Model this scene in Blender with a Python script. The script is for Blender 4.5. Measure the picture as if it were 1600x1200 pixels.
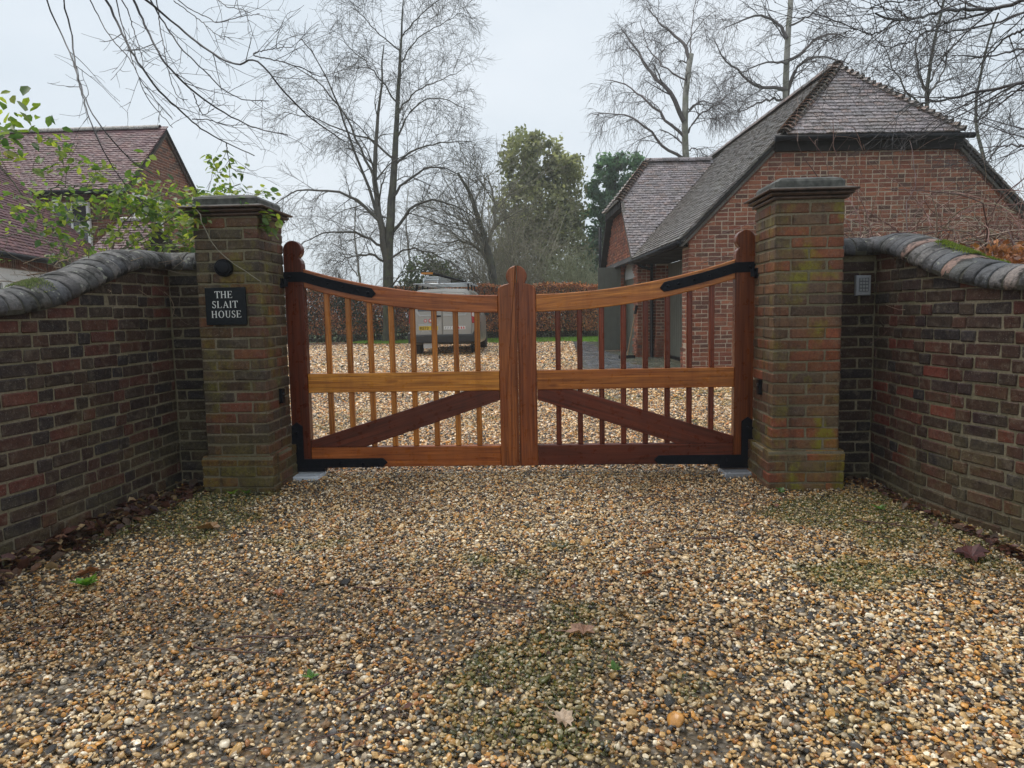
import bpy, bmesh, math, random
import numpy as np
from math import sin, cos, pi, sqrt, atan2, radians, tan
from mathutils import Vector, Matrix

random.seed(7)
rng = np.random.default_rng(7)
S = bpy.context.scene
COL = S.collection
for o in list(bpy.data.objects):
    bpy.data.objects.remove(o)

# ------------------------------------------------------------------ camera
cam_d = bpy.data.cameras.new('camera')
cam = bpy.data.objects.new('camera', cam_d)
COL.objects.link(cam)
cam_d.sensor_width = 36.0
cam_d.lens = 36.0 * 1103.0 / 1600.0
cam_d.clip_start = 0.05
cam_d.clip_end = 600.0
YAW, PIT, ROL = -0.0455, -0.1, -0.0193
f_ = Vector((sin(YAW) * cos(PIT), cos(YAW) * cos(PIT), sin(PIT)))
r_ = Vector((cos(YAW), -sin(YAW), 0.0))
u_ = r_.cross(f_)
rr = r_ * cos(ROL) + u_ * sin(ROL)
uu = u_ * cos(ROL) - r_ * sin(ROL)
cam.matrix_world = Matrix(((rr.x, uu.x, -f_.x, 0.193), (rr.y, uu.y, -f_.y, -5.265),
                           (rr.z, uu.z, -f_.z, 1.216), (0, 0, 0, 1)))
S.camera = cam

# ------------------------------------------------------------------ world, sun, exposure
SUN_EL, SUN_AZ = radians(64), radians(-55)      # soft light from the upper left, behind thick cloud
w = bpy.data.worlds.new('World')
S.world = w
w.use_nodes = True
nt = w.node_tree
nt.nodes.clear()
n_out = nt.nodes.new('ShaderNodeOutputWorld')
n_bg = nt.nodes.new('ShaderNodeBackground')
n_sky = nt.nodes.new('ShaderNodeTexSky')
n_sky.sky_type = 'NISHITA'
n_sky.sun_disc = False
n_sky.sun_elevation = SUN_EL
n_sky.sun_rotation = SUN_AZ
n_sky.air_density = 1.0
n_sky.dust_density = 3.0
n_tc = nt.nodes.new('ShaderNodeTexCoord')
n_map = nt.nodes.new('ShaderNodeMapping')
n_map.inputs['Scale'].default_value = (1.0, 1.0, 2.2)
n_no = nt.nodes.new('ShaderNodeTexNoise')
n_no.inputs['Scale'].default_value = 2.3
n_no.inputs['Detail'].default_value = 5.0
n_no.inputs['Roughness'].default_value = 0.5
n_rp = nt.nodes.new('ShaderNodeValToRGB')
n_rp.color_ramp.elements[0].position = 0.30
n_rp.color_ramp.elements[1].position = 0.72
n_rp.color_ramp.elements[0].color = (5.5, 6.2, 6.85, 1)   # thicker grey cloud
n_rp.color_ramp.elements[1].color = (7.0, 7.45, 7.9, 1)      # brighter white cloud
n_mx = nt.nodes.new('ShaderNodeMixRGB')
n_mx.inputs['Fac'].default_value = 0.93
lk = nt.links.new
lk(n_tc.outputs['Generated'], n_map.inputs['Vector'])
lk(n_map.outputs['Vector'], n_no.inputs['Vector'])
lk(n_no.outputs['Fac'], n_rp.inputs['Fac'])
lk(n_sky.outputs['Color'], n_mx.inputs['Color1'])
lk(n_rp.outputs['Color'], n_mx.inputs['Color2'])
lk(n_mx.outputs['Color'], n_bg.inputs['Color'])
n_bg.inputs['Strength'].default_value = 0.096
lk(n_bg.outputs['Background'], n_out.inputs['Surface'])

sun_d = bpy.data.lights.new('sun', 'SUN')
sun = bpy.data.objects.new('sun', sun_d)
COL.objects.link(sun)
sun_d.energy = 1.5
sun_d.angle = radians(35)
sun_d.color = (1.0, 0.97, 0.92)
sun.location = (-10, -3, 20)
sd = Vector((sin(SUN_AZ) * cos(SUN_EL), cos(SUN_AZ) * cos(SUN_EL), sin(SUN_EL)))
sun.rotation_euler = (-sd).to_track_quat('-Z', 'Y').to_euler()

S.render.engine = 'CYCLES'
S.view_settings.view_transform = 'Standard'
S.view_settings.look = 'None'
S.view_settings.exposure = 0.44
S.view_settings.gamma = 1.0
S.view_settings.use_curve_mapping = False
S.cycles.max_bounces = 6
S.cycles.diffuse_bounces = 3
S.cycles.glossy_bounces = 3
S.cycles.transmission_bounces = 3
S.cycles.volume_bounces = 2
S.cycles.use_adaptive_sampling = True
S.cycles.adaptive_threshold = 0.012

# ------------------------------------------------------------------ helpers
def gz(y):
    return 0.008 * max(0.0, min(y, 30.0))

def gza(y):
    return 0.008 * np.clip(y, 0.0, 30.0)

def tag(o, label=None, cat=None, group=None, kind=None):
    if label: o['label'] = label
    if cat: o['category'] = cat
    if group: o['group'] = group
    if kind: o['kind'] = kind
    return o

def thing(name, label, cat, loc=(0, 0, 0), group=None):
    o = bpy.data.objects.new(name, None)
    o.empty_display_size = 0.2
    o.location = loc
    COL.objects.link(o)
    return tag(o, label, cat, group)

def adopt(o, parent):
    o.parent = parent
    o.matrix_parent_inverse = world_of(parent).inverted()

def world_of(o):
    m = Matrix.LocRotScale(o.location, o.rotation_euler, o.scale)
    if o.parent is not None:
        m = world_of(o.parent) @ o.matrix_parent_inverse @ m
    return m

class MB:
    """collects shapes; build() links them as ONE mesh object"""
    def __init__(self):
        self.v, self.f, self.c, self.g = [], [], [], []
    def add(self, verts, faces, col=(1, 1, 1), g=None):
        b = len(self.v)
        self.v.extend([tuple(p) for p in verts])
        self.f.extend([tuple(i + b for i in f) for f in faces])
        self.c.extend([col] * len(verts))
        self.g.extend(g if g is not None else [tuple(p) for p in verts])
    def box(self, x0, x1, y0, y1, z0, z1, M=None, **k):
        v = [Vector(p) for p in ((x0, y0, z0), (x1, y0, z0), (x1, y1, z0), (x0, y1, z0),
                                 (x0, y0, z1), (x1, y0, z1), (x1, y1, z1), (x0, y1, z1))]
        if M is not None: v = [M @ p for p in v]
        self.add(v, [(0, 3, 2, 1), (4, 5, 6, 7), (0, 1, 5, 4), (1, 2, 6, 5), (2, 3, 7, 6), (3, 0, 4, 7)], **k)
    def prism(self, poly, y0, y1, M=None, bev=0.0, **k):
        """polygon in (x, z) pushed from y0 to y1 (y0 < y1), bev rounds both rims a little"""
        n = len(poly)
        ar = sum(poly[i][0] * poly[(i + 1) % n][1] - poly[(i + 1) % n][0] * poly[i][1] for i in range(n))
        if ar < 0: poly = poly[::-1]
        rings = []
        if bev > 0:
            ins = []
            for i in range(n):
                a, b, c = Vector(poly[i - 1]), Vector(poly[i]), Vector(poly[(i + 1) % n])
                d1, d2 = (b - a), (c - b)
                if d1.length < 1e-9 or d2.length < 1e-9:
                    ins.append(poly[i]); continue
                d1.normalize(); d2.normalize()
                n1, n2 = Vector((-d1.y, d1.x)), Vector((-d2.y, d2.x))
                m = n1 + n2
                if m.length < 1e-6: m = n1
                m = m / max(0.35, (m.dot(n1)))
                ins.append((b.x + m.x * bev, b.y + m.y * bev))
            rings = [(ins, y0), (poly, y0 + bev), (poly, y1 - bev), (ins, y1)]
        else:
            rings = [(poly, y0), (poly, y1)]
        v, f = [], []
        for pl, y in rings: v += [Vector((p[0], y, p[1])) for p in pl]
        if M is not None: v = [M @ p for p in v]
        for j in range(len(rings) - 1):
            for i in range(n):
                a, b = j * n + i, j * n + (i + 1) % n
                f.append((a, a + n, b + n, b))
        L = (len(rings) - 1) * n
        f.append(tuple(range(n)))
        f.append(tuple(range(L + n - 1, L - 1, -1)))
        self.add(v, f, **k)
    def tube(self, pts, rad, sides=6, caps=True, **k):
        pts = [Vector(p) for p in pts]
        if not isinstance(rad, (list, tuple)): rad = [rad] * len(pts)
        v, f = [], []
        prev = None
        for i, p in enumerate(pts):
            t = (pts[min(i + 1, len(pts) - 1)] - pts[max(i - 1, 0)])
            t.normalize()
            if prev is None:
                a = Vector((0, 0, 1)) if abs(t.z) < 0.9 else Vector((1, 0, 0))
                prev = a.cross(t).normalized()
            prev = (prev - t * prev.dot(t)).normalized()
            q = t.cross(prev)
            for s in range(sides):
                an = 2 * pi * s / sides
                v.append(p + (prev * cos(an) + q * sin(an)) * rad[i])
        for i in range(len(pts) - 1):
            for s in range(sides):
                a, b = i * sides + s, i * sides + (s + 1) % sides
                f.append((a, b, b + sides, a + sides))
        if caps:
            f.append(tuple(range(sides - 1, -1, -1)))
            f.append(tuple(range((len(pts) - 1) * sides, len(pts) * sides)))
        self.add(v, f, **k)
    def lathe(self, prof, n=16, M=None, **k):
        """profile of (radius, z) turned about z"""
        v, f = [], []
        for (r, z) in prof:
            for s in range(n):
                a = 2 * pi * s / n
                v.append(Vector((r * cos(a), r * sin(a), z)))
        if M is not None: v = [M @ p for p in v]
        for i in range(len(prof) - 1):
            for s in range(n):
                a, b = i * n + s, i * n + (s + 1) % n
                f.append((a, b, b + n, a + n))
        f.append(tuple(range(n - 1, -1, -1)))
        f.append(tuple(range((len(prof) - 1) * n, len(prof) * n)))
        self.add(v, f, **k)
    def mesh(self, name, mat, smooth=False):
        me = bpy.data.meshes.new(name)
        me.from_pydata(self.v, [], self.f)
        if mat: me.materials.append(mat)
        a = me.attributes.new('Col', 'FLOAT_COLOR', 'POINT')
        a.data.foreach_set('color', np.c_[np.array(self.c, np.float32), np.ones(len(self.c), np.float32)].ravel())
        a = me.attributes.new('g', 'FLOAT_VECTOR', 'POINT')
        a.data.foreach_set('vector', np.array(self.g, np.float32).ravel())
        if smooth:
            me.polygons.foreach_set('use_smooth', [True] * len(me.polygons))
        me.update()
        return me
    def build(self, name, mat, parent=None, smooth=False, kind=None, label=None):
        o = bpy.data.objects.new(name, self.mesh(name, mat, smooth))
        COL.objects.link(o)
        if parent is not None: adopt(o, parent)
        if kind: o['kind'] = kind
        if label: o['label'] = label
        return o

def np_mesh(name, V, Fq, mat, parent=None, cols=None, kind=None, smooth=False):
    """big mesh from arrays: V (n,3), Fq (m,k) all faces with k corners; cols (n,3)"""
    me = bpy.data.meshes.new(name)
    V = np.asarray(V, np.float32); Fq = np.asarray(Fq, np.int32)
    k = Fq.shape[1]
    me.vertices.add(len(V)); me.vertices.foreach_set('co', V.ravel())
    me.loops.add(Fq.size); me.loops.foreach_set('vertex_index', Fq.ravel())
    me.polygons.add(len(Fq))
    me.polygons.foreach_set('loop_start', np.arange(0, Fq.size, k, dtype=np.int32))
    if smooth: me.polygons.foreach_set('use_smooth', np.ones(len(Fq), bool))
    if cols is not None:
        a = me.attributes.new('Col', 'FLOAT_COLOR', 'POINT')
        a.data.foreach_set('color', np.c_[np.asarray(cols, np.float32), np.ones(len(V), np.float32)].ravel())
    me.materials.append(mat)
    me.update(calc_edges=True)
    o = bpy.data.objects.new(name, me)
    COL.objects.link(o)
    if parent is not None: adopt(o, parent)
    if kind: o['kind'] = kind
    return o

# ------------------------------------------------------------------ materials
class NG:
    def __init__(self, name):
        self.m = bpy.data.materials.new(name)
        self.m.use_nodes = True
        self.t = self.m.node_tree
        self.t.nodes.clear()
        self.out = self.t.nodes.new('ShaderNodeOutputMaterial')
        self.b = self.t.nodes.new('ShaderNodeBsdfPrincipled')
        self.t.links.new(self.b.outputs[0], self.out.inputs[0])
    def set(self, sock, v):
        if isinstance(v, bpy.types.NodeSocket): self.t.links.new(v, sock)
        elif isinstance(v, (tuple, list)) and len(v) == 3 and sock.type == 'RGBA': sock.default_value = (*v, 1)
        else: sock.default_value = v
    def noise(self, vec, scale, detail=4, rough=0.55, dist=0.0):
        x = self.t.nodes.new('ShaderNodeTexNoise')
        x.inputs['Scale'].default_value = scale
        x.inputs['Detail'].default_value = detail
        x.inputs['Roughness'].default_value = rough
        x.inputs['Distortion'].default_value = dist
        if vec is not None: self.t.links.new(vec, x.inputs['Vector'])
        return x.outputs['Fac']
    def rng(self, v, a, b, c=0.0, d=1.0):
        x = self.t.nodes.new('ShaderNodeMapRange')
        self.set(x.inputs[0], v)
        for i, q in enumerate((a, b, c, d)): self.set(x.inputs[i + 1], q)
        return x.outputs[0]
    def math(self, op, a, b=0.0):
        x = self.t.nodes.new('ShaderNodeMath'); x.operation = op
        self.set(x.inputs[0], a); self.set(x.inputs[1], b)
        return x.outputs[0]
    def mix(self, fac, a, b, typ='MIX'):
        x = self.t.nodes.new('ShaderNodeMixRGB'); x.blend_type = typ
        self.set(x.inputs[0], fac); self.set(x.inputs[1], a); self.set(x.inputs[2], b)
        return x.outputs[0]
    def pos(self):
        return self.t.nodes.new('ShaderNodeNewGeometry').outputs['Position']
    def objco(self):
        return self.t.nodes.new('ShaderNodeTexCoord').outputs['Object']
    def mapping(self, vec, scale=(1, 1, 1), loc=(0, 0, 0)):
        x = self.t.nodes.new('ShaderNodeMapping')
        self.set(x.inputs['Vector'], vec)
        x.inputs['Scale'].default_value = scale
        self.set(x.inputs['Location'], loc)
        return x.outputs[0]
    def attr(self, name, typ='GEOMETRY'):
        x = self.t.nodes.new('ShaderNodeAttribute'); x.attribute_name = name; x.attribute_type = typ
        return x
    def info(self):
        return self.t.nodes.new('ShaderNodeObjectInfo')
    def sep(self, v):
        x = self.t.nodes.new('ShaderNodeSeparateXYZ'); self.set(x.inputs[0], v)
        return x.outputs
    def bump(self, h, strength=0.3, dist=0.01):
        x = self.t.nodes.new('ShaderNodeBump')
        x.inputs['Strength'].default_value = strength
        x.inputs['Distance'].default_value = dist
        self.set(x.inputs['Height'], h)
        self.t.links.new(x.outputs[0], self.b.inputs['Normal'])
    def fin(self, col=None, rough=None, spec=None, metal=None):
        if col is not None: self.set(self.b.inputs['Base Color'], col)
        if rough is not None: self.set(self.b.inputs['Roughness'], rough)
        if spec is not None: self.set(self.b.inputs['Specular IOR Level'], spec)
        if metal is not None: self.set(self.b.inputs['Metallic'], metal)
        return self.m

def plain(name, col, rough=0.5, metal=0.0, var=0.25, scale=30.0, bump=0.15, spec=0.5):
    g = NG(name)
    p = g.pos()
    n = g.noise(p, scale)
    n2 = g.noise(p, scale * 0.13, 3)
    c = g.mix(g.rng(n, 0.3, 0.7), tuple(x * (1 - var) for x in col), tuple(min(1, x * (1 + var)) for x in col))
    c = g.mix(g.rng(n2, 0.35, 0.7, 0, 0.5), c, tuple(x * (1 - var) for x in col))
    if bump: g.bump(n, bump, 0.004)
    return g.fin(c, g.rng(n2, 0.3, 0.7, rough * 0.8, min(1, rough * 1.2)), spec, metal)

def brick_mat(name, src, algae=(0.10, 0.105, 0.025), algae_low=0.6, algae_amt=0.5, streak=0.0, rough=0.55, sootk=0.0, patchy=0.0, smear=0.35, smearc=(0.19, 0.16, 0.115), spk=160, spa=0.3, spec=0.2, dks=15, dkr=(0.55, 0.68, 0.65), dkc=None):
    """src: 'object' reads the object colour of single bricks, 'attr' the vertex colour of joined ones"""
    g = NG(name)
    p = g.pos()
    base = g.info().outputs['Color'] if src == 'object' else g.attr('Col').outputs['Color']
    n = g.noise(p, 55, 6, 0.65)
    n2 = g.noise(p, 9, 4, 0.6)
    n3 = g.noise(p, 2.2, 4, 0.6)
    c = g.mix(g.rng(n, 0.3, 0.75), g.mix(1.0, base, (0.60, 0.58, 0.60), 'MULTIPLY'), g.mix(1.0, base, (1.25, 1.18, 1.12), 'MULTIPLY'))
    c = g.mix(g.rng(n2, 0.45, 0.75, 0, 0.55), c, g.mix(1.0, base, (0.55, 0.55, 0.62), 'MULTIPLY'))
    soot = g.noise(g.mapping(p, (1.6, 1.6, 0.8)), 1.1, 5, 0.62)
    c = g.mix(g.rng(soot, 0.44, 0.66, 0, sootk), c, g.mix(1.0, base, (0.34, 0.34, 0.37), 'MULTIPLY'))
    z = g.sep(p)[2]
    low = g.rng(z, algae_low, algae_low - 0.75, 0.0, 1.0)
    am = g.math('MULTIPLY', g.math('ADD', low, 0.16), g.rng(n3, 0.44, 0.64))
    am = g.math('MULTIPLY', g.math('MULTIPLY', am, g.rng(n, 0.25, 0.6)), algae_amt)
    if patchy:
        pn = g.noise(g.mapping(p, (1, 1, 0.7), (3.1, 0.7, 1.3)), 4.5, 4, 0.6)
        xx = g.sep(p)[0]
        foot_ = g.math('MULTIPLY', g.math('MULTIPLY', g.rng(xx, 1.95, 2.2), g.rng(g.sep(p)[2], 0.50, 0.05)), g.math('MULTIPLY', g.rng(pn, 0.34, 0.50), g.rng(n, 0.2, 0.5)))
        am = g.math('MAXIMUM', am, foot_)
        am = g.math('MAXIMUM', am, g.math('MULTIPLY', g.math('MULTIPLY', g.rng(pn, 0.50, 0.66), g.rng(xx, 1.72, 1.9, 0.45, 1.0)), g.math('MULTIPLY', g.rng(n, 0.2, 0.6), patchy)))
    c = g.mix(g.math('MINIMUM', am, 0.85), c, algae)
    if streak:
        st = g.noise(g.mapping(p, (14, 14, 0.9)), 1.0, 4, 0.6)
        c = g.mix(g.rng(st, 0.50, 0.72, 0, streak), c, (0.02, 0.018, 0.016))
    ms = g.noise(p, 24, 6, 0.7, 0.4)
    c = g.mix(g.math('MULTIPLY', g.rng(ms, 0.52, 0.66), smear), c, smearc)
    dk = g.noise(g.mapping(p, (1, 1, 1.6), (7.7, 2.2, 5.1)), dks, 5, 0.7)
    c = g.mix(g.rng(dk, dkr[0], dkr[1], 0, dkr[2]), c, dkc or g.mix(1.0, c, (0.35, 0.33, 0.33), 'MULTIPLY'))
    sp = g.noise(p, spk, 3, 0.6)
    c = g.mix(g.rng(sp, 0.62, 0.70, 0, spa), c, (0.5, 0.48, 0.45))
    g.bump(g.math('ADD', g.math('MULTIPLY', n, 0.7), g.math('MULTIPLY', sp, 0.35)), 0.55, 0.006)
    return g.fin(c, g.rng(n2, 0.3, 0.7, rough * 0.75, rough * 1.3), spec)

def coping_mat():
    g = NG('blue_grey_coping_brick')
    p = g.pos()
    base = g.info().outputs['Color']
    n = g.noise(p, 60, 6, 0.65); n2 = g.noise(p, 11, 5, 0.65); n3 = g.noise(p, 5.5, 4, 0.6); n4 = g.noise(g.mapping(p, (1, 1, 1), (4.2, 1.1, 0)), 17, 4, 0.6)
    c = g.mix(g.rng(n, 0.3, 0.72), g.mix(1.0, base, (0.6, 0.6, 0.62), 'MULTIPLY'), g.mix(1.0, base, (1.45, 1.42, 1.38), 'MULTIPLY'))
    c = g.mix(g.rng(n3, 0.50, 0.62, 0, 0.4), c, (0.11, 0.107, 0.085))
    c = g.mix(g.rng(n2, 0.50, 0.58, 0, 0.85), c, (0.014, 0.013, 0.012))
    c = g.mix(g.rng(n4, 0.63, 0.67, 0, 0.6), c, (0.36, 0.37, 0.29))
    g.bump(g.math('ADD', n, g.math('MULTIPLY', n2, 1.2)), 0.8, 0.008)
    return g.fin(c, g.rng(n2, 0.3, 0.7, 0.36, 0.7), 0.3)

def mortar_mat(name, col, algae_amt=0.6):
    g = NG(name)
    p = g.pos()
    n = g.noise(p, 70, 5, 0.7); n3 = g.noise(p, 2.5, 4)
    c = g.mix(g.rng(n, 0.3, 0.7), tuple(x * 0.6 for x in col), tuple(x * 1.25 for x in col))
    c = g.mix(g.rng(n3, 0.4, 0.7, 0, algae_amt), c, (0.075, 0.08, 0.03))
    g.bump(n, 0.6, 0.006)
    return g.fin(c, 0.8, 0.15)

def wood_mat():
    g = NG('varnished_hardwood')
    gv = g.attr('g').outputs['Vector']
    base = g.attr('Col').outputs['Color']
    gr = g.noise(g.mapping(gv, (1.1, 34, 34)), 1.6, 7, 0.66, 0.5)
    fine = g.noise(g.mapping(gv, (5, 190, 190)), 1.0, 4, 0.6)
    big = g.noise(g.mapping(gv, (0.9, 7, 7)), 1.5, 3, 0.6, 0.6)
    c = g.mix(g.rng(gr, 0.33, 0.68), g.mix(1.0, base, (0.28, 0.20, 0.16), 'MULTIPLY'), g.mix(1.0, base, (1.2, 1.25, 1.25), 'MULTIPLY'))
    kn = g.noise(g.mapping(gv, (2.2, 6.5, 6.5)), 1.3, 2, 0.5)
    c = g.mix(g.rng(kn, 0.68, 0.74, 0, 0.7), c, g.mix(1.0, base, (0.25, 0.17, 0.14), 'MULTIPLY'))
    stn = g.noise(g.mapping(g.pos(), (9, 9, 1.1)), 1.0, 4, 0.6)
    c = g.mix(g.rng(stn, 0.5, 0.7, 0, 0.45), c, g.mix(1.0, c, (0.5, 0.42, 0.4), 'MULTIPLY'))
    c = g.mix(g.rng(fine, 0.50, 0.72, 0, 0.7), c, g.mix(1.0, base, (0.38, 0.28, 0.22), 'MULTIPLY'))
    c = g.mix(g.rng(big, 0.45, 0.7, 0, 0.55), c, g.mix(1.0, base, (0.62, 0.45, 0.40), 'MULTIPLY'))
    wet = g.noise(g.pos(), 14, 5, 0.65)
    drop = g.noise(g.pos(), 150, 2, 0.5)
    g.bump(g.math('ADD', g.math('MULTIPLY', fine, 0.5), g.rng(drop, 0.62, 0.72, 0, 0.7)), 0.22, 0.002)
    m = g.fin(c, g.rng(wet, 0.35, 0.65, 0.22, 0.5), 0.3)
    g.set(g.b.inputs['Coat Weight'], g.rng(wet, 0.4, 0.65, 0.12, 0.45))
    g.set(g.b.inputs['Coat Roughness'], 0.16)
    return m

def attr_mat(name, rough=0.6, trans=0.0, spec=0.4, src='attr', nscale=25.0, lo=0.7, hi=1.25, bump=0.0):
    g = NG(name)
    base = g.attr('Col').outputs['Color'] if src == 'attr' else g.info().outputs['Color']
    n = g.noise(g.pos(), nscale, 4, 0.6)
    c = g.mix(g.rng(n, 0.3, 0.7), g.mix(1.0, base, (lo, lo, lo), 'MULTIPLY'), g.mix(1.0, base, (hi, hi, hi), 'MULTIPLY'))
    if bump: g.bump(n, bump, 0.01)
    m = g.fin(c, rough, spec)
    if trans:
        tr = g.t.nodes.new('ShaderNodeBsdfTranslucent')
        g.set(tr.inputs['Color'], g.mix(1.0, c, (1.5, 1.6, 0.9), 'MULTIPLY'))
        mx = g.t.nodes.new('ShaderNodeMixShader'); mx.inputs[0].default_value = trans
        g.t.links.new(g.b.outputs[0], mx.inputs[1]); g.t.links.new(tr.outputs[0], mx.inputs[2])
        g.t.links.new(mx.outputs[0], g.out.inputs[0])
    return m

def bark_mat(name, dark, light, scale=6.0, lichen=None):
    g = NG(name)
    p = g.pos()
    n = g.noise(g.mapping(p, (1, 1, 0.35)), scale, 5, 0.65)
    c = g.mix(g.rng(n, 0.35, 0.68), dark, light)
    if lichen:
        n2 = g.noise(p, scale * 0.6, 4)
        c = g.mix(g.rng(n2, 0.5, 0.68, 0, 0.75), c, lichen)
    g.bump(n, 0.5, 0.02)
    return g.fin(c, 0.65, 0.35)

M_BRK_WALL = brick_mat('dark_wall_brick', 'object', algae=(0.105, 0.086, 0.042), algae_low=0.85, algae_amt=1.0, sootk=0.75)
M_BRK_WALL_A = brick_mat('dark_wall_brick_joined', 'attr', algae=(0.105, 0.086, 0.042), algae_low=0.85, algae_amt=1.0, sootk=0.75)
M_BRK_PIER = brick_mat('pier_brick', 'object', algae=(0.20, 0.185, 0.014), algae_low=0.45, algae_amt=0.8, streak=0.8, sootk=0.5, patchy=1.25)
M_BRK_GAR = brick_mat('red_brick', 'object', algae=(0.12, 0.11, 0.05), algae_low=0.4, algae_amt=0.35, smear=0.22, smearc=(0.42, 0.33, 0.25))
M_BRK_GAR_A = brick_mat('red_brick_joined', 'attr', algae=(0.12, 0.11, 0.05), algae_low=0.4, algae_amt=0.35, smear=0.22, smearc=(0.42, 0.33, 0.25))
M_MORTAR = mortar_mat('old_mortar', (0.225, 0.19, 0.13), 0.55)
M_MORTAR_G = mortar_mat('pale_mortar', (0.50, 0.40, 0.31), 0.2)
M_COPING = coping_mat()
M_WOOD = wood_mat()
M_IRON = plain('black_iron', (0.007, 0.0085, 0.013), 0.5, 0.0, 0.4, 40, 0.2, 0.12)
M_BLACK = plain('black_plastic', (0.007, 0.0075, 0.01), 0.42, 0.0, 0.3, 40, 0.05, 0.15)
M_BED = mortar_mat('dark_mortar', (0.07, 0.065, 0.055), 0.3)
M_SLATE = plain('slate', (0.008, 0.011, 0.014), 0.5, 0.0, 0.35, 60, 0.3, 0.2)
M_WHITE = plain('white_paint', (0.8, 0.8, 0.78), 0.5, 0.0, 0.06, 20, 0.05)
M_LETTER = plain('white_lettering', (0.75, 0.75, 0.72), 0.6, 0.0, 0.1, 90, 0.0)
M_STEEL = plain('galvanised_steel', (0.55, 0.58, 0.60), 0.35, 0.85, 0.15, 25, 0.1)
M_PLATE = plain('pale_zinc_plate', (0.62, 0.66, 0.70), 0.4, 0.0, 0.1, 25, 0.1)
M_GREY = plain('grey_metal', (0.34, 0.35, 0.37), 0.4, 0.3, 0.15, 60, 0.1)
M_TIMBER = plain('black_stained_timber', (0.014, 0.012, 0.011), 0.6, 0, 0.4, 20, 0.3, 0.15)
M_DOOR = plain('grey_green_paint', (0.115, 0.122, 0.10), 0.5, 0, 0.15, 6, 0.1)
M_STONE = plain('weathered_capstone', (0.085, 0.083, 0.072), 0.6, 0, 0.65, 22, 0.6, 0.35)
M_CREASE = plain('clay_creasing_tile', (0.085, 0.052, 0.038), 0.5, 0, 0.6, 20, 0.6, 0.35)
M_TILE = brick_mat('clay_roof_tile', 'object', algae=(0.10, 0.095, 0.04), algae_low=-5, algae_amt=2.2, rough=0.34, smear=0.5, smearc=(0.50, 0.48, 0.49), spk=38, spa=0.6, spec=0.5, dks=26, dkr=(0.50, 0.57, 0.88), dkc=(0.035, 0.030, 0.026))
M_TILE_H = brick_mat('house_roof_tile', 'attr', algae=(0.10, 0.095, 0.04), algae_low=-5, algae_amt=1.2, rough=0.52, smear=0.08, smearc=(0.34, 0.27, 0.28), spk=38, spa=0.12, spec=0.22)
M_TILE_HO = brick_mat('house_roof_tile_single', 'object', algae=(0.10, 0.095, 0.04), algae_low=-5, algae_amt=1.2, rough=0.52, smear=0.08, smearc=(0.34, 0.27, 0.28), spk=38, spa=0.12, spec=0.22)
M_TILE_A = brick_mat('clay_roof_tile_joined', 'attr', algae=(0.10, 0.095, 0.04), algae_low=-5, algae_amt=2.2, rough=0.34, smear=0.5, smearc=(0.50, 0.48, 0.49), spk=38, spa=0.6, spec=0.5, dks=26, dkr=(0.50, 0.57, 0.88), dkc=(0.035, 0.030, 0.026))
M_ROOFBED = plain('roof_battens', (0.02, 0.017, 0.016), 0.8, 0, 0.3, 20, 0.2)
M_TWIG = attr_mat('twig_bark', 0.55, 0, 0.4, nscale=18)
M_LEAF = attr_mat('leaf', 0.38, 0.5, 0.5, nscale=40, lo=0.75, hi=1.25)
M_LEAF_O = attr_mat('leaf_single', 0.38, 0.5, 0.5, src='object', nscale=40, lo=0.75, hi=1.25)
M_DRY = attr_mat('dry_leaf', 0.5, 0.2, 0.4, nscale=60, lo=0.6, hi=1.3)
M_DRY_O = attr_mat('dry_leaf_single', 0.45, 0.1, 0.45, src='object', nscale=90, lo=0.55, hi=1.35)
M_BARK = bark_mat('wet_dark_bark', (0.035, 0.033, 0.027), (0.11, 0.105, 0.08), 7, (0.10, 0.115, 0.05))
M_BIRCH = bark_mat('birch_bark', (0.14, 0.13, 0.11), (0.48, 0.45, 0.40), 5, (0.22, 0.235, 0.15))
M_GLASS = plain('dark_window_glass', (0.03, 0.035, 0.04), 0.08, 0, 0.1, 3, 0.0, 0.8)
def tint(o, c):
    o.color = (c[0], c[1], c[2], 1.0)
    return o

def pick(pal, r=random, var=0.15):
    c = r.choice(pal)
    k = 1 + r.uniform(-var, var)
    return tuple(x * k for x in c)

# ================================================================== bricks
_bm_cache = {}
def brick_mesh(L, H, D, mat, var, bev=0.0062, jit=0.0022):
    key = (round(L, 3), round(H, 3), round(D, 3), mat.name, var)
    if key in _bm_cache: return _bm_cache[key]
    r = random.Random(hash(key[:3]) % 10007 + var * 31)
    bm = bmesh.new()
    bmesh.ops.create_cube(bm, size=1.0)
    for v in bm.verts:
        v.co = Vector((v.co.x * L, (v.co.y + 0.5) * D, v.co.z * H))
        v.co += Vector((r.uniform(-1, 1) * 0.0034, r.uniform(-1, 1) * 0.0028, r.uniform(-1, 1) * 0.0030))
    bmesh.ops.bevel(bm, geom=bm.edges[:], offset=bev, segments=1, affect='EDGES', profile=0.5)
    for v in bm.verts:
        v.co += Vector((r.uniform(-1, 1), r.uniform(-1, 1), r.uniform(-1, 1))) * jit
    me = bpy.data.meshes.new('brick')
    bm.to_mesh(me); bm.free()
    me.materials.append(mat)
    _bm_cache[key] = me
    return me

def put_piece(name, me, parent, pinv, M, col, kind=None):
    o = bpy.data.objects.new(name, me)
    COL.objects.link(o)
    o.parent = parent
    o.matrix_parent_inverse = pinv
    o.matrix_basis = M
    o.color = (*col, 1.0)
    return o

def joined(mb, me, M, col):
    mb.add([M @ v.co for v in me.vertices], [tuple(p.vertices) for p in me.polygons], col=col)

def frame_z(p, th):
    return Matrix.Translation(p) @ Matrix.Rotation(th, 4, 'Z')

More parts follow.
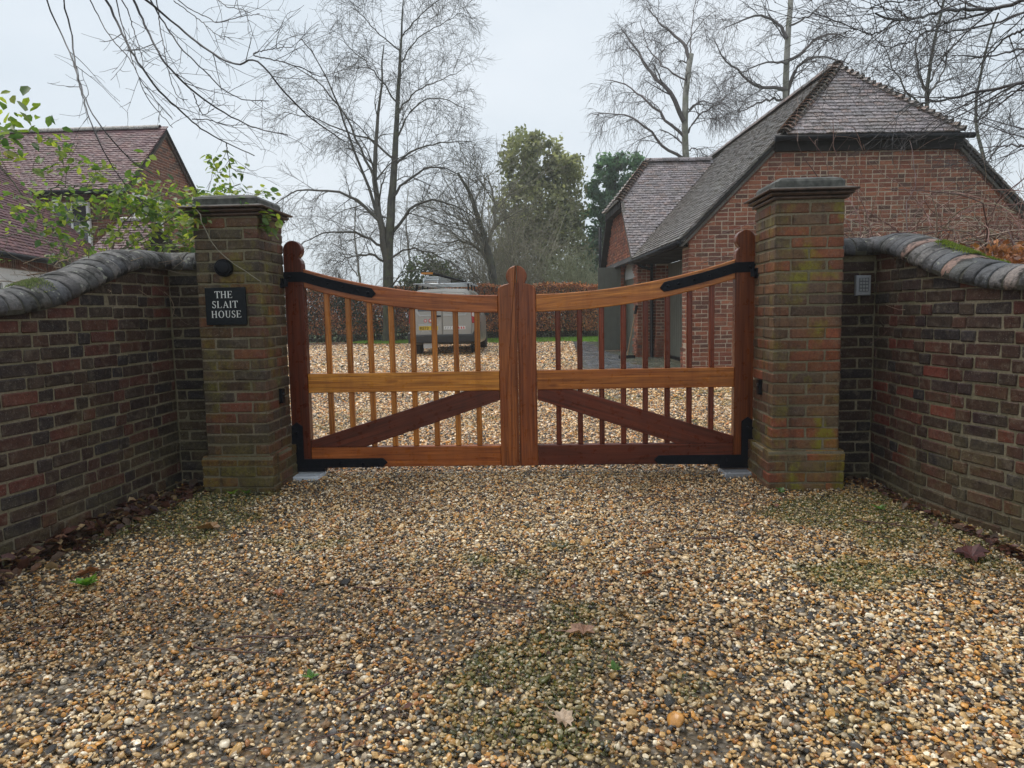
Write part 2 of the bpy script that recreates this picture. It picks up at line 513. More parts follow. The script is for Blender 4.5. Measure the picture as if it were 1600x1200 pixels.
PAL_WALL = [(0.061, 0.037, 0.028), (0.076, 0.042, 0.029), (0.054, 0.035, 0.029), (0.044, 0.033, 0.030), (0.040, 0.033, 0.034),
            (0.095, 0.042, 0.029), (0.070, 0.035, 0.027), (0.122, 0.044, 0.032), (0.063, 0.044, 0.033), (0.059, 0.040, 0.030)]
PAL_PIER = [(0.176, 0.090, 0.050), (0.202, 0.090, 0.051), (0.143, 0.086, 0.054), (0.273, 0.086, 0.045), (0.124, 0.081, 0.056), (0.189, 0.107, 0.060), (0.234, 0.081, 0.045)]
PAL_PIER_L = [(0.100, 0.062, 0.039), (0.118, 0.060, 0.037), (0.087, 0.060, 0.041), (0.179, 0.063, 0.037), (0.077, 0.057, 0.043), (0.109, 0.071, 0.046), (0.128, 0.057, 0.036)]
PAL_GAR = [(0.281, 0.099, 0.057), (0.323, 0.118, 0.066), (0.239, 0.089, 0.056), (0.360, 0.142, 0.078), (0.185, 0.080, 0.056), (0.292, 0.121, 0.074), (0.254, 0.084, 0.051), (0.143, 0.071, 0.052)]
PAL_COP = [(0.078, 0.078, 0.084), (0.095, 0.092, 0.095), (0.066, 0.068, 0.073), (0.11, 0.103, 0.10), (0.09, 0.083, 0.083), (0.074, 0.072, 0.075)]

Z0, CH = -0.115, 0.075        # first bed and course height of the front brickwork

def sm(a, b, x):
    t = max(0.0, min(1.0, (x - a) / (b - a)))
    return t * t * (3 - 2 * t)

def front_wall(side, label, group):
    """side -1: left of the gate, +1: right of it. A short return beside the pier, then the long wall toward the lane"""
    r = random.Random(11 if side < 0 else 23)
    yf = -0.27 if side < 0 else -0.20
    if side < 0:
        path = [(-2.48, yf), (-2.49, -1.0), (-2.52, -1.6), (-2.64, -2.3), (-2.92, -3.1)]
    else:
        path = [(2.505, yf), (2.50, -0.8), (2.55, -1.2), (2.67, -1.62), (2.86, -2.2), (3.25, -3.0)]
    T = thing('brick_wall', label, 'wall', (side * 2.6, -1.2, 0), group)
    pinv = world_of(T).inverted()
    pts = [Vector((*p, 0)) for p in path]
    cum = [0.0]
    for a, b in zip(pts, pts[1:]): cum.append(cum[-1] + (b - a).length)
    def at(s):
        s = max(0.0, s)
        for i in range(len(pts) - 1):
            if s <= cum[i + 1] or i == len(pts) - 2:
                d = (pts[i + 1] - pts[i]).normalized()
                return pts[i] + d * (s - cum[i]), d
    # smooth tangent for orientation
    def tang(s):
        a, _ = at(s - 0.12); b, _ = at(s + 0.12)
        return (b - a).normalized()
    if side < 0:
        top = lambda s: 1.70 - 0.315 * sm(0.22, 1.56, s) - 0.010 * max(0.0, s - 1.5)
    else:
        top = lambda s: 1.705 - 0.29 * sm(0.05, 1.36, s) - 0.010 * max(0.0, s - 1.3)
    HC = 0.128
    under = lambda s: top(max(0.0, s)) - HC
    n_c = 24
    core = MB()
    rest = MB()
    nsingle = 0
    smax = cum[-1]
    # ---- mortar core, a strip that follows the sweep
    ss = [0.0 + smax * i / 40 for i in range(41)]
    rows = []
    for s in ss:
        p, _ = at(s); t = tang(s) if s > 0.12 else (pts[1] - pts[0]).normalized()
        nrm = Vector((-t.y, t.x, 0)) * side * -1        # out of the face, toward the drive
        if side < 0: nrm = Vector((-t.y, t.x, 0)) if Vector((-t.y, t.x, 0)).x > 0 else -Vector((-t.y, t.x, 0))
        else: nrm = Vector((-t.y, t.x, 0)) if Vector((-t.y, t.x, 0)).x < 0 else -Vector((-t.y, t.x, 0))
        f = p - nrm * 0.0062; bk = p - nrm * 0.225
        zt = under(s) + 0.03
        rows.append((Vector((f.x, f.y, -0.15)), Vector((f.x, f.y, zt)), Vector((bk.x, bk.y, zt)), Vector((bk.x, bk.y, -0.15))))
    v = [q for rw in rows for q in rw]
    f = []
    for i in range(len(rows) - 1):
        for k in range(4):
            a, b = i * 4 + k, i * 4 + (k + 1) % 4
            f.append((a, b, b + 4, a + 4))
    f += [(0, 1, 2, 3), tuple(len(v) - 4 + k for k in (3, 2, 1, 0))]
    core.add(v, f)
    xa, xb = sorted((side * 2.19, side * 2.70))
    core.box(xa, xb, yf + 0.0065, yf + 0.214, -0.15, 1.70 - HC + 0.03)
    core.build('mortar', M_MORTAR, T)
    # ---- bricks of the return
    xs0, xs1 = (2.185, 2.4785 if side < 0 else 2.5035)
    for c in range(n_c):
        z = Z0 + c * CH
        if z + 0.065 > 1.70 - HC + 0.01: break
        x = xs0 - (0.06 if c % 2 else 0.0)
        k = c % 2
        while x < xs1 - 0.03:
            L = 0.215 if k % 2 == 0 else 0.102
            x2 = min(x + L, xs1)
            if xs1 - x2 < 0.055: x2 = xs1
            xx = max(x, xs0)
            if x2 - xx > 0.03:
                me = brick_mesh(x2 - xx, 0.065, 0.1, M_BRK_WALL, r.randrange(4))
                M = frame_z((side * (xx + x2) / 2, yf + r.uniform(-0.003, 0.003), z + 0.0325), r.uniform(-0.01, 0.01))
                put_piece('brick', me, T, pinv, M, tuple(q * 0.75 for q in pick(PAL_WALL[:5], r)))
                nsingle += 1
            x = x2 + 0.010
            k += 1
    # ---- bricks of the long wall
    for c in range(n_c):
        z = Z0 + c * CH
        s = -0.05 if c % 2 else 0.0
        s += r.uniform(-0.012, 0.012)
        k = c % 2
        while s < smax - 0.12:
            L = 0.215 if k % 2 == 0 else 0.102
            L *= r.uniform(0.985, 1.01)
            s0, s1 = max(s, 0.004), s + L
            if s1 - s0 < 0.03: s += L + 0.010; k += 1; continue
            sc_ = (s0 + s1) / 2
            p, _ = at(sc_)
            t = tang(sc_) if sc_ > 0.15 else (pts[1] - pts[0]).normalized()
            th = atan2(-t.y, -t.x) if side < 0 else atan2(t.y, t.x)
            ua, ub = under(s0), under(s1)
            zl, zh = z, z + 0.065
            col = pick(PAL_WALL, r)
            if side > 0 and r.random() < 0.45: col = tuple(q * k2 for q, k2 in zip(col, (1.35, 0.98, 0.92)))
            M = frame_z((p.x, p.y, z + 0.0325), th + r.uniform(-0.008, 0.008)) @ Matrix.Translation((0, r.uniform(-0.0035, 0.0025), r.uniform(-0.0028, 0.0028)))
            if max(ua, ub) > zl + 0.02:
                if min(ua, ub) >= zh:
                    me = brick_mesh(round((s1 - s0) * 200) / 200, 0.065, 0.1, M_BRK_WALL, r.randrange(4))
                else:
                    m = MB()
                    hl = (s1 - s0) / 2
                    za = min(zh, max(ua, zl + 0.004)) - z - 0.0325; zb = min(zh, max(ub, zl + 0.004)) - z - 0.0325
                    if side < 0: za, zb = zb, za         # local x runs against s on the left wall
                    m.prism([(-hl, -0.0325), (hl, -0.0325), (hl, zb), (-hl, za)], 0.0, 0.1, bev=0.004)
                    me = m.mesh('brick', M_BRK_WALL)
                if s < 2.15 and nsingle < 300:
                    put_piece('brick', me, T, pinv, M, col)
                    nsingle += 1
                else:
                    joined(rest, me, M, col)
            s += L + 0.010
            k += 1
    if rest.v:
        rest.build('brickwork', M_BRK_WALL_A, T, kind='stuff')
    # ---- half-round coping, one brick at a time along the centre line
    off = 0.107
    cl = []
    cx = side * (2.48 if side < 0 else 2.505) + side * off
    y0 = yf + off
    x = side * 2.19
    R0 = 0.15
    step = 0.0
    n = 12
    cl.append(Vector((x, y0, 1.70)))
    cl.append(Vector((cx - side * R0, y0, 1.70)))
    for i in range(1, n):
        a = pi / 2 * i / n
        cl.append(Vector((cx - side * R0 + side * R0 * sin(a), y0 - R0 + R0 * cos(a), 1.70)))
    for i in range(0, 60):
        s = R0 - off + 0.02 + i * 0.05
        if s > smax: break
        p, _ = at(s); t = tang(s) if s > 0.12 else (pts[1] - pts[0]).normalized()
        nrm = Vector((-t.y, t.x, 0))
        if nrm.x * side < 0: nrm = -nrm
        q = p + nrm * off
        cl.append(Vector((q.x, q.y, top(s))))
    acc = [0.0]
    for a, b in zip(cl, cl[1:]): acc.append(acc[-1] + (b - a).length)
    def cat(s):
        for i in range(len(cl) - 1):
            if s <= acc[i + 1] or i == len(cl) - 2:
                return cl[i].lerp(cl[i + 1], (s - acc[i]) / max(1e-6, acc[i + 1] - acc[i]))
    W = 0.079
    s = 0.006
    idx = 0
    prof = [(-0.146, -HC)] + [(-0.157 * cos(pi * i / 14) * 1.0, -HC * 0.80 * (1 - sin(pi * i / 14)) ) for i in range(0, 15)] + [(0.146, -HC)]
    variants = []
    bed = MB()
    for kx in range(6):
        m = MB()
        L = W - 0.004
        v = []
        npf = len(prof)
        for (xx, sc_) in ((-L / 2, 0.972), (-L / 2 + 0.006, 0.997), (0.0, 1.0), (L / 2 - 0.006, 0.997), (L / 2, 0.972)):
            for (yy, zz) in prof:
                v.append((xx + r.uniform(-0.0012, 0.0012), yy * sc_ + r.uniform(-0.0012, 0.0012), (zz + HC * 0.9) * sc_ - HC * 0.9 + r.uniform(-0.0012, 0.0012)))
        f = []
        for j in range(4):
            for i in range(npf):
                a, b = j * npf + i, j * npf + (i + 1) % npf
                f.append((a, b, b + npf, a + npf))
        f += [tuple(range(npf - 1, -1, -1)), tuple(range(4 * npf, 5 * npf))]
        m.add(v, f)
        variants.append(m.mesh('coping_brick', M_COPING, smooth=True))
    while s + W < acc[-1]:
        a, b = cat(s), cat(s + W)
        mid = cat(s + W / 2)
        t = (b - a).normalized()
        yv = Vector((-t.y, t.x, 0)).normalized()
        zv = t.cross(yv)
        if zv.z < 0: zv = -zv; yv = -yv
        roll = r.uniform(-0.03, 0.03)
        M = Matrix(((t.x, yv.x, zv.x, mid.x), (t.y, yv.y, zv.y, mid.y), (t.z, yv.z, zv.z, mid.z), (0, 0, 0, 1)))
        M = M @ Matrix.Rotation(roll, 4, 'X') @ Matrix.Translation((0, r.uniform(-0.004, 0.004), r.uniform(-0.0035, 0.003))) @ Matrix.Rotation(r.uniform(-0.03, 0.03), 4, 'Z')
        col = pick(PAL_COP, r, 0.4)
        if side > 0 and idx in (12, 17): col = (0.24, 0.15, 0.12)
        if side > 0 and idx == 22: col = (0.22, 0.18, 0.16)
        if (b - a).length > 0.06 * 0.4:
            put_piece('coping_brick', variants[r.randrange(6)], T, pinv, M, col)
        s += W
        idx += 1
    # mortar bed inside the coping, so that no light shows through the joints
    v, f = [], []
    inner = [(y * 0.965, z * 0.965 - 0.009) for (y, z) in prof]
    ns = 70
    for i in range(ns + 1):
        q = acc[-1] * i / ns
        a, b = cat(max(0, q - 0.03)), cat(min(acc[-1], q + 0.03)); mid = cat(q)
        t = (b - a).normalized(); yv = Vector((-t.y, t.x, 0)).normalized(); zv = t.cross(yv)
        if zv.z < 0: zv = -zv; yv = -yv
        v += [mid + yv * y + zv * z for (y, z) in inner]
    k = len(inner)
    for i in range(ns):
        for j in range(k):
            a, b = i * k + j, i * k + (j + 1) % k
            f.append((a, b, b + k, a + k))
    bed.add(v, f)
    bed.build('mortar_bed', M_BED, T)
    return T, cat, acc

wallL, catL, accL = front_wall(-1, 'dark brick wall with sweeping rounded coping, beside the pier with the name sign', 'curved walls beside the gate piers')
wallR, catR, accR = front_wall(1, 'dark brick wall with sweeping rounded coping, beside the pier with the keypad', 'curved walls beside the gate piers')

# ------------------------------------------------------------------ gate piers
def pier(x0, label, pal, seed, dz):
    r = random.Random(seed)
    w_ = 0.45
    y0, y1 = -0.45, 0.0
    cx, cy = x0 + w_ / 2, (y0 + y1) / 2
    T = thing('gate_pier', label, 'gate pier', (cx, cy, 0), 'brick piers either side of the gate')
    pinv = world_of(T).inverted()
    core = MB()
    core.box(x0 + 0.0055, x0 + w_ - 0.0055, y0 + 0.0055, y1 - 0.0055, 0.22, 1.91 + dz)
    core.box(x0 - 0.0245, x0 + w_ + 0.0245, y0 - 0.0245, y1 + 0.0245, -0.15, 0.244)
    core.build('mortar', M_MORTAR if x0 < 0 else M_MORTAR, T)
    # bond: two stretchers back and front with one along each side between them, turned a quarter every course
    for c in range(27):
        z = Z0 + c * CH
        plinth = c < 5
        if z + 0.065 > 1.93: break
        E = 0.03 if plinth else 0.0
        Wd = w_ + 2 * E
        half = (Wd - 0.010) / 2
        hd = 0.102 + E * 0.6
        mid = Wd - 2 * hd - 0.020
        rot = (c % 2) * pi / 2
        C = Matrix.Translation((cx, cy, z + 0.0325)) @ Matrix.Rotation(rot, 4, 'Z')
        items = []
        for sy in (0, 1):
            for sx in (-1, 1):
                items.append((sx * (half / 2 + 0.005), sy, half))
        for (sx, sy, L) in items:
            R = C @ Matrix.Rotation(pi if sy else 0, 4, 'Z') @ Matrix.Translation((sx, -Wd / 2 + r.uniform(-0.003, 0.002), 0))
            R = R @ Matrix.Rotation(r.uniform(-0.006, 0.006), 4, 'Z')
            me = brick_mesh(L, 0.065, hd, M_BRK_PIER, r.randrange(4))
            if c == 4:
                me = me_ch(L, hd, r.randrange(3))
            put_piece('brick', me, T, pinv, R, pick(pal, r, 0.2))
        for a in (pi / 2, -pi / 2):
            R = C @ Matrix.Rotation(a, 4, 'Z') @ Matrix.Translation((0, -Wd / 2 + r.uniform(-0.003, 0.002), 0))
            me = brick_mesh(mid, 0.065, 0.1, M_BRK_PIER, r.randrange(4))
            if c == 4:
                me = me_ch(mid, 0.1, r.randrange(3))
            put_piece('brick', me, T, pinv, R, pick(pal, r, 0.2))
    # cornice: three courses stepping out, then a creasing of thin tiles, then the weathered cap stone
    zt = 1.91 + dz
    def slab(z0, z1, e, name, mat, bv=0.006, n_x=1):
        m = MB()
        P = [(x0 - e, y0 - e), (x0 + w_ + e, y0 - e), (x0 + w_ + e, y1 + e), (x0 - e, y1 + e)]
        v = []
        for (zz, ee) in ((z0, bv), (z0 + bv, 0), (z1 - bv, 0), (z1, bv)):
            for (px, py) in P:
                v.append((cx + (px - cx) * (1 - ee / (w_ / 2 + e)), cy + (py - cy) * (1 - ee / (w_ / 2 + e)), zz))
        f = [(3, 2, 1, 0), (12, 13, 14, 15)]
        for j in range(3):
            for i in range(4):
                a, b = j * 4 + i, j * 4 + (i + 1) % 4
                f.append((a, b, b + 4, a + 4))
        m.add(v, f)
        return m.build(name, mat, T)
    slab(zt + 0.002, zt + 0.024, 0.020, 'cornice_course', M_CREASE, 0.008)
    slab(zt + 0.026, zt + 0.050, 0.044, 'cornice_course', M_CREASE, 0.010)
    slab(zt + 0.052, zt + 0.066, 0.066, 'creasing_tile', M_CREASE, 0.004)
    # weathering of cement that slopes up to the cap
    m = MB()
    v = []
    for (zz, e) in ((zt + 0.067, 0.055), (zt + 0.080, 0.012)):
        v += [(x0 - e, y0 - e, zz), (x0 + w_ + e, y0 - e, zz), (x0 + w_ + e, y1 + e, zz), (x0 - e, y1 + e, zz)]
    m.add(v, [(3, 2, 1, 0), (4, 5, 6, 7)] + [(i, (i + 1) % 4, (i + 1) % 4 + 4, i + 4) for i in range(4)])
    m.build('weathering', M_STONE, T)
    m = MB()
    v = []
    N = 10
    zc = zt + 0.079
    prof = [(0.0, 0.0), (0.0, 0.040), (0.012, 0.056), (0.045, 0.070), (0.10, 0.078), (0.18, 0.081)]
    for (ins, h) in prof:
        for (sx, sy) in ((-1, -1), (1, -1), (1, 1), (-1, 1)):
            hx = w_ / 2 - ins + 0.002
            # two points per corner keep the corner soft
            if sx * sy > 0:
                v += [(cx + sx * hx, cy + sy * (hx - 0.02), zc + h), (cx + sx * (hx - 0.02), cy + sy * hx, zc + h)]
            else:
                v += [(cx + sx * (hx - 0.02), cy + sy * hx, zc + h), (cx + sx * hx, cy + sy * (hx - 0.02), zc + h)]
    v = [(a + r.uniform(-.002, .002), b + r.uniform(-.002, .002), c_ + r.uniform(-.002, .002)) for a, b, c_ in v]
    f = [tuple(range(7, -1, -1)), tuple(range(8 * 5, 8 * 6))]
    for j in range(5):
        for i in range(8):
            a, b = j * 8 + i, j * 8 + (i + 1) % 8
            f.append((a, b, b + 8, a + 8))
    m.add(v, f)
    m.build('cap_stone', M_STONE, T)
    return T

_ch = {}
def me_ch(L, D, var):
    """plinth brick with a sloped upper front edge"""
    k = (round(L, 3), round(D, 3), var)
    if k not in _ch:
        m = MB()
        r = random.Random(var)
        j = lambda: r.uniform(-0.002, 0.002)
        h = 0.0325
        v = []
        for x in (-L / 2, L / 2):
            v += [(x + j(), j(), -h), (x + j(), j(), h * 0.1 + j()), (x + j(), 0.028 + j(), h), (x, D, h), (x, D, -h)]
        f = [(0, 1, 2, 3, 4)[::-1], (5, 6, 7, 8, 9)]
        for i in range(5): f.append((i, (i + 1) % 5, (i + 1) % 5 + 5, i + 5))
        m.add(v, f)
        _ch[k] = m.mesh('brick', M_BRK_PIER)
    return _ch[k]

pierL = pier(-2.19, 'brick gate pier carrying the black house name sign', PAL_PIER_L, 5, 0.0)
pierR = pier(1.735, 'brick gate pier with yellow green algae, in front of the garage', PAL_PIER, 6, 0.012)

# ================================================================== the pair of gates
def ci(c, k): return tuple(x * k for x in c)

def wood(name, parent, poly, y0, y1, col, ang=0.0, bev=0.004, side=1):
    """one piece of hardwood; ang = direction of its grain in the (x, z) plane"""
    m = MB()
    m.prism([(side * a, b) for a, b in poly], y0, y1, bev=bev, col=col)
    ca, sa = cos(ang * side), sin(ang * side)
    o1, o2 = random.uniform(-9, 9), random.uniform(-9, 9)
    m.g = [(p[0] * ca + p[2] * sa + o1, -p[0] * sa + p[2] * ca + o2, p[1]) for p in m.v]
    return m.build(name, M_WOOD, parent)

def rail_top(u): return 1.353 + 0.1045 * (u - 0.14) ** 2
def rail_bot(u): return rail_top(u) - 0.128 - 0.012 * u / 1.6

def arc(cx, cz, r, a0, a1, n=14):
    return [(cx + r * cos(radians(a0 + (a1 - a0) * i / n)), cz + r * sin(radians(a0 + (a1 - a0) * i / n))) for i in range(n + 1)]

GOLD, DARK = (0.70, 0.285, 0.042), (0.14, 0.030, 0.012)

def gate_leaf(side, label, C):
    T = thing('gate_leaf', label, 'gate', (side * 0.87, 0.035, 0.06), 'pair of driveway gates')
    W = lambda n, p, y0, y1, c, ang=0.0, **k: wood(n, T, p, y0, y1, c, ang, side=side, **k)
    # hinge stile with its round finial
    p = [(1.742, 0.062), (1.742, 1.716)] + arc(1.672, 1.716, 0.070, 8, 232, 18) + [(1.618, 1.650), (1.607, 1.636), (1.601, 1.612), (1.600, 1.58), (1.600, 0.062)]
    W('hinge_stile', p, 0.0, 0.078, C['hinge'], pi / 2, bev=0.005)
    # meeting stile: half of the central finial
    p = [(0.003, 0.062), (0.140, 0.062), (0.140, 1.400), (0.118, 1.418), (0.092, 1.428), (0.066, 1.434)] + arc(0.0, 1.488, 0.077, -40, 88, 14) + [(0.003, 1.5649)]
    W('meeting_stile', p, 0.0, 0.078, C['meet'], pi / 2, bev=0.005)
    # rails
    us = [0.141 + (1.599 - 0.141) * i / 22 for i in range(23)]
    W('top_rail', [(u, rail_bot(u)) for u in us] + [(u, rail_top(u)) for u in us[::-1]], 0.005, 0.072, C['top'], 0.08, bev=0.006)
    W('middle_rail', [(0.141, 0.640), (1.599, 0.640), (1.599, 0.786), (0.141, 0.786)], 0.005, 0.072, C['mid'], 0.0)
    W('bottom_rail', [(0.141, 0.064), (1.599, 0.064), (1.599, 0.218), (0.141, 0.218)], 0.006, 0.071, C['bot'], 0.0)
    # diagonal brace
    W('brace', [(1.598, 0.219), (1.18, 0.219), (0.142, 0.565), (0.142, 0.639), (0.40, 0.639), (1.598, 0.272)], 0.007, 0.055, C['brace'], -0.30)
    # balusters
    for k in range(1, 9):
        u = 0.14 + 0.1622 * k
        h = 0.0195
        for (z0, z1) in ((0.2185, 0.6395), (0.7865, None)):
            if z1 is None:
                P = [(u - h, z0), (u + h, z0), (u + h, rail_bot(u + h) + 0.004), (u - h, rail_bot(u - h) + 0.004)]
            else:
                P = [(u - h, z0), (u + h, z0), (u + h, z1), (u - h, z1)]
            W('baluster', P, 0.020, 0.058, ci(C['bal'], random.uniform(0.75, 1.2)), pi / 2, bev=0.005)
    # iron: strap hinge along the rail, corner bracket at the foot
    us = [1.745, 1.60] + [1.60 - (1.60 - 1.11) * i / 8 for i in range(1, 9)]
    zc = lambda u: rail_top(min(u, 1.6)) - 0.060 + (0.02 * (u - 1.6) if u > 1.6 else 0)
    up = [(u, zc(u) + 0.037) for u in us] + [(1.082, zc(1.082) + 0.035)]
    lo = [(u, zc(u) - 0.037) for u in us] + [(1.082, zc(1.082) - 0.035)]
    m = MB()
    m.prism([(side * a, b) for a, b in lo + [(1.052, zc(1.052))] + up[::-1]], -0.007, 0.0045, bev=0.002)
    strap = m.build('strap_hinge', M_IRON, T)
    m = MB(); m.box(*sorted((side * 1.7425, side * 1.752)), -0.006, 0.085, zc(1.745) - 0.036, zc(1.745) + 0.036); m.build('strap_return', M_IRON, strap)
    for u in (1.70, 1.52, 1.41, 1.30, 1.19, 1.11):
        m = MB(); m.lathe([(0.011, 0.0), (0.010, 0.003), (0.005, 0.006)], 8, Matrix.Translation((side * u, -0.007, zc(u))) @ Matrix.Rotation(pi / 2, 4, 'X'))
        m.build('stud', M_IRON, strap, smooth=True)
    zt, zb = 0.132, 0.058
    P = [(1.745, zb), (1.745, 0.385), (1.700, 0.418), (1.655, 0.385), (1.655, zt), (1.045, zt), (1.010, (zt + zb) / 2 + 0.004), (1.045, zb + 0.008), (1.655, zb)]
    m = MB(); m.prism([(side * a, b) for a, b in P], -0.008, 0.0055, bev=0.002)
    br = m.build('corner_bracket', M_IRON, T)
    for (u, z) in ((1.70, 0.34), (1.70, 0.22), (1.55, 0.096), (1.38, 0.096), (1.2, 0.096)):
        m = MB(); m.lathe([(0.010, 0.0), (0.009, 0.003), (0.005, 0.005)], 8, Matrix.Translation((side * u, -0.008, z)) @ Matrix.Rotation(pi / 2, 4, 'X'))
        m.build('stud', M_IRON, br, smooth=True)
    # foot arm of the underground opener, fixed below the bottom rail
    m = MB(); m.box(*sorted((side * 1.50, side * 1.74)), 0.0, 0.075, 0.030, 0.0575); m.build('pivot_arm', M_IRON, T)
    if side > 0:
        # cover strip over the meeting joint
        m = MB()
        for (a, b, y) in ((-0.013, 0.001, -0.005), (0.002, 0.014, -0.005)):
            m.prism([(a, 0.066), (b, 0.066), (b, 1.44), (a, 1.44)], y, -0.001, bev=0.003, col=ci(C['meet'], 0.8))
        m.g = [(p[2], p[0] + 3, p[1]) for p in m.v]
        m.build('meeting_bead', M_WOOD, T)
    return T

gate_leaf(-1, 'left hand wooden gate leaf with golden middle rail and pale balusters',
          dict(hinge=(0.14, 0.028, 0.009), meet=(0.36, 0.105, 0.024), top=(0.46, 0.135, 0.028), mid=GOLD, bot=(0.46, 0.130, 0.026), brace=(0.14, 0.030, 0.013), bal=(0.60, 0.225, 0.038)))
gate_leaf(1, 'right hand wooden gate leaf with red brown balusters, bottom rail and brace',
          dict(hinge=(0.20, 0.050, 0.011), meet=(0.32, 0.084, 0.021), top=(0.60, 0.215, 0.038), mid=(0.50, 0.165, 0.030), bot=(0.15, 0.030, 0.013), brace=(0.17, 0.032, 0.013), bal=(0.21, 0.042, 0.016)))

# ------------------------------------------------------------------ fittings on the piers and walls
def hinge_pin(side, label):
    X = side * 1.7405 if side < 0 else 1.735
    T = thing('hinge_pin', label, 'gate hinge', (X, -0.03, 1.47), 'black hinge pins on the piers')
    m = MB(); m.box(*sorted((X, X - side * 0.008)), -0.09, -0.012, 1.435, 1.505); m.build('back_plate', M_IRON, T)
    m = MB(); m.tube([(X - side * 0.004, -0.055, 1.47), (X - side * 0.022, -0.045, 1.47)], 0.015, 8); m.build('pin_arm', M_IRON, T)
    m = MB(); m.tube([(X - side * 0.024, -0.050, 1.445), (X - side * 0.024, -0.050, 1.50)], 0.018, 10); m.build('knuckle', M_IRON, T)
hinge_pin(-1, 'black iron hinge pin on the pier with the name sign')
hinge_pin(1, 'black iron hinge pin on the algae stained pier')

def sensor(side, label, z, y):
    X = side * 1.7405 if side < 0 else 1.735
    T = thing('gate_sensor', label, 'sensor', (X, y, z), 'black safety sensors facing each other')
    m = MB(); m.box(*sorted((X - side * 0.0, X - side * 0.026)), y - 0.024, y + 0.024, z - 0.052, z + 0.052); m.build('housing', M_BLACK, T)
    m = MB(); m.tube([(X - side * 0.026, y, z + 0.015), (X - side * 0.030, y, z + 0.015)], 0.013, 10); m.build('lens', M_GLASS, T)
sensor(-1, 'small black sensor box on the pier with the name sign', 0.645, -0.20)
sensor(1, 'small black sensor box on the algae stained pier', 0.66, -0.20)

def opener(side, label, mat):
    T = thing('gate_opener', label, 'gate opener', (side * 1.63, -0.06, 0.0), 'underground gate openers')
    m = MB()
    P = [(1.50, -0.02), (1.52, 0.018), (1.725, 0.018), (1.725, -0.02)]
    m.prism([(side * a, b) for a, b in P], -0.115, 0.09, bev=0.004)
    m.build('cover_plate', mat, T)
    m = MB(); m.box(*sorted((side * 1.46, side * 1.735)), -0.13, 0.10, -0.06, -0.0205); m.build('foundation_box', M_BLACK, T)
    for (u, y) in ((1.55, -0.09), (1.70, -0.09)):
        m = MB(); m.lathe([(0.008, 0.0185), (0.007, 0.022)], 8, Matrix.Translation((side * u, y, 0))); m.build('screw', M_STEEL, T)
opener(-1, 'bright metal opener plate in the gravel at foot of left gate leaf', M_PLATE)
opener(1, 'dull grey opener plate in the gravel at foot of right gate leaf', M_GREY)

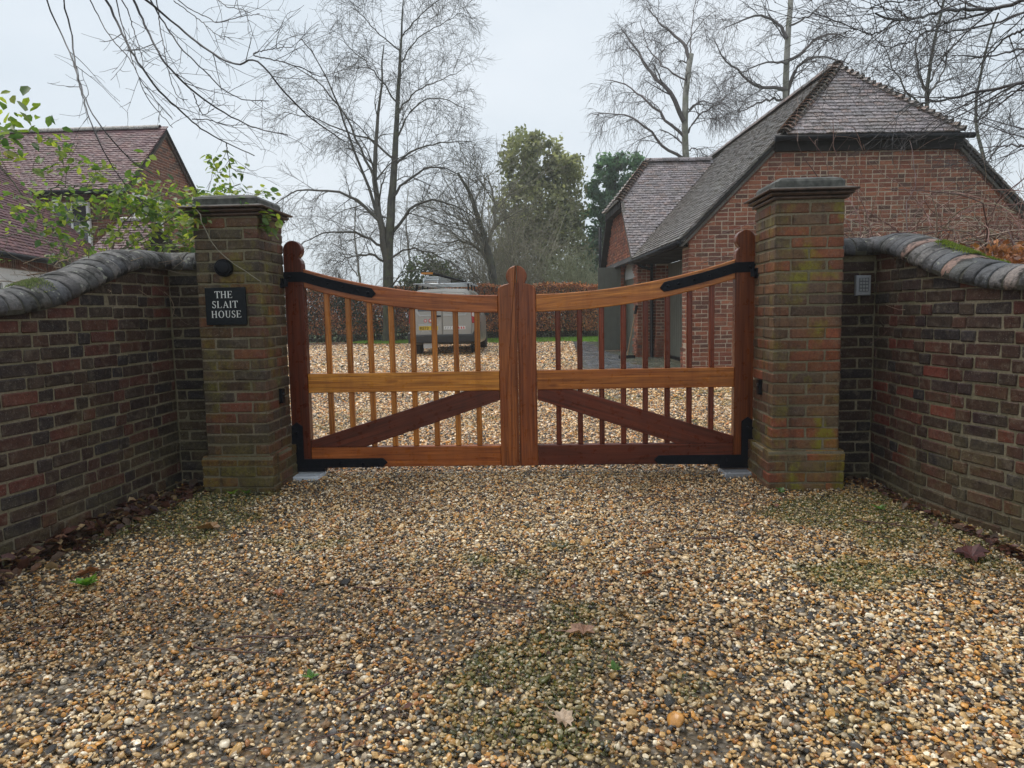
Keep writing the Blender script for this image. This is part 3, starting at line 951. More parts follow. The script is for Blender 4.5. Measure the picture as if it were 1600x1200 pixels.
# house name sign in slate with white serif letters
def glyph(mb, ch, x, z, h, y0, y1):
    """serif capital with its lower left corner at x, z; returns its advance"""
    tk, th, sf = 0.135 * h, 0.06 * h, 0.045 * h
    def R(a, b, c, d): mb.prism([(x + a * h, z + c * h), (x + b * h, z + c * h), (x + b * h, z + d * h), (x + a * h, z + d * h)], y0, y1)
    def Q(pts): mb.prism([(x + a * h, z + b * h) for a, b in pts], y0, y1)
    def ring(cx, cz, rx, rz, tx, tz, a0=0, a1=360, n=24):
        for i in range(n):
            a, b = radians(a0 + (a1 - a0) * i / n), radians(a0 + (a1 - a0) * (i + 1) / n)
            Q([(cx + rx * cos(a), cz + rz * sin(a)), (cx + rx * cos(b), cz + rz * sin(b)),
               (cx + (rx - tx) * cos(b), cz + (rz - tz) * sin(b)), (cx + (rx - tx) * cos(a), cz + (rz - tz) * sin(a))])
    def stem(a, wd=0.135): R(a, a + wd, 0.045, 0.955); R(a - 0.07, a + wd + 0.07, 0, 0.045); R(a - 0.07, a + wd + 0.07, 0.955, 1)
    if ch == 'T': R(0.33, 0.465, 0.045, 0.94); R(0.25, 0.545, 0, 0.045); R(0.02, 0.78, 0.94, 1.0); Q([(0.02, 0.94), (0.02, 0.76), (0.055, 0.76), (0.10, 0.94)]); Q([(0.70, 0.94), (0.745, 0.76), (0.78, 0.76), (0.78, 0.94)]); return 0.80 * h
    if ch == 'H': stem(0.09); stem(0.63); R(0.225, 0.63, 0.49, 0.55); return 0.92 * h
    if ch == 'E': stem(0.09); R(0.225, 0.66, 0.955, 1); R(0.225, 0.68, 0, 0.045); R(0.225, 0.52, 0.49, 0.545); R(0.62, 0.66, 0.80, 0.955); Q([(0.62, 0.045), (0.68, 0.045), (0.72, 0.2), (0.685, 0.2)]); R(0.50, 0.535, 0.41, 0.62); return 0.80 * h
    if ch == 'L': stem(0.09); R(0.225, 0.66, 0, 0.045); Q([(0.60, 0.045), (0.66, 0.045), (0.71, 0.23), (0.675, 0.23)]); return 0.76 * h
    if ch == 'I': stem(0.09); return 0.36 * h
    if ch == 'A': Q([(0.42, 1.0), (0.46, 1.0), (0.19, 0.045), (0.13, 0.045)]); Q([(0.38, 0.93), (0.46, 1.0), (0.82, 0.045), (0.66, 0.045)]); R(0.24, 0.62, 0.33, 0.385); R(0.02, 0.27, 0, 0.045); R(0.57, 0.90, 0, 0.045); return 0.92 * h
    if ch == 'O': ring(0.46, 0.5, 0.42, 0.52, 0.135, 0.05); return 0.94 * h
    if ch == 'U': R(0.12, 0.255, 0.34, 0.955); R(0.66, 0.725, 0.34, 0.955); R(0.03, 0.35, 0.955, 1); R(0.58, 0.81, 0.955, 1); ring(0.4225, 0.34, 0.3025, 0.36, 0.10, 0.06, 180, 360, 14); return 0.86 * h
    if ch == 'S':
        ring(0.31, 0.745, 0.235, 0.265, 0.10, 0.06, 40, 250, 14); ring(0.31, 0.26, 0.26, 0.28, 0.11, 0.06, -140, 78, 14)
        Q([(0.17, 0.56), (0.25, 0.62), (0.46, 0.46), (0.38, 0.38)]); Q([(0.46, 0.98), (0.52, 0.98), (0.52, 0.76), (0.49, 0.76)]); Q([(0.05, 0.02), (0.05, 0.26), (0.085, 0.26), (0.13, 0.02)])
        return 0.64 * h
    return 0.4 * h

T = thing('name_sign', 'black slate house sign with white serif letters on the left brick pier', 'house sign', (-1.985, -0.463, 1.30))
m = MB(); m.prism([(-2.126, 1.173), (-1.844, 1.173), (-1.844, 1.429), (-2.126, 1.429)], -0.476, -0.4545, bev=0.003); m.build('plaque', M_SLATE, T)
for (txt, xa, xb, zb) in (('THE', -2.056, -1.930, 1.357), ('SLAIT', -2.078, -1.897, 1.290), ('HOUSE', -2.086, -1.874, 1.223)):
    m = MB(); h = 0.047; x = 0.0
    adv = [glyph(MB(), c, 0, 0, h, 0, 1) for c in txt]
    gap = ((xb - xa) - sum(adv)) / max(1, len(txt) - 1)
    x = xa
    for c, a in zip(txt, adv):
        glyph(m, c, x, zb, h, -0.4785, -0.4758)
        x += a + gap
    m.build('lettering', M_LETTER, T)

T = thing('wall_lamp', 'round black fitting on the left pier just above the house sign', 'wall lamp', (-1.985, -0.46, 1.56))
Mx = Matrix.Translation((-1.985, -0.4525, 1.562)) @ Matrix.Rotation(radians(8), 4, 'Z') @ Matrix.Rotation(pi / 2, 4, 'X')
m = MB(); m.lathe([(0.060, 0.0), (0.061, 0.012), (0.059, 0.044), (0.053, 0.056), (0.050, 0.0565)], 24, Mx); m.build('housing', M_BLACK, T, smooth=False)
m = MB(); m.lathe([(0.047, 0.0565), (0.040, 0.061), (0.02, 0.064), (0.004, 0.0645)], 20, Mx); m.build('lens', M_BLACK, T, smooth=True)

T = thing('keypad', 'grey metal entry keypad beside the right pier, on the short wall', 'keypad', (2.412, -0.21, 1.36))
m = MB(); m.prism([(2.361, 1.291), (2.463, 1.291), (2.463, 1.430), (2.361, 1.430)], -0.236, -0.203, bev=0.005); m.build('faceplate', plain('brushed_grey', (0.38, 0.40, 0.43), 0.4, 0.4, 0.1, 60, 0.05), T)
m = MB(); m.prism([(2.380, 1.318), (2.446, 1.318), (2.446, 1.412), (2.380, 1.412)], -0.2385, -0.2365); m.build('key_panel', plain('key_panel_grey', (0.16, 0.17, 0.19), 0.4, 0.2, 0.1, 60, 0.05), T)
for i in range(4):
    for j in range(3):
        m = MB(); x = 2.393 + j * 0.020; z = 1.330 + i * 0.0232
        m.prism([(x - 0.007, z - 0.008), (x + 0.007, z - 0.008), (x + 0.007, z + 0.008), (x - 0.007, z + 0.008)], -0.2425, -0.2386, bev=0.001)
        m.build('button', M_STEEL, T)

# ================================================================== ground
def zg(x, y):
    x = np.asarray(x, float); y = np.asarray(y, float)
    f = np.clip((0.2 - y) / 1.0, 0, 1)
    return gza(y) + f * (0.010 * np.sin(1.7 * x + 0.6 * y + 1) + 0.008 * np.sin(2.3 * y - 0.9 * x) - 0.010)

def sheet(name, xs, ys, dz, mat, keep=None, kind='structure', edge=None):
    X, Y = np.meshgrid(np.array(xs), np.array(ys))
    V = np.c_[X.ravel(), Y.ravel(), (zg(X, Y) + dz).ravel()]
    nx, ny = len(xs), len(ys)
    i = (np.arange(ny - 1)[:, None] * nx + np.arange(nx - 1)[None]).ravel()
    Fq = np.c_[i, i + 1, i + nx + 1, i + nx]
    if keep is not None:
        c = V[Fq].mean(1)
        Fq = Fq[keep(c[:, 0], c[:, 1])]
    return np_mesh(name, V, Fq, mat, kind=kind, smooth=True)

g = NG('field_grass'); p = g.pos()
n1, n2 = g.noise(p, 0.8, 5), g.noise(p, 14, 5, 0.7)
c = g.mix(g.rng(n1, 0.35, 0.65), (0.05, 0.085, 0.02), (0.085, 0.12, 0.03)); c = g.mix(g.rng(n2, 0.4, 0.7, 0, 0.7), c, (0.06, 0.05, 0.025))
g.bump(n2, 0.6, 0.05)
M_FIELD = g.fin(c, 0.8, 0.2)

g = NG('wet_gravel'); p = g.pos()
vo = g.t.nodes.new('ShaderNodeTexVoronoi'); vo.inputs['Scale'].default_value = 42.0; vo.inputs['Randomness'].default_value = 1.0
g.t.links.new(p, vo.inputs['Vector'])
rp = g.t.nodes.new('ShaderNodeValToRGB'); g.t.links.new(g.sep(vo.outputs['Color'])[0], rp.inputs['Fac'])
rp.color_ramp.interpolation = 'CONSTANT'
els = [(0.0, (0.35, 0.25, 0.14)), (0.16, (0.14, 0.10, 0.065)), (0.28, (0.50, 0.37, 0.22)), (0.42, (0.06, 0.055, 0.052)), (0.52, (0.42, 0.23, 0.09)), (0.66, (0.60, 0.52, 0.42)), (0.78, (0.24, 0.21, 0.18)), (0.90, (0.38, 0.27, 0.15))]
for i, (q, cc) in enumerate(els):
    e = rp.color_ramp.elements[i] if i < 2 else rp.color_ramp.elements.new(q)
    e.position = q; e.color = (*cc, 1)
gap = g.rng(vo.outputs['Distance'], 0.35, 0.75)
big = g.noise(p, 0.55, 4); wetn = g.noise(p, 1.6, 3)
c = g.mix(g.rng(gap, 0, 1, 0, 0.9), rp.outputs['Color'], (0.03, 0.025, 0.018))
c = g.mix(g.rng(big, 0.52, 0.7, 0, 0.35), c, (0.11, 0.06, 0.035))
ys_ = g.sep(p)[1]
near = g.rng(ys_, 3.0, 7.0)                       # under the loose stones the bed is darker, fine and full of soil
c = g.mix(near, g.mix(0.72, c, (0.085, 0.065, 0.04)), c)
g.bump(g.math('SUBTRACT', 1.0, vo.outputs['Distance']), 0.8, 0.012)
M_GRAVEL = g.fin(c, g.rng(wetn, 0.3, 0.7, 0.35, 0.6), 0.5)

sheet('ground', list(np.linspace(-160, 160, 33)), list(np.linspace(-40, 260, 61)), -0.085, M_FIELD)

def drive_keep(x, y):
    front = (y < 0.6) & (np.abs(x - 0.1) < 3.3)
    back = (y >= 0.0) & (y < 23.0) & (x > -11.5) & (x < np.where(y > 8.8, 1.7, 8.5))
    return front | back
sheet('gravel_drive', list(np.arange(-12, 9.01, 0.15)), list(np.arange(-7.05, 23.1, 0.15)), -0.012, M_GRAVEL, drive_keep)

# ---- loose stones of the drive, scattered by geometry nodes
def pebble_source(i):
    r = np.random.default_rng(100 + i)
    bm = bmesh.new()
    bmesh.ops.create_icosphere(bm, subdivisions=2 if i < 5 else 1, radius=0.5)
    sc = np.array([1.08, r.uniform(0.60, 0.95), r.uniform(0.38, 0.66)])
    dirs = r.normal(size=(9, 3)); dirs /= np.linalg.norm(dirs, axis=1)[:, None]
    cut = r.uniform(0.26, 0.42, 9)
    for v in bm.verts:
        p = np.array(v.co)
        for d, k in zip(dirs, cut):               # a few flats, as on broken flint
            e = p @ d - k
            if e > 0: p = p - d * e * 0.95
        p = p * sc * (1 + 0.05 * r.normal())
        v.co = p
    me = bpy.data.meshes.new('pebble')
    bm.to_mesh(me); bm.free()
    me.polygons.foreach_set('use_smooth', [i % 2 == 0] * len(me.polygons))
    me.materials.append(M_PEB)
    return bpy.data.objects.new('pebble', me)

g = NG('wet_pebble'); base = g.attr('pcol', 'INSTANCER').outputs['Color']
n = g.noise(g.objco(), 3.0, 4, 0.6)
c = g.mix(g.rng(n, 0.3, 0.7), g.mix(1.0, base, (0.62, 0.6, 0.58), 'MULTIPLY'), g.mix(1.0, base, (1.22, 1.2, 1.15), 'MULTIPLY'))
M_PEB = g.fin(c, 0.27, 0.5)

def vnoise(x, y, s, seed):
    """smooth value noise for arrays"""
    r = np.random.default_rng(seed); T_ = r.random((64, 64))
    x = x * s + 31.7; y = y * s + 17.3
    xi, yi = np.floor(x).astype(int), np.floor(y).astype(int)
    fx, fy = x - xi, y - yi
    fx, fy = fx * fx * (3 - 2 * fx), fy * fy * (3 - 2 * fy)
    a, b = T_[xi % 64, yi % 64], T_[(xi + 1) % 64, yi % 64]
    c, d = T_[xi % 64, (yi + 1) % 64], T_[(xi + 1) % 64, (yi + 1) % 64]
    return (a * (1 - fx) + b * fx) * (1 - fy) + (c * (1 - fx) + d * fx) * fy

def moss_mask(x, y):
    m = 0.6 * vnoise(x, y, 1.3, 3) + 0.4 * vnoise(x, y, 5.0, 4)
    edge = np.clip((np.abs(x + 0.05) - 1.45) / 0.9, 0, 1) * np.clip((-0.1 - y) / 0.5, 0, 1) * np.clip((y + 3.0) / 1.2, 0, 1)
    spots = 0
    for (a, b, rx, ry) in ((-0.45, -1.85, 0.28, 0.22), (1.55, -2.0, 0.45, 0.28), (0.1, -2.9, 0.25, 0.2), (-1.75, -1.1, 0.5, 0.5), (1.9, -1.15, 0.45, 0.35), (-1.2, -1.55, 0.5, 0.2)):
        spots = np.maximum(spots, np.exp(-((x - a) / rx) ** 2 - ((y - b) / ry) ** 2))
    return np.clip((m + 0.33 * edge + 0.40 * spots - 0.68) / 0.20, 0, 1)

PEB = np.array([(0.48, 0.30, 0.12), (0.54, 0.265, 0.065), (0.66, 0.50, 0.29), (0.34, 0.265, 0.18), (0.050, 0.045, 0.042), (0.23, 0.13, 0.055), (0.76, 0.66, 0.50), (0.11, 0.095, 0.078), (0.38, 0.165, 0.055), (0.58, 0.40, 0.20)])
PW = np.array([0.13, 0.10, 0.15, 0.11, 0.11, 0.09, 0.10, 0.09, 0.05, 0.07])
XS, YS, SZ = [], [], []
def scatter(n, x0, x1, y0, y1, size, keep=None):
    x = rng.uniform(x0, x1, n); y = rng.uniform(y0, y1, n)
    k = np.ones(n, bool) if keep is None else keep(x, y)
    x, y = x[k], y[k]
    XS.append(x); YS.append(y); SZ.append(size * np.exp(rng.normal(0, 0.30, len(x))))
inside = lambda x, y: np.abs(x - 0.19) < 0.42 * (y + 5.3) + 0.7
foot = lambda x, y: ~((np.abs(np.abs(x - (-0.0)) - 1.965) < 0.25) & (y > -0.47) & (y < 0.02)) & (np.abs(x) < 2.72 + 0.35 * np.clip(-1.3 - y, 0, 3))
scatter(205000, -3.0, 3.2, -4.3, 0.1, 0.0161, lambda x, y: foot(x, y) & (np.abs(x - 0.19) < 0.85 * (y + 5.3) + 0.5))
scatter(4500, -3.0, 3.2, -4.3, 0.0, 0.0245, foot)
scatter(85000, -4.2, 4.6, 0.1, 4.2, 0.0215, inside)
scatter(52000, -7.0, 7.0, 4.2, 10.5, 0.034, lambda x, y: inside(x, y) & (x < np.where(y > 8.6, 0.95, 9)))
scatter(52000, -11.0, 1.6, 10.5, 20.5, 0.050, lambda x, y: (np.abs(x - 0.19) < 0.42 * (y + 5.3) + 0.7) & (x < 1.0 + 0.02 * (y - 9)))
px_, py_, ps_ = map(np.concatenate, (XS, YS, SZ))
N = len(px_)
bare = (vnoise(px_, py_, 0.8, 51) * 0.6 + vnoise(px_, py_, 3.1, 52) * 0.4)
keep_ = ~((py_ < 0.1) & (rng.random(len(px_)) < np.clip((bare - 0.52) / 0.14, 0, 1) * 0.55))
px_, py_, ps_ = px_[keep_], py_[keep_], ps_[keep_]
N = len(px_)
pz_ = zg(px_, py_) + rng.uniform(-0.009, 0.004, N) + ps_ * 0.10
ci_ = rng.choice(len(PEB), N, p=PW / PW.sum())
cc_ = PEB[ci_] * rng.uniform(0.8, 1.5, (N, 1))
mm_ = moss_mask(px_, py_)[:, None] * rng.uniform(0.15, 1.0, (N, 1))
cc_ = cc_ * (1 - 0.85 * mm_) + np.array([0.125, 0.135, 0.022]) * 0.85 * mm_
clean = np.clip((py_ - 0.1) / 0.5, 0, 1)[:, None]          # the shingle inside the gate is newer and paler
cc_ = cc_ * (1 + clean * np.array([0.36, 0.31, 0.33]))
# parts of the drive hold leaf stain and damp soil
st_ = np.clip((vnoise(px_, py_, 0.9, 9) - 0.50) / 0.25, 0, 1)[:, None]
cc_ = cc_ * (1 - 0.30 * (1 - clean * 0.8) * st_ * np.array([0.9, 1.0, 1.1]))
trk = (np.exp(-((np.abs(px_ - 0.05) - 0.78) / 0.22) ** 2) * (0.35 + 0.65 * vnoise(px_, py_, 1.7, 21)))[:, None] * (1 - clean)   # wheel tracks hold more fines
cc_ = cc_ * (1 - 0.22 * trk * np.array([0.9, 1.0, 1.1]))
pit = np.exp(-((px_ + 1.75) / 0.6) ** 2 - ((py_ + 2.55) / 0.28) ** 2)[:, None]     # wheel hollow that stays wet
cc_ = cc_ * (1 - 0.45 * pit * np.array([0.85, 1.0, 1.25]))
me = bpy.data.meshes.new('loose_gravel')
me.vertices.add(N); me.vertices.foreach_set('co', np.c_[px_, py_, pz_].astype(np.float32).ravel())
a = me.attributes.new('pcol', 'FLOAT_COLOR', 'POINT'); a.data.foreach_set('color', np.c_[cc_, np.ones(N)].astype(np.float32).ravel())
rot_ = np.c_[rng.normal(0, 0.38, N), rng.normal(0, 0.38, N), rng.uniform(0, 2 * pi, N)]
a = me.attributes.new('prot', 'FLOAT_VECTOR', 'POINT'); a.data.foreach_set('vector', rot_.astype(np.float32).ravel())
a = me.attributes.new('psize', 'FLOAT', 'POINT'); a.data.foreach_set('value', ps_.astype(np.float32))
a = me.attributes.new('pidx', 'INT', 'POINT'); a.data.foreach_set('value', rng.integers(0, 8, N).astype(np.int32))
loose = bpy.data.objects.new('loose_gravel', me); COL.objects.link(loose)
tag(loose, kind='stuff')
src = bpy.data.collections.new('pebble_shapes')
for i in range(8): src.objects.link(pebble_source(i))
ng = bpy.data.node_groups.new('scatter_pebbles', 'GeometryNodeTree')
ng.interface.new_socket('Geometry', in_out='INPUT', socket_type='NodeSocketGeometry')
ng.interface.new_socket('Geometry', in_out='OUTPUT', socket_type='NodeSocketGeometry')
gi, go = ng.nodes.new('NodeGroupInput'), ng.nodes.new('NodeGroupOutput')
m2p = ng.nodes.new('GeometryNodeMeshToPoints')
iop = ng.nodes.new('GeometryNodeInstanceOnPoints'); iop.inputs['Pick Instance'].default_value = True
cinf = ng.nodes.new('GeometryNodeCollectionInfo'); cinf.inputs['Collection'].default_value = src
cinf.inputs['Separate Children'].default_value = True; cinf.inputs['Reset Children'].default_value = True
def nattr(name, typ):
    x = ng.nodes.new('GeometryNodeInputNamedAttribute'); x.data_type = typ; x.inputs['Name'].default_value = name
    return x.outputs['Attribute']
L = ng.links.new
L(gi.outputs[0], m2p.inputs['Mesh']); L(m2p.outputs[0], iop.inputs['Points'])
L(cinf.outputs[0], iop.inputs['Instance']); L(nattr('pidx', 'INT'), iop.inputs['Instance Index'])
e2r = ng.nodes.new('FunctionNodeEulerToRotation'); L(nattr('prot', 'FLOAT_VECTOR'), e2r.inputs[0]); L(e2r.outputs[0], iop.inputs['Rotation'])
L(nattr('psize', 'FLOAT'), iop.inputs['Scale'])
L(iop.outputs[0], go.inputs[0])
loose.modifiers.new('scatter', 'NODES').node_group = ng

# ================================================================== roofs and buildings
_tile_cache = {}
def tile_mesh(mat, var, w=0.164, L=0.20, t=0.022):
    k = (mat.name, var, w, L)
    if k not in _tile_cache:
        r = random.Random(var + 5)
        m = MB()
        v = []
        hw = w / 2 - 0.0012
        for y, dz in ((0.0, 0.0), (L, 0.0)):
            for x, c in ((-hw, 0.0), (0, 0.004), (hw, 0.0)):
                j = r.uniform(-0.002, 0.002)
                v.append((x + j, y + r.uniform(-0.004, 0.004) * (y == 0), c + j * 0.6 + dz))
        v += [(a, b, c - t) for a, b, c in v]
        f = [(0, 1, 4, 3), (1, 2, 5, 4), (6, 9, 10, 7), (7, 10, 11, 8), (0, 6, 7, 1), (1, 7, 8, 2), (0, 3, 9, 6), (2, 8, 11, 5), (3, 4, 10, 9), (4, 5, 11, 10)]
        m.add(v, f)
        _tile_cache[k] = m.mesh('roof_tile', mat)
    return _tile_cache[k]

def tile_plane(part, P0, e, s, nrow, gauge, xr, pal, r, singles, rest, matO=None, matA=None, tilt=0.135, lift=0.042):
    """courses of plain tiles; xr(i) gives the ends of course i along e; the first `singles` tiles are parts, the others are joined in rest"""
    e, s = Vector(e).normalized(), Vector(s).normalized()
    n = e.cross(s).normalized()
    pinv = world_of(part).inverted()
    used = 0
    for i in range(nrow):
        a, b = xr(i)
        if b - a < 0.05: continue
        wv = 0.165
        x = a - (wv / 2 if i % 2 else 0)
        while x < b - 0.02:
            x0, x1 = max(x, a), min(x + wv, b)
            if x1 - x0 > 0.03:
                fx = (x1 - x0) / wv
                o = Vector(P0) + e * ((x0 + x1) / 2) + s * (i * gauge + r.uniform(-0.006, 0.006)) + n * (lift + r.uniform(-0.003, 0.005))
                M = Matrix(((e.x, s.x, n.x, o.x), (e.y, s.y, n.y, o.y), (e.z, s.z, n.z, o.z), (0, 0, 0, 1)))
                M = M @ Matrix.Rotation(-tilt + r.uniform(-0.018, 0.018), 4, 'X') @ Matrix.Rotation(r.uniform(-0.015, 0.015), 4, 'Y') @ Matrix.Rotation(r.uniform(-0.012, 0.012), 4, 'Z')
                M = M @ Matrix.Diagonal((fx, 1, 1, 1))
                col = pick(pal, r, 0.2)
                if used < singles:
                    put_piece('roof_tile', tile_mesh(matO or M_TILE, r.randrange(5)), part, pinv, M, col); used += 1
                else:
                    joined(rest, tile_mesh(matO or M_TILE, r.randrange(5)), M, col)
            x += wv
    return used

def bonnet_mesh(var, R=0.105, L=0.22, half=72):
    k = ('bonnet', var, R)
    if k not in _tile_cache:
        m = MB(); v = []; n = 7
        for (y, q, dz) in ((0.0, 1.18, 0.012), (L, 0.72, -0.02)):
            for rad in (R * q, R * q - 0.015):
                for i in range(n):
                    a = radians(-half + 2 * half * i / (n - 1))
                    v.append((rad * sin(a), y, rad * cos(a) - R * 0.62 + dz))
        f = []
        for i in range(n - 1):
            f += [(i, i + 1, 2 * n + i + 1, 2 * n + i), (n + i + 1, n + i, 3 * n + i, 3 * n + i + 1), (i + 1, i, n + i, n + i + 1), (2 * n + i, 2 * n + i + 1, 3 * n + i + 1, 3 * n + i)]
        f += [(0, 2 * n, 3 * n, n), (n - 1, 2 * n - 1, 4 * n - 1, 3 * n - 1)]
        m.add(v, f)
        _tile_cache[k] = m.mesh('bonnet_tile', M_TILE)
    return _tile_cache[k]

def ridge_row(part, A, B, step, name, pal, r, R=0.105, up=None, sides=None):
    """a line of bonnet or ridge tiles from A (low) to B (high)"""
    A, B = Vector(A), Vector(B)
    d = (B - A); Ln = d.length; d.normalize()
    x = d.cross(Vector((0, 0, 1))).normalized()
    z = x.cross(d).normalized()
    if z.z < 0: z = -z; x = -x
    pinv = world_of(part).inverted()
    k = 0
    while k * step < Ln - 0.05:
        o = A + d * (k * step) + z * (0.02 + r.uniform(-0.004, 0.004))
        M = Matrix(((x.x, d.x, z.x, o.x), (x.y, d.y, z.y, o.y), (x.z, d.z, z.z, o.z), (0, 0, 0, 1)))
        M = M @ Matrix.Rotation(r.uniform(-0.02, 0.02), 4, 'Z') @ Matrix.Rotation(-0.10 if name == 'bonnet_tile' else 0.0, 4, 'X')
        put_piece(name, bonnet_mesh(0, R) if name == 'bonnet_tile' else ridge_mesh(R, step), part, pinv, M, pick(pal, r, 0.25))
        k += 1

def ridge_mesh(R, step):
    k = ('ridge', R, step)
    if k not in _tile_cache:
        m = MB(); v = []; n = 9
        for y in (0.0, step - 0.008):
            for rad in (R, R - 0.015):
                for i in range(n):
                    a = radians(-88 + 176 * i / (n - 1)); v.append((rad * sin(a), y, rad * cos(a) - R * 0.5))
        f = []
        for i in range(n - 1):
            f += [(i, i + 1, 2 * n + i + 1, 2 * n + i), (n + i + 1, n + i, 3 * n + i, 3 * n + i + 1), (i + 1, i, n + i, n + i + 1), (2 * n + i, 2 * n + i + 1, 3 * n + i + 1, 3 * n + i)]
        f += [(0, 2 * n, 3 * n, n), (n - 1, 2 * n - 1, 4 * n - 1, 3 * n - 1)]
        m.add(v, f)
        _tile_cache[k] = m.mesh('ridge_tile', M_TILE)
    return _tile_cache[k]

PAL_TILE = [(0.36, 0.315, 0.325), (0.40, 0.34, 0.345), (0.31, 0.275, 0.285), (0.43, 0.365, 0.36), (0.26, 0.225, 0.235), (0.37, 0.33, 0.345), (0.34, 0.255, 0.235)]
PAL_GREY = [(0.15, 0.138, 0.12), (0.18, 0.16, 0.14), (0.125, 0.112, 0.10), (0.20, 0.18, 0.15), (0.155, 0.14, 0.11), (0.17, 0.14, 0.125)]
PAL_BON = [(0.26, 0.16, 0.115), (0.20, 0.13, 0.10), (0.31, 0.17, 0.115), (0.16, 0.12, 0.10), (0.23, 0.17, 0.14)]
PAL_HOUSE = [(0.165, 0.078, 0.088), (0.142, 0.068, 0.080), (0.190, 0.090, 0.096), (0.125, 0.060, 0.072), (0.175, 0.084, 0.096), (0.205, 0.096, 0.094)]

# ------------------------------------------------------------------ garage
GM = Matrix.Translation((2.73, 7.2, 0)) @ Matrix.Rotation(0.058, 4, 'Z')
def GP(u, v, z): return GM @ Vector((u, v, z))
def GD(u, v, z): return GM.to_3x3() @ Vector((u, v, z))
GAR = thing('brick_garage', 'red brick garage with half hipped tiled roof, beyond the right pier', 'garage', (2.73, 7.2, 0.06))
gr = random.Random(77)
UC, RZ = 3.02, 5.60
def gable_top(u): return min(RZ - abs(u - UC) - 0.16, 4.16)

def lbox(part_name, mat, parent, u0, u1, v0, v1, z0, z1):
    m = MB(); m.box(u0, u1, v0, v1, z0, z1, M=GM); return m.build(part_name, mat, parent)

# walls: mortar first
m = MB()
for (e, z0, z1, y) in ((0, 0.62, 4.16, 0.007),):
    P = [(0.007, -0.2), (6.03, -0.2)]
    for i in range(41):
        u = 6.03 - (6.03 - 0.007) * i / 40
        P.append((u, gable_top(u)))
    m.prism(P, 0.0052, 0.30, M=GM)
gw = m.build('gable_wall', M_MORTAR_G, GAR)
gw_inv = world_of(gw).inverted()
lbox('plinth_core', M_MORTAR_G, gw, -0.0248, 6.062, -0.0248, 0.29, -0.2, 0.62)
rest = MB(); n_single = 0
order = []
for c in range(60):
    z = -0.05 + c * 0.075
    pl = z + 0.065 <= 0.63
    E = 0.03 if pl else 0.0
    x = -E - (0.0 if c % 2 else 0.06)
    k = 0
    while x < 6.04:
        L = 0.215 if (k + c) % 3 != 2 else 0.102
        if k == 0: L = 0.102 if c % 2 else 0.215 + 0.06
        x0, x1 = max(x, -E), min(x + L, 6.04 + E)
        t0, t1 = gable_top(x0 + E) - 0.0, gable_top(x1)
        col = pick(PAL_GAR, gr, 0.15)
        if z < 0.7: col = tuple(q * 0.9 for q in col)
        if x1 - x0 > 0.03 and max(t0, t1) > z + 0.03:
            M = GM @ frame_z(((x0 + x1) / 2, -E + gr.uniform(-0.0025, 0.0015), z + 0.0325), 0)
            order.append((x0, x1, z, t0, t1, M, col))
        x += L + 0.010; k += 1
def show(o): # those above the front wall and pier, then those seen between the balusters
    x0, z = o[0], o[2]
    return (0 if (z > 2.2 and x0 < 5.3) else 1 if x0 < 1.1 else 2 if x0 < 5.0 and z > 1.6 else 3, -z)
for o in sorted(order, key=show):
    x0, x1, z, t0, t1, M, col = o
    if min(t0, t1) >= z + 0.065:
        me = brick_mesh(round((x1 - x0) * 100) / 100, 0.065, 0.1, M_BRK_GAR, gr.randrange(3))
    else:
        q = MB(); hl = (x1 - x0) / 2
        q.prism([(-hl, -0.0325), (hl, -0.0325), (hl, max(-0.028, min(0.0325, t1 - z - 0.0325))), (-hl, max(-0.028, min(0.0325, t0 - z - 0.0325)))], 0, 0.1, bev=0.003)
        me = q.mesh('brick', M_BRK_GAR)
    if n_single < 300:
        put_piece('brick', me, gw, gw_inv, M, col); n_single += 1
    else:
        joined(rest, me, M, col)
# raking course of bricks along both verges
for sgn in (-1, 1):
    n_r = 20
    for i in range(n_r):
        u = UC + sgn * (3.0 - 1.50 * i / n_r)
        z = RZ - abs(u - UC) - 0.145
        M = GM @ Matrix.Translation((u, -0.006, z)) @ Matrix.Rotation(sgn * pi / 4, 4, 'Y') 
        joined(rest, brick_mesh(0.102, 0.10, 0.1, M_BRK_GAR, gr.randrange(3)), M, tuple(q * 0.7 for q in pick(PAL_GAR, gr)))
rest.build('brickwork', M_BRK_GAR_A, gw, kind='stuff')

def brick_face(parent, u, v, th, width, z0, z1, plinth=True, seed=1, skip=None):
    """joined bricks of a small wall face that starts at (u, v) and runs along direction th"""
    r = random.Random(seed)
    mb = MB()
    B = GM @ frame_z((u, v, 0), th)
    core = MB(); core.box(0.005, width - 0.005, 0.0052, 0.099, -0.2, z1 - 0.01, M=B); core.build('mortar', M_MORTAR_G, parent)
    c = 0
    while True:
        z = -0.05 + c * 0.075
        if z + 0.065 > z1: break
        E = 0.028 if (plinth and z + 0.065 <= 0.58) else 0.0
        x = 0.0; k = 0
        while x < width - 0.02:
            L = (0.102 if c % 2 else 0.215) if k == 0 else (0.215 if (k + c) % 2 else 0.102)
            x1 = min(x + L, width)
            if x1 - x > 0.025 and z > z0 - 0.1 and not (skip and skip((x + x1) / 2, z + 0.03)):
                joined(mb, brick_mesh(round((x1 - x) * 100) / 100, 0.065, 0.095, M_BRK_GAR, r.randrange(3)), B @ Matrix.Translation(((x + x1) / 2, -E + r.uniform(-.003, .002), z + 0.0325)), pick(PAL_GAR, r, 0.15))
            x += L + 0.010; k += 1
        c += 1
    return mb

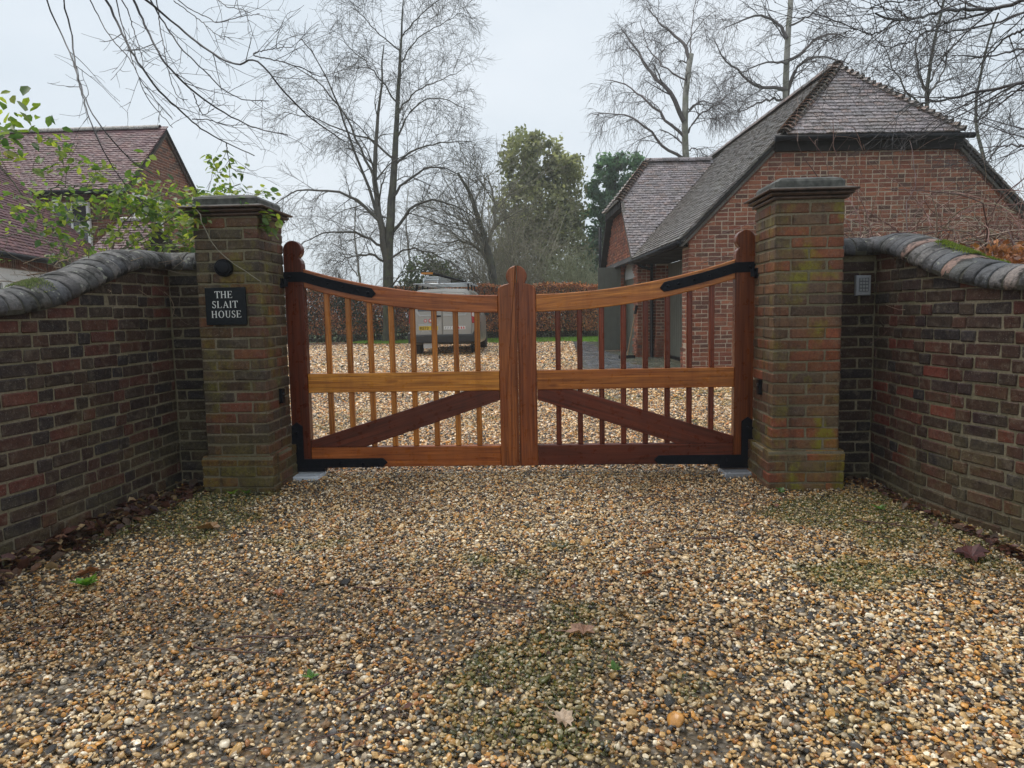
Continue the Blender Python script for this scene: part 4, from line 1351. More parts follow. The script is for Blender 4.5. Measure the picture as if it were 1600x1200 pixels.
# west side: corner pier, deep door bay, far pier, wing return, wing gable
pr = lbox('corner_pier', M_MORTAR_G, GAR, 0.108, 0.40, 0.31, 0.48, -0.2, 2.28)
brick_face(pr, 0.0, 0.485, -pi / 2, 0.37, 0, 2.33, seed=3).build('brickwork', M_BRK_GAR_A, pr, kind='stuff')
lbox('door_beam', M_TIMBER, GAR, 0.02, 0.20, 0.12, 4.60, 2.335, 2.43)
lbox('soffit', M_TIMBER, GAR, -0.14, 0.70, 0.12, 4.60, 2.305, 2.332)
dp = lbox('garage_door', M_DOOR, GAR, 0.70, 0.73, 0.42, 4.56, 0.16, 2.30)
for i in range(24):
    v0 = 0.44 + i * 0.171
    q = MB(); q.prism([(0, 0), (0.163, 0), (0.163, 2.12), (0, 2.12)], 0, 0.022, M=GM @ Matrix.Translation((0.694 - 0.0, v0 + 0.163, 0.17)) @ Matrix.Rotation(-pi / 2, 4, 'Z'), bev=0.004)
    q.build('door_board', M_DOOR, dp)
lbox('door_kickboard', M_BLACK, dp, 0.66, 0.70, 0.42, 4.5, 0.06, 0.155)
fp = lbox('far_pier', M_MORTAR_G, GAR, 0.45, 0.76, 4.60, 4.90, -0.2, 2.28)
brick_face(fp, 0.42, 4.50, 0.0, 0.36, 0, 2.33, seed=5).build('brickwork', M_BRK_GAR_A, fp, kind='stuff')
brick_face(fp, 0.42, 4.68, -pi / 2, 0.17, 0, 2.33, seed=6).build('brickwork', M_BRK_GAR_A, fp, kind='stuff')
wg = lbox('wing_wall', M_MORTAR_G, GAR, 0.11, 0.45, 4.80, 5.1, -0.2, 2.42)
brick_face(wg, 0.0, 4.68, 0.0, 0.42, 0, 2.47, seed=7).build('brickwork', M_BRK_GAR_A, wg, kind='stuff')
# wing gable faces west
WV, WZ = 7.27, 5.20
def wing_top(v): return min(WZ - abs(v - WV) - 0.16, 4.05)
OP0, OP1, OPS = 5.15, 7.05, 2.05        # arched doorway
def in_door(v, z):
    if not (OP0 < v < OP1): return False
    return z < OPS + 0.42 * sqrt(max(0, 1 - ((v - (OP0 + OP1) / 2) / ((OP1 - OP0) / 2)) ** 2))
P = [(-10.55, -0.2), (-7.3, -0.2), (-7.3, 2.0)]
for i in range(11):
    a = i / 10
    v = OP1 + 0.25 - (OP1 - OP0 + 0.44) * a
    P.append((-v, max(2.05, OPS + 0.46 * sqrt(max(0, 1 - ((v - 6.1) / 1.17) ** 2)) + 0.02)))
P += [(-4.95, -0.2), (-4.69, -0.2)]
for i in range(31):
    v = 4.69 + (10.55 - 4.69) * i / 30; P.append((-v, wing_top(v)))
q = MB(); q.prism([(-a, b) for a, b in P], 0.0, 0.1, M=GM @ Matrix.Translation((0.107, 0, 0)) @ Matrix.Rotation(-pi / 2, 4, 'Z') @ Matrix.Diagonal((-1, 1, 1, 1)))
q.build('wing_gable', M_MORTAR_G, wg)
mb = MB(); wr = random.Random(9)
c = 0
while True:
    z = -0.05 + c * 0.075
    if z > 4.05: break
    v = 4.68; k = 0
    while v < 10.5:
        L = (0.102 if c % 2 == 0 else 0.215) if k == 0 else (0.215 if (k + c) % 2 else 0.102)
        v1 = min(v + L, 10.55)
        if wing_top((v + v1) / 2) > z + 0.05 and not in_door((v + v1) / 2, z + 0.03):
            E = 0.028 if z + 0.065 <= 0.58 else 0.0
            joined(mb, brick_mesh(round((v1 - v) * 100) / 100, 0.065, 0.095, M_BRK_GAR, wr.randrange(3)), GM @ frame_z((-E + wr.uniform(-.003, .002), (v + v1) / 2, z + 0.0325), -pi / 2), tuple(x * 1.05 for x in pick(PAL_GAR, wr, 0.15)))
        v += L + 0.010; k += 1
    c += 1
mb.build('brickwork', M_BRK_GAR_A, wg, kind='stuff')
lbox('arch_infill', plain('pale_grey_infill', (0.45, 0.48, 0.48), 0.5, 0, 0.1, 5, 0), wg, 0.12, 0.15, OP0 - 0.05, OP1 + 0.05, 2.05, 2.52)  # plain pale grey panel filling the head of the arch
lbox('inner_door', M_DOOR, wg, 0.16, 0.20, OP0 - 0.05, OP1 + 0.05, 0.1, 2.05)
# open leaf of the arched doorway stands square to the wall
q = MB(); q.box(-0.62, 0.10, 7.06, 7.11, 0.16, 2.40, M=GM); dl = q.build('open_door', M_DOOR, GAR)
for i in range(4):
    q = MB(); q.box(-0.615 + i * 0.177, -0.445 + i * 0.177, 7.048, 7.061, 0.18, 2.38, M=GM); q.build('door_board', M_DOOR, dl)
# downpipes and gutter
q = MB(); q.tube([GP(0.33, 4.62, 2.36), GP(0.33, 4.62, 0.12), GP(0.33, 4.56, 0.08)], 0.038, 8); q.build('downpipe', M_BLACK, GAR, smooth=True)
q = MB(); q.tube([GP(-0.13, 4.38, 2.36), GP(0.10, 4.60, 2.25), GP(0.33, 4.62, 2.18)], 0.036, 8); q.build('downpipe', M_BLACK, GAR, smooth=True)
q = MB(); q.tube([GP(-0.06, 10.62, 3.9), GP(-0.06, 10.62, 0.12)], 0.05, 8); q.build('downpipe', M_BLACK, GAR, smooth=True)
q = MB(); q.tube([GP(-0.22, -0.10, 2.345), GP(-0.22, 4.42, 2.345)], 0.055, 8); q.build('gutter', M_BLACK, GAR, smooth=True)
# ---- roof
s45 = 1 / sqrt(2)
roof = MB()
th = 0.055
def slab_poly(mb, pts):
    pts = [Vector(p) for p in pts]
    n = (pts[1] - pts[0]).cross(pts[2] - pts[0]).normalized()
    if n.z < 0: n = -n
    k = len(pts)
    v = [GM @ (p - n * 0.004) for p in pts] + [GM @ (p - n * th) for p in pts]
    mb.add(v, [tuple(range(k)), tuple(range(2 * k - 1, k - 1, -1))] + [(i, i + k, (i + 1) % k + k, (i + 1) % k) for i in range(k)])
def Wp(z): return RZ - z                      # how far below the ridge
def mw(z, v): return (UC - Wp(z), v, z)       # point on the west slope
def me_(z, v): return (UC + Wp(z), v, z)
hipv = lambda z: -0.22 + (z - 4.10) * (1.37 / 1.5)
slab_poly(roof, [mw(2.40, -0.08), mw(2.40, 10.0), mw(5.6, 10.0), mw(5.6, 1.15), mw(4.10, -0.20), mw(4.08, -0.08)])
slab_poly(roof, [me_(2.40, -0.08), me_(2.40, 10.0), me_(5.6, 10.0), me_(5.6, 1.15), me_(4.10, -0.20), me_(4.08, -0.08)])
slab_poly(roof, [(1.52, -0.20, 4.10), (4.52, -0.20, 4.10), (UC, 1.15, 5.6)])
W0 = WV - WZ
sv = lambda z: W0 + z                         # wing south slope: v at height z
slab_poly(roof, [(-0.16, sv(2.42), 2.42), (-0.16, sv(4.0), 4.0), (0.75, WV, WZ), (2.62, WV, WZ), (0.0, sv(2.42), 2.42)])
slab_poly(roof, [(-0.16, 2 * WV - sv(2.42), 2.42), (-0.16, 2 * WV - sv(4.0), 4.0), (0.75, WV, WZ), (2.62, WV, WZ), (0.3, 2 * WV - sv(2.42), 2.42)])
slab_poly(roof, [(-0.20, sv(4.0), 4.0), (-0.20, 2 * WV - sv(4.0), 4.0), (0.75, WV, WZ)])
RF = roof.build('roof', M_ROOFBED, GAR)
rest = MB()
gauge = 0.098
# front half hip: the tiles nearest the lane, each its own piece
hs = Vector((0, 1.37, 1.5)).normalized()
HL = sqrt(1.37 ** 2 + 1.5 ** 2)
n1 = tile_plane(RF, GP(1.52, -0.25, 4.075), GD(1, 0, 0), GD(*hs), int(HL / gauge) + 1, gauge,
                lambda i: ((i * gauge / HL) * 1.5 + 0.03, 3.0 - (i * gauge / HL) * 1.5 - 0.03), PAL_TILE, gr, 300, rest)
# wing slope that faces the drive
SL = (WZ - 2.42) * sqrt(2)
def wr_(i):
    z = 2.42 + i * gauge * s45
    right = z - 2.58
    left = -0.17 if z < 4.0 else -0.17 + (z - 4.0) * (0.92 / 1.2)
    return (left, max(left, right))
n2 = tile_plane(RF, GP(0, sv(2.42) - 0.02, 2.40), GD(1, 0, 0), GD(0, s45, s45), int(SL / gauge), gauge, wr_, PAL_TILE, gr, max(0, 300 - n1), rest)
# long west slope, seen along its length
def ws_(i):
    z = 2.40 + i * gauge * s45
    return (-(2.05 + z), 0.10 if z < 4.08 else -hipv(z))
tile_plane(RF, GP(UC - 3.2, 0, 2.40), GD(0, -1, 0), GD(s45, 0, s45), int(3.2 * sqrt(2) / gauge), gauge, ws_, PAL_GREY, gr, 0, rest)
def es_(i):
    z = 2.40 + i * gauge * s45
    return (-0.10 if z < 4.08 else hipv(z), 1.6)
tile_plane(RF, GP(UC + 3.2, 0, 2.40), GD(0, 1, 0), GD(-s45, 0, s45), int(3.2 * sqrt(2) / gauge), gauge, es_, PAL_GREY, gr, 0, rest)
# wing west hip
def hw_(i):
    z = 4.0 + i * gauge * 0.778
    d = (z - 4.0)
    return (-(2 * WV - sv(4.0) - d), -(sv(4.0) + d))
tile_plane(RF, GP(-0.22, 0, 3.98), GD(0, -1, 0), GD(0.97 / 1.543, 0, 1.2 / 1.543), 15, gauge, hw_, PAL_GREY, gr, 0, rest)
rest.build('tiling', M_TILE_A, RF, kind='stuff')
ridge_row(RF, GP(1.50, -0.23, 4.12), GP(UC, 1.15, 5.62), 0.118, 'bonnet_tile', PAL_BON, gr, 0.10)
ridge_row(RF, GP(4.54, -0.23, 4.12), GP(UC, 1.15, 5.62), 0.118, 'bonnet_tile', PAL_BON, gr, 0.10)
ridge_row(RF, GP(UC, 1.12, 5.66), GP(UC, 9.5, 5.66), 0.45, 'ridge_tile', PAL_BON, gr, 0.11)
ridge_row(RF, GP(-0.22, sv(4.0) - 0.02, 4.02), GP(0.75, WV, WZ + 0.02), 0.118, 'bonnet_tile', PAL_BON, gr, 0.10)
ridge_row(RF, GP(-0.22, 2 * WV - sv(4.0), 4.02), GP(0.75, WV, WZ + 0.02), 0.118, 'bonnet_tile', PAL_BON, gr, 0.10)
ridge_row(RF, GP(0.72, WV, WZ + 0.05), GP(2.55, WV, WZ + 0.05), 0.45, 'ridge_tile', PAL_TILE, gr, 0.11)
# black fascia and gutter under the half hip, verge boards
lbox('fascia_board', M_TIMBER, GAR, 1.42, 4.62, -0.10, 0.0, 3.86, 4.07)
q = MB(); q.tube([GP(1.36, -0.26, 4.03), GP(4.70, -0.26, 4.03)], 0.05, 8); q.build('gutter', M_BLACK, GAR, smooth=True)
for sg in (-1, 1):
    q = MB()
    q.prism([(UC + sg * 3.20, 2.30), (UC + sg * 3.14, 2.30), (UC + sg * 1.46, 3.98), (UC + sg * 1.46, 4.04)] if True else [], -0.055, -0.002, M=GM)
    q.build('verge_board', plain('verge_cement', (0.10, 0.09, 0.075), 0.7, 0, 0.4, 30, 0.4) if sg < 0 else bpy.data.materials['verge_cement'], GAR)
q = MB(); q.prism([(-(sv(2.42) - 0.06), 2.3), (-(sv(2.42) + 0.06), 2.3), (-(sv(4.0) + 0.06), 3.92), (-(sv(4.0) - 0.08), 4.0)], -0.06, -0.005, M=GM @ Matrix.Translation((-0.10, 0, 0)) @ Matrix.Rotation(-pi / 2, 4, 'Z'))
q.build('verge_board', bpy.data.materials['verge_cement'], GAR)
lbox('fascia_board', M_TIMBER, GAR, -0.20, -0.02, sv(4.0) - 0.1, 2 * WV - sv(4.0) + 0.1, 3.82, 3.98)

# broom that leans on the wing
T = thing('broom', 'old broom leaning on the brick corner of the garage by the open door', 'broom', GP(-0.25, 4.5, 0.10))
q = MB(); q.tube([GP(-0.30, 4.40, 0.16), GP(-0.04, 4.60, 1.30)], 0.017, 6); q.build('handle', plain('broom_wood', (0.30, 0.19, 0.10), 0.6), T)
q = MB(); q.tube([GP(-0.075, 4.575, 1.14), GP(-0.035, 4.60, 1.34)], 0.035, 6); q.build('grip', M_BLACK, T)
q = MB(); q.box(-0.50, -0.12, 4.34, 4.42, 0.10, 0.17, M=GM); q.build('head', M_BLACK, T)

# ------------------------------------------------------------------ house on the left
HS = thing('brick_house', 'red brick house with mauve tiled roofs, beyond the left wall', 'house', (-12.5, 12.4, 0.1))
hr = random.Random(31)
def hbox(name, mat, x0, x1, y0, y1, z0, z1, parent=None):
    q = MB(); q.box(x0, x1, y0, y1, z0, z1); return q.build(name, mat, parent or HS)
g = NG('far_brickwork'); p = g.pos()
# joined brickwork far off: the courses are real pieces where near, here a fine relief
M_FARBRK = M_BRK_GAR_A
XE = -10.22
def gtop(y): return 6.42 - abs(y - 14.45) * 0.91
hw = hbox('wall', M_MORTAR_G, -20.0, XE - 0.006, 12.5, 16.4, -0.1, 4.55)
q = MB()
q.prism([(12.35, 4.5), (16.55, 4.5), (14.45, 6.3)], 0, 0.2, M=Matrix.Translation((XE - 0.006, 0, 0)) @ Matrix.Rotation(pi / 2, 4, 'Z'))
q.build('gable', M_MORTAR_G, hw)
mb = MB()
c = 0
while True:
    z = 2.0 + c * 0.075
    if z > 6.5: break
    y = 12.40 + (0.11 if c % 2 else 0)
    while y < 16.5:
        L = 0.215 if (int(y * 10) + c) % 3 else 0.102
        if (z < 4.5 and y + L < 16.45) or gtop(y + L / 2) - 0.15 > z:
            joined(mb, brick_mesh(L, 0.065, 0.09, M_BRK_GAR, hr.randrange(3)), frame_z((XE, y + L / 2, z + 0.03), pi / 2), tuple(k * 0.85 for k in pick(PAL_GAR, hr)))
        y += L + 0.010
    c += 1
for c in range(30):
    z = 2.3 + c * 0.075
    x = -16.0 + (0.11 if c % 2 else 0)
    while x < XE - 0.1:
        L = 0.215 if (int(-x * 10) + c) % 3 else 0.102
        joined(mb, brick_mesh(L, 0.065, 0.09, M_BRK_GAR, hr.randrange(3)), frame_z((x + L / 2, 12.49, z + 0.03), 0), tuple(k * 0.7 for k in pick(PAL_GAR, hr)))
        x += L + 0.010
mb.build('brickwork', M_BRK_GAR_A, hw, kind='stuff')
def window(x0, x1, z0, z1, M, parent, nx=2, nz=2):
    """white casement, its glass and bars, in local x (width), -y out"""
    q = MB()
    for (a, b, c_, d) in ((x0, x1, z0, z0 + 0.07), (x0, x1, z1 - 0.07, z1), (x0, x0 + 0.07, z0 + 0.07, z1 - 0.07), (x1 - 0.07, x1, z0 + 0.07, z1 - 0.07)):
        q.box(a, b, -0.05, 0.02, c_, d, M=M)
    for i in range(1, nx):
        x = x0 + (x1 - x0) * i / nx; q.box(x - 0.02, x + 0.02, -0.04, 0.015, z0 + 0.07, z1 - 0.07, M=M)
    for i in range(1, nz):
        z = z0 + (z1 - z0) * i / nz; q.box(x0 + 0.07, x1 - 0.07, -0.03, 0.012, z - 0.015, z + 0.015, M=M)
    f = q.build('window', M_WHITE, parent)
    q = MB(); q.box(x0 + 0.05, x1 - 0.05, -0.012, 0.0, z0 + 0.05, z1 - 0.05, M=M); q.build('pane', M_GLASS, f)
window(-0.7, 0.7, 3.25, 4.45, Matrix.Translation((XE, 13.3, 0)) @ Matrix.Rotation(pi / 2, 4, 'Z'), hw, 3, 2)
window(-0.7, 0.7, 3.0, 4.2, Matrix.Translation((-11.9, 12.44, 0)), hw, 3, 2)
rb = MB()
def hslab(pts):
    pts = [Vector(p) for p in pts]
    n = (pts[1] - pts[0]).cross(pts[2] - pts[0]).normalized()
    if n.z < 0: n = -n
    k = len(pts); v = [p - n * 0.004 for p in pts] + [p - n * 0.06 for p in pts]
    rb.add(v, [tuple(range(k)), tuple(range(2 * k - 1, k - 1, -1))] + [(i, i + k, (i + 1) % k + k, (i + 1) % k) for i in range(k)])
hslab([(-20, 12.25, 4.46), (XE + 0.10, 12.25, 4.46), (XE + 0.10, 14.45, 6.46), (-20, 14.45, 6.46)])
hslab([(-20, 16.65, 4.46), (XE + 0.10, 16.65, 4.46), (XE + 0.10, 14.45, 6.46), (-20, 14.45, 6.46)])
# lower wing that runs toward the lane; its long slope faces the drive
WD = Vector((0.206, -0.9785, 0)).normalized(); WU = Vector((-0.9785, -0.206, 0)).normalized()
WE = Vector((-10.4, 12.2, 2.46))
we = lambda t, h: WE + WD * t + (WU + Vector((0, 0, 1))) * h
hslab([we(0, 0), we(8, 0), we(8, 3.0), we(0, 3.0)])
# small porch roof beside it
hslab([(-9.2, 9.0, 2.50), (-8.0, 9.0, 2.50), (-8.25, 10.1, 3.35), (-9.0, 10.1, 3.35)])
hslab([(-9.0, 10.1, 3.35), (-8.25, 10.1, 3.35), (-8.0, 11.2, 2.50), (-9.2, 11.2, 2.50)])
HR = rb.build('roof', M_ROOFBED, HS)
rest = MB()
gh = 0.10
n1 = tile_plane(HR, (0, 12.23, 4.46), (1, 0, 0), tuple(Vector((0, 2.2, 2.0)).normalized()), 30, gh, lambda i: (-12.6 - 0.04 * i, XE + 0.10), PAL_HOUSE, hr, 300, rest, M_TILE_HO)
tile_plane(HR, (0, 12.23, 4.46), (1, 0, 0), tuple(Vector((0, 2.2, 2.0)).normalized()), 30, gh, lambda i: (-17.5, -12.6 - 0.04 * i), PAL_HOUSE, hr, 0, rest, M_TILE_HO)
P0w = we(8, 0) - Vector((0, 0, 0.01)); s2 = (WU + Vector((0, 0, 1))).normalized()
tile_plane(HR, tuple(P0w), -WD, s2, 40, gh, lambda i: (2.2, 8.0), PAL_HOUSE, hr, 0, rest, M_TILE_HO)
sp = Vector((0, 1.1, 0.85)).normalized()
tile_plane(HR, (0, 8.98, 2.50), (1, 0, 0), sp, 14, gh, lambda i: (-9.2 + 0.014 * i, -8.0 - 0.018 * i), PAL_HOUSE, hr, 0, rest, M_TILE_HO)
rest.build('tiling', M_TILE_H, HR, kind='stuff')
ridge_row(HR, (-17.5, 14.45, 6.51), (XE - 0.35, 14.45, 6.51), 0.45, 'ridge_tile', [(0.32, 0.29, 0.25), (0.36, 0.33, 0.29)], hr, 0.12)
ridge_row(HR, (-9.0, 10.1, 3.40), (-8.25, 10.1, 3.40), 0.25, 'ridge_tile', [(0.42, 0.38, 0.36)], hr, 0.10)
q = MB(); q.prism([(12.28, 4.36), (12.36, 4.36), (14.45, 6.27), (16.54, 4.36), (16.62, 4.36), (14.45, 6.36)], -0.05, 0.0, M=Matrix.Translation((XE + 0.02, 0, 0)) @ Matrix.Rotation(pi / 2, 4, 'Z'))
q.build('verge_board', M_CREASE, HS)
q = MB(); q.tube([(-18, 12.2, 4.42), (XE + 0.05, 12.2, 4.42)], 0.06, 8); q.build('gutter', M_BLACK, HS, smooth=True)
q = MB(); q.tube([we(0, 0) + Vector((0.05, 0.01, -0.05)), we(8, 0) + Vector((0.05, 0.01, -0.05))], 0.055, 8); q.build('gutter', M_BLACK, HS, smooth=True)
# the wing's wall stands under that eave: upright bricks above white boarded doors
FM = Matrix(((-WD.x, WU.x, 0, 0), (-WD.y, WU.y, 0, 0), (0, 0, 1, 0), (0, 0, 0, 1)))
o_ = we(8, 0) + WU * 0.22; FM = Matrix.Translation((o_.x, o_.y, 0)) @ FM       # local x runs away from the lane, -y faces the drive
q = MB(); q.box(0, 8.0, 0.006, 3.0, -0.1, 2.62, M=FM); fw = q.build('front_wall', M_MORTAR_G, HS)
mb = MB(); x = 1.5
while x < 7.6:
    joined(mb, brick_mesh(0.065, 0.215, 0.09, M_BRK_GAR, hr.randrange(3)), FM @ Matrix.Translation((x, 0.0, 2.33)), tuple(k * 0.85 for k in pick(PAL_GAR, hr))); x += 0.075
mb.build('brickwork', M_BRK_GAR_A, fw, kind='stuff')
q = MB(); q.box(0.5, 7.6, -0.03, 0.004, 0.1, 2.2, M=FM); q.build('white_boarding', M_WHITE, fw)
q = MB(); q.box(0.5, 7.6, -0.05, -0.031, 2.02, 2.06, M=FM); q.build('drip_board', M_WHITE, fw)
for i in range(9):
    window(-0.17, 0.17, 1.60, 2.0, FM @ Matrix.Translation((2.2 + i * 0.5, -0.031, 0)), fw, 2, 1)
hbox('porch_wall', M_MORTAR_G, -9.0, -8.2, 9.3, 10.9, 0, 2.46)

# ================================================================== paving, lawn
def strip_keep(x, y):
    e = 0.95 + 0.02 * (y - 9)
    return (x > e) & (x < 4.2)
g = NG('mossy_joint_bed'); p = g.pos(); n = g.noise(p, 6, 5)
M_JOINT = g.fin(g.mix(g.rng(n, 0.35, 0.65), (0.08, 0.075, 0.05), (0.13, 0.12, 0.075)), 0.8, 0.2)
sheet('paving_bed', list(np.arange(0.9, 4.3, 0.1)), list(np.arange(8.7, 20.01, 0.2)), 0.002, M_JOINT, strip_keep)
g = NG('wet_stone_sett'); base = g.attr('Col').outputs['Color']; n = g.noise(g.pos(), 25, 4)
g.bump(n, 0.4, 0.005)
M_SETT = g.fin(g.mix(g.rng(n, 0.3, 0.7), g.mix(1.0, base, (0.7, 0.7, 0.7), 'MULTIPLY'), base), 0.25, 0.6)
mb = MB(); sr = random.Random(4)
y = 8.8; row = 0
while y < 19.9:
    x = 1.0 + 0.02 * (y - 9) + (0.1 if row % 2 else 0)
    while x < (2.9 if y < 11.5 else 2.75 - 0.058 * (y - 7.2) + 0.5):
        Lx = sr.uniform(0.15, 0.24)
        z = float(zg(x, y)) + sr.uniform(0.004, 0.014)
        c = sr.choice([(0.17, 0.18, 0.20), (0.22, 0.23, 0.25), (0.13, 0.14, 0.16), (0.25, 0.25, 0.25), (0.19, 0.18, 0.17)])
        if x > 1.9 + 0.05 * (13 - y): c = tuple(a * b for a, b in zip(c, (0.9, 0.92, 0.66)))
        j = lambda: sr.uniform(-0.006, 0.006)
        a, b, c0, d0 = x + 0.006, x + Lx - 0.006, y + 0.006, y + 0.114
        v = [(a + j(), c0 + j(), z - 0.05), (b + j(), c0 + j(), z - 0.05), (b + j(), d0 + j(), z - 0.05), (a + j(), d0 + j(), z - 0.05)]
        v += [(p_[0] * 0.94 + 0.06 * (a + b) / 2, p_[1] * 0.94 + 0.06 * (c0 + d0) / 2, z + j() * 0.6) for p_ in v]
        mb.add(v, [(4, 5, 6, 7), (0, 1, 5, 4), (1, 2, 6, 5), (2, 3, 7, 6), (3, 0, 4, 7)], col=c)
        x += Lx
    y += 0.12; row += 1
tag(mb.build('stone_setts', M_SETT), kind='stuff')

g = NG('lawn_turf'); p = g.pos(); n = g.noise(p, 3, 4); n2 = g.noise(p, 30, 4)
c = g.mix(g.rng(n, 0.35, 0.65), (0.11, 0.21, 0.022), (0.17, 0.28, 0.04)); c = g.mix(g.rng(n2, 0.55, 0.7, 0, 0.6), c, (0.10, 0.06, 0.03))
g.bump(n2, 0.5, 0.03); M_LAWN = g.fin(c, 0.7, 0.3)
sheet('lawn', list(np.arange(-7.4, 3.3, 0.2)), list(np.arange(19.0, 24.2, 0.2)), 0.012, M_LAWN,
      lambda x, y: y > 20.2 + 0.35 * np.sin(x * 1.3) - 0.18 * (x + 2) * (x > -2) + 0.45 * np.clip(-4 - x, 0, 3))

def blades(name, n, fx, h, cols, w=0.006, seed=1, kind='stuff', top=None):
    r = np.random.default_rng(seed)
    P = fx(r, n); n = len(P)
    a = r.uniform(0, 2 * pi, n); hh = h * r.uniform(0.5, 1.3, n)
    dx, dy = np.cos(a), np.sin(a)
    le = r.uniform(0.1, 0.9, n) * hh
    z = np.zeros(n)
    b0 = P + np.c_[-dy * w, dx * w, z]; b1 = P - np.c_[-dy * w, dx * w, z]
    t = P + np.c_[dx * le, dy * le, hh]
    V = np.stack([b0, b1, t], 1).reshape(-1, 3)
    F = np.arange(3 * n).reshape(-1, 3)
    c = np.array(cols)[r.integers(0, len(cols), n)] * r.uniform(0.7, 1.3, (n, 1))
    o = np_mesh(name, V, F, M_LEAF, cols=np.repeat(c, 3, 0))
    if kind: o['kind'] = kind
    return o
def lawn_pts(r, n):
    x = r.uniform(-7.2, 3.0, n); y = r.uniform(19.6, 23.4, n)
    k = y > 20.25 + 0.35 * np.sin(x * 1.3) - 0.18 * (x + 2) * (x > -2) + 0.45 * np.clip(-4 - x, 0, 3)
    x, y = x[k], y[k]
    return np.c_[x, y, zg(x, y) + 0.01]
blades('lawn_grass', 26000, lawn_pts, 0.05, [(0.13, 0.25, 0.025), (0.17, 0.29, 0.04), (0.10, 0.19, 0.025)], 0.012, 3)
def drive_grass(r, n):
    x = r.uniform(-2.6, 2.7, n * 12); y = r.uniform(-3.4, -0.3, n * 12)
    k = (moss_mask(x, y) * r.random(n * 12) > 0.45) & (np.abs(x) < 2.5) & ~((np.abs(np.abs(x) - 1.965) < 0.26) & (y > -0.49))
    x, y = x[k][:n], y[k][:n]
    return np.c_[x, y, zg(x, y)]
blades('drive_grass', 6500, drive_grass, 0.022, [(0.08, 0.12, 0.02), (0.11, 0.15, 0.03), (0.06, 0.09, 0.02)], 0.0016, 5)

# ================================================================== branches, twigs, leaves
def frames(P):
    """P (M,K,3) -> two unit normals per point"""
    T_ = np.empty_like(P); T_[:, 1:-1] = P[:, 2:] - P[:, :-2]; T_[:, 0] = P[:, 1] - P[:, 0]; T_[:, -1] = P[:, -1] - P[:, -2]
    T_ /= np.maximum(np.linalg.norm(T_, axis=2, keepdims=True), 1e-9)
    ref = np.where(np.abs(T_[..., 2:3]) < 0.85, np.array([0, 0, 1.0]), np.array([1.0, 0, 0]))
    A = np.cross(ref, T_); A /= np.maximum(np.linalg.norm(A, axis=2, keepdims=True), 1e-9)
    return T_, A, np.cross(T_, A)

class Twigs:
    def __init__(self): self.V, self.F, self.C, self.n = [], [], [], 0
    def add(self, P, Rd, sides, col):
        """P (M,K,3) polylines, Rd (M,K) radii"""
        P = np.asarray(P, float); Rd = np.asarray(Rd, float)
        if len(P) == 0: return
        M_, K, _ = P.shape
        _, A, B = frames(P)
        an = 2 * pi * np.arange(sides) / sides
        V = P[:, :, None] + Rd[:, :, None, None] * (np.cos(an)[None, None, :, None] * A[:, :, None] + np.sin(an)[None, None, :, None] * B[:, :, None])
        idx = np.arange(M_ * K * sides).reshape(M_, K, sides) + self.n
        nx = np.roll(idx, -1, 2)
        F = np.stack([idx[:, :-1], nx[:, :-1], nx[:, 1:], idx[:, 1:]], -1).reshape(-1, 4)
        self.V.append(V.reshape(-1, 3)); self.F.append(F); self.n += M_ * K * sides
        c = np.asarray(col, float)
        if c.ndim == 1: c = np.tile(c, (M_, 1))
        c = c * rng.uniform(0.75, 1.25, (M_, 1))
        self.C.append(np.repeat(c, K * sides, 0))
    def build(self, name, mat, parent=None, kind=None, smooth=True):
        return np_mesh(name, np.concatenate(self.V), np.concatenate(self.F), mat, parent, np.concatenate(self.C), kind, smooth)

def resample(pl, K, wob=0.0, r=rng):
    pl = np.array(pl, float)
    d = np.r_[0, np.cumsum(np.linalg.norm(np.diff(pl, axis=0), axis=1))]
    t = np.linspace(0, d[-1], K)
    # soft corners: average two linear samplings
    q = np.c_[[np.interp(t, d, pl[:, i]) for i in range(3)]].T
    for _ in range(3):
        q[1:-1] = 0.25 * q[:-2] + 0.5 * q[1:-1] + 0.25 * q[2:]
    if wob:
        q[1:-1] += r.normal(0, wob, (K - 2, 3))
    return q

def grow(P, Rd, per, length, ang, K, trop=(0, 0, 0), wig=0.12, t0=0.25, t1=1.0, rr=0.6, rmin=0.003, r=rng, shrink=0.55, tipr=0.35):
    """children of the polylines P (M,K0,3)"""
    M_, K0, _ = P.shape
    T_, A, B = frames(P)
    n = M_ * per
    pi_ = np.repeat(np.arange(M_), per)
    t = (np.tile(np.arange(per), M_) + r.random(n)) / per * (t1 - t0) + t0
    f = t * (K0 - 1); i = np.minimum(f.astype(int), K0 - 2); fr = (f - i)[:, None]
    O = P[pi_, i] * (1 - fr) + P[pi_, i + 1] * fr
    d = T_[pi_, i]; a, b = A[pi_, i], B[pi_, i]
    az = r.uniform(0, 2 * pi, n)[:, None]
    an = np.radians(r.uniform(ang[0], ang[1], n))[:, None]
    D = d * np.cos(an) + (a * np.cos(az) + b * np.sin(az)) * np.sin(an)
    Ln = length * r.uniform(0.55, 1.25, n) * (1 - shrink * t)
    st = Ln / (K - 1)
    R0 = np.maximum((Rd[pi_, i] * (1 - fr[:, 0]) + Rd[pi_, i + 1] * fr[:, 0]) * rr, rmin)
    Q = np.empty((n, K, 3)); Q[:, 0] = O
    tr = np.array(trop, float)
    for k in range(1, K):
        D = D + r.normal(0, wig, (n, 3)) + tr * (k / K)
        D /= np.linalg.norm(D, axis=1, keepdims=True)
        Q[:, k] = Q[:, k - 1] + D * st[:, None]
    RQ = R0[:, None] * np.linspace(1, tipr, K)[None]
    return Q, np.maximum(RQ, rmin * 0.6)

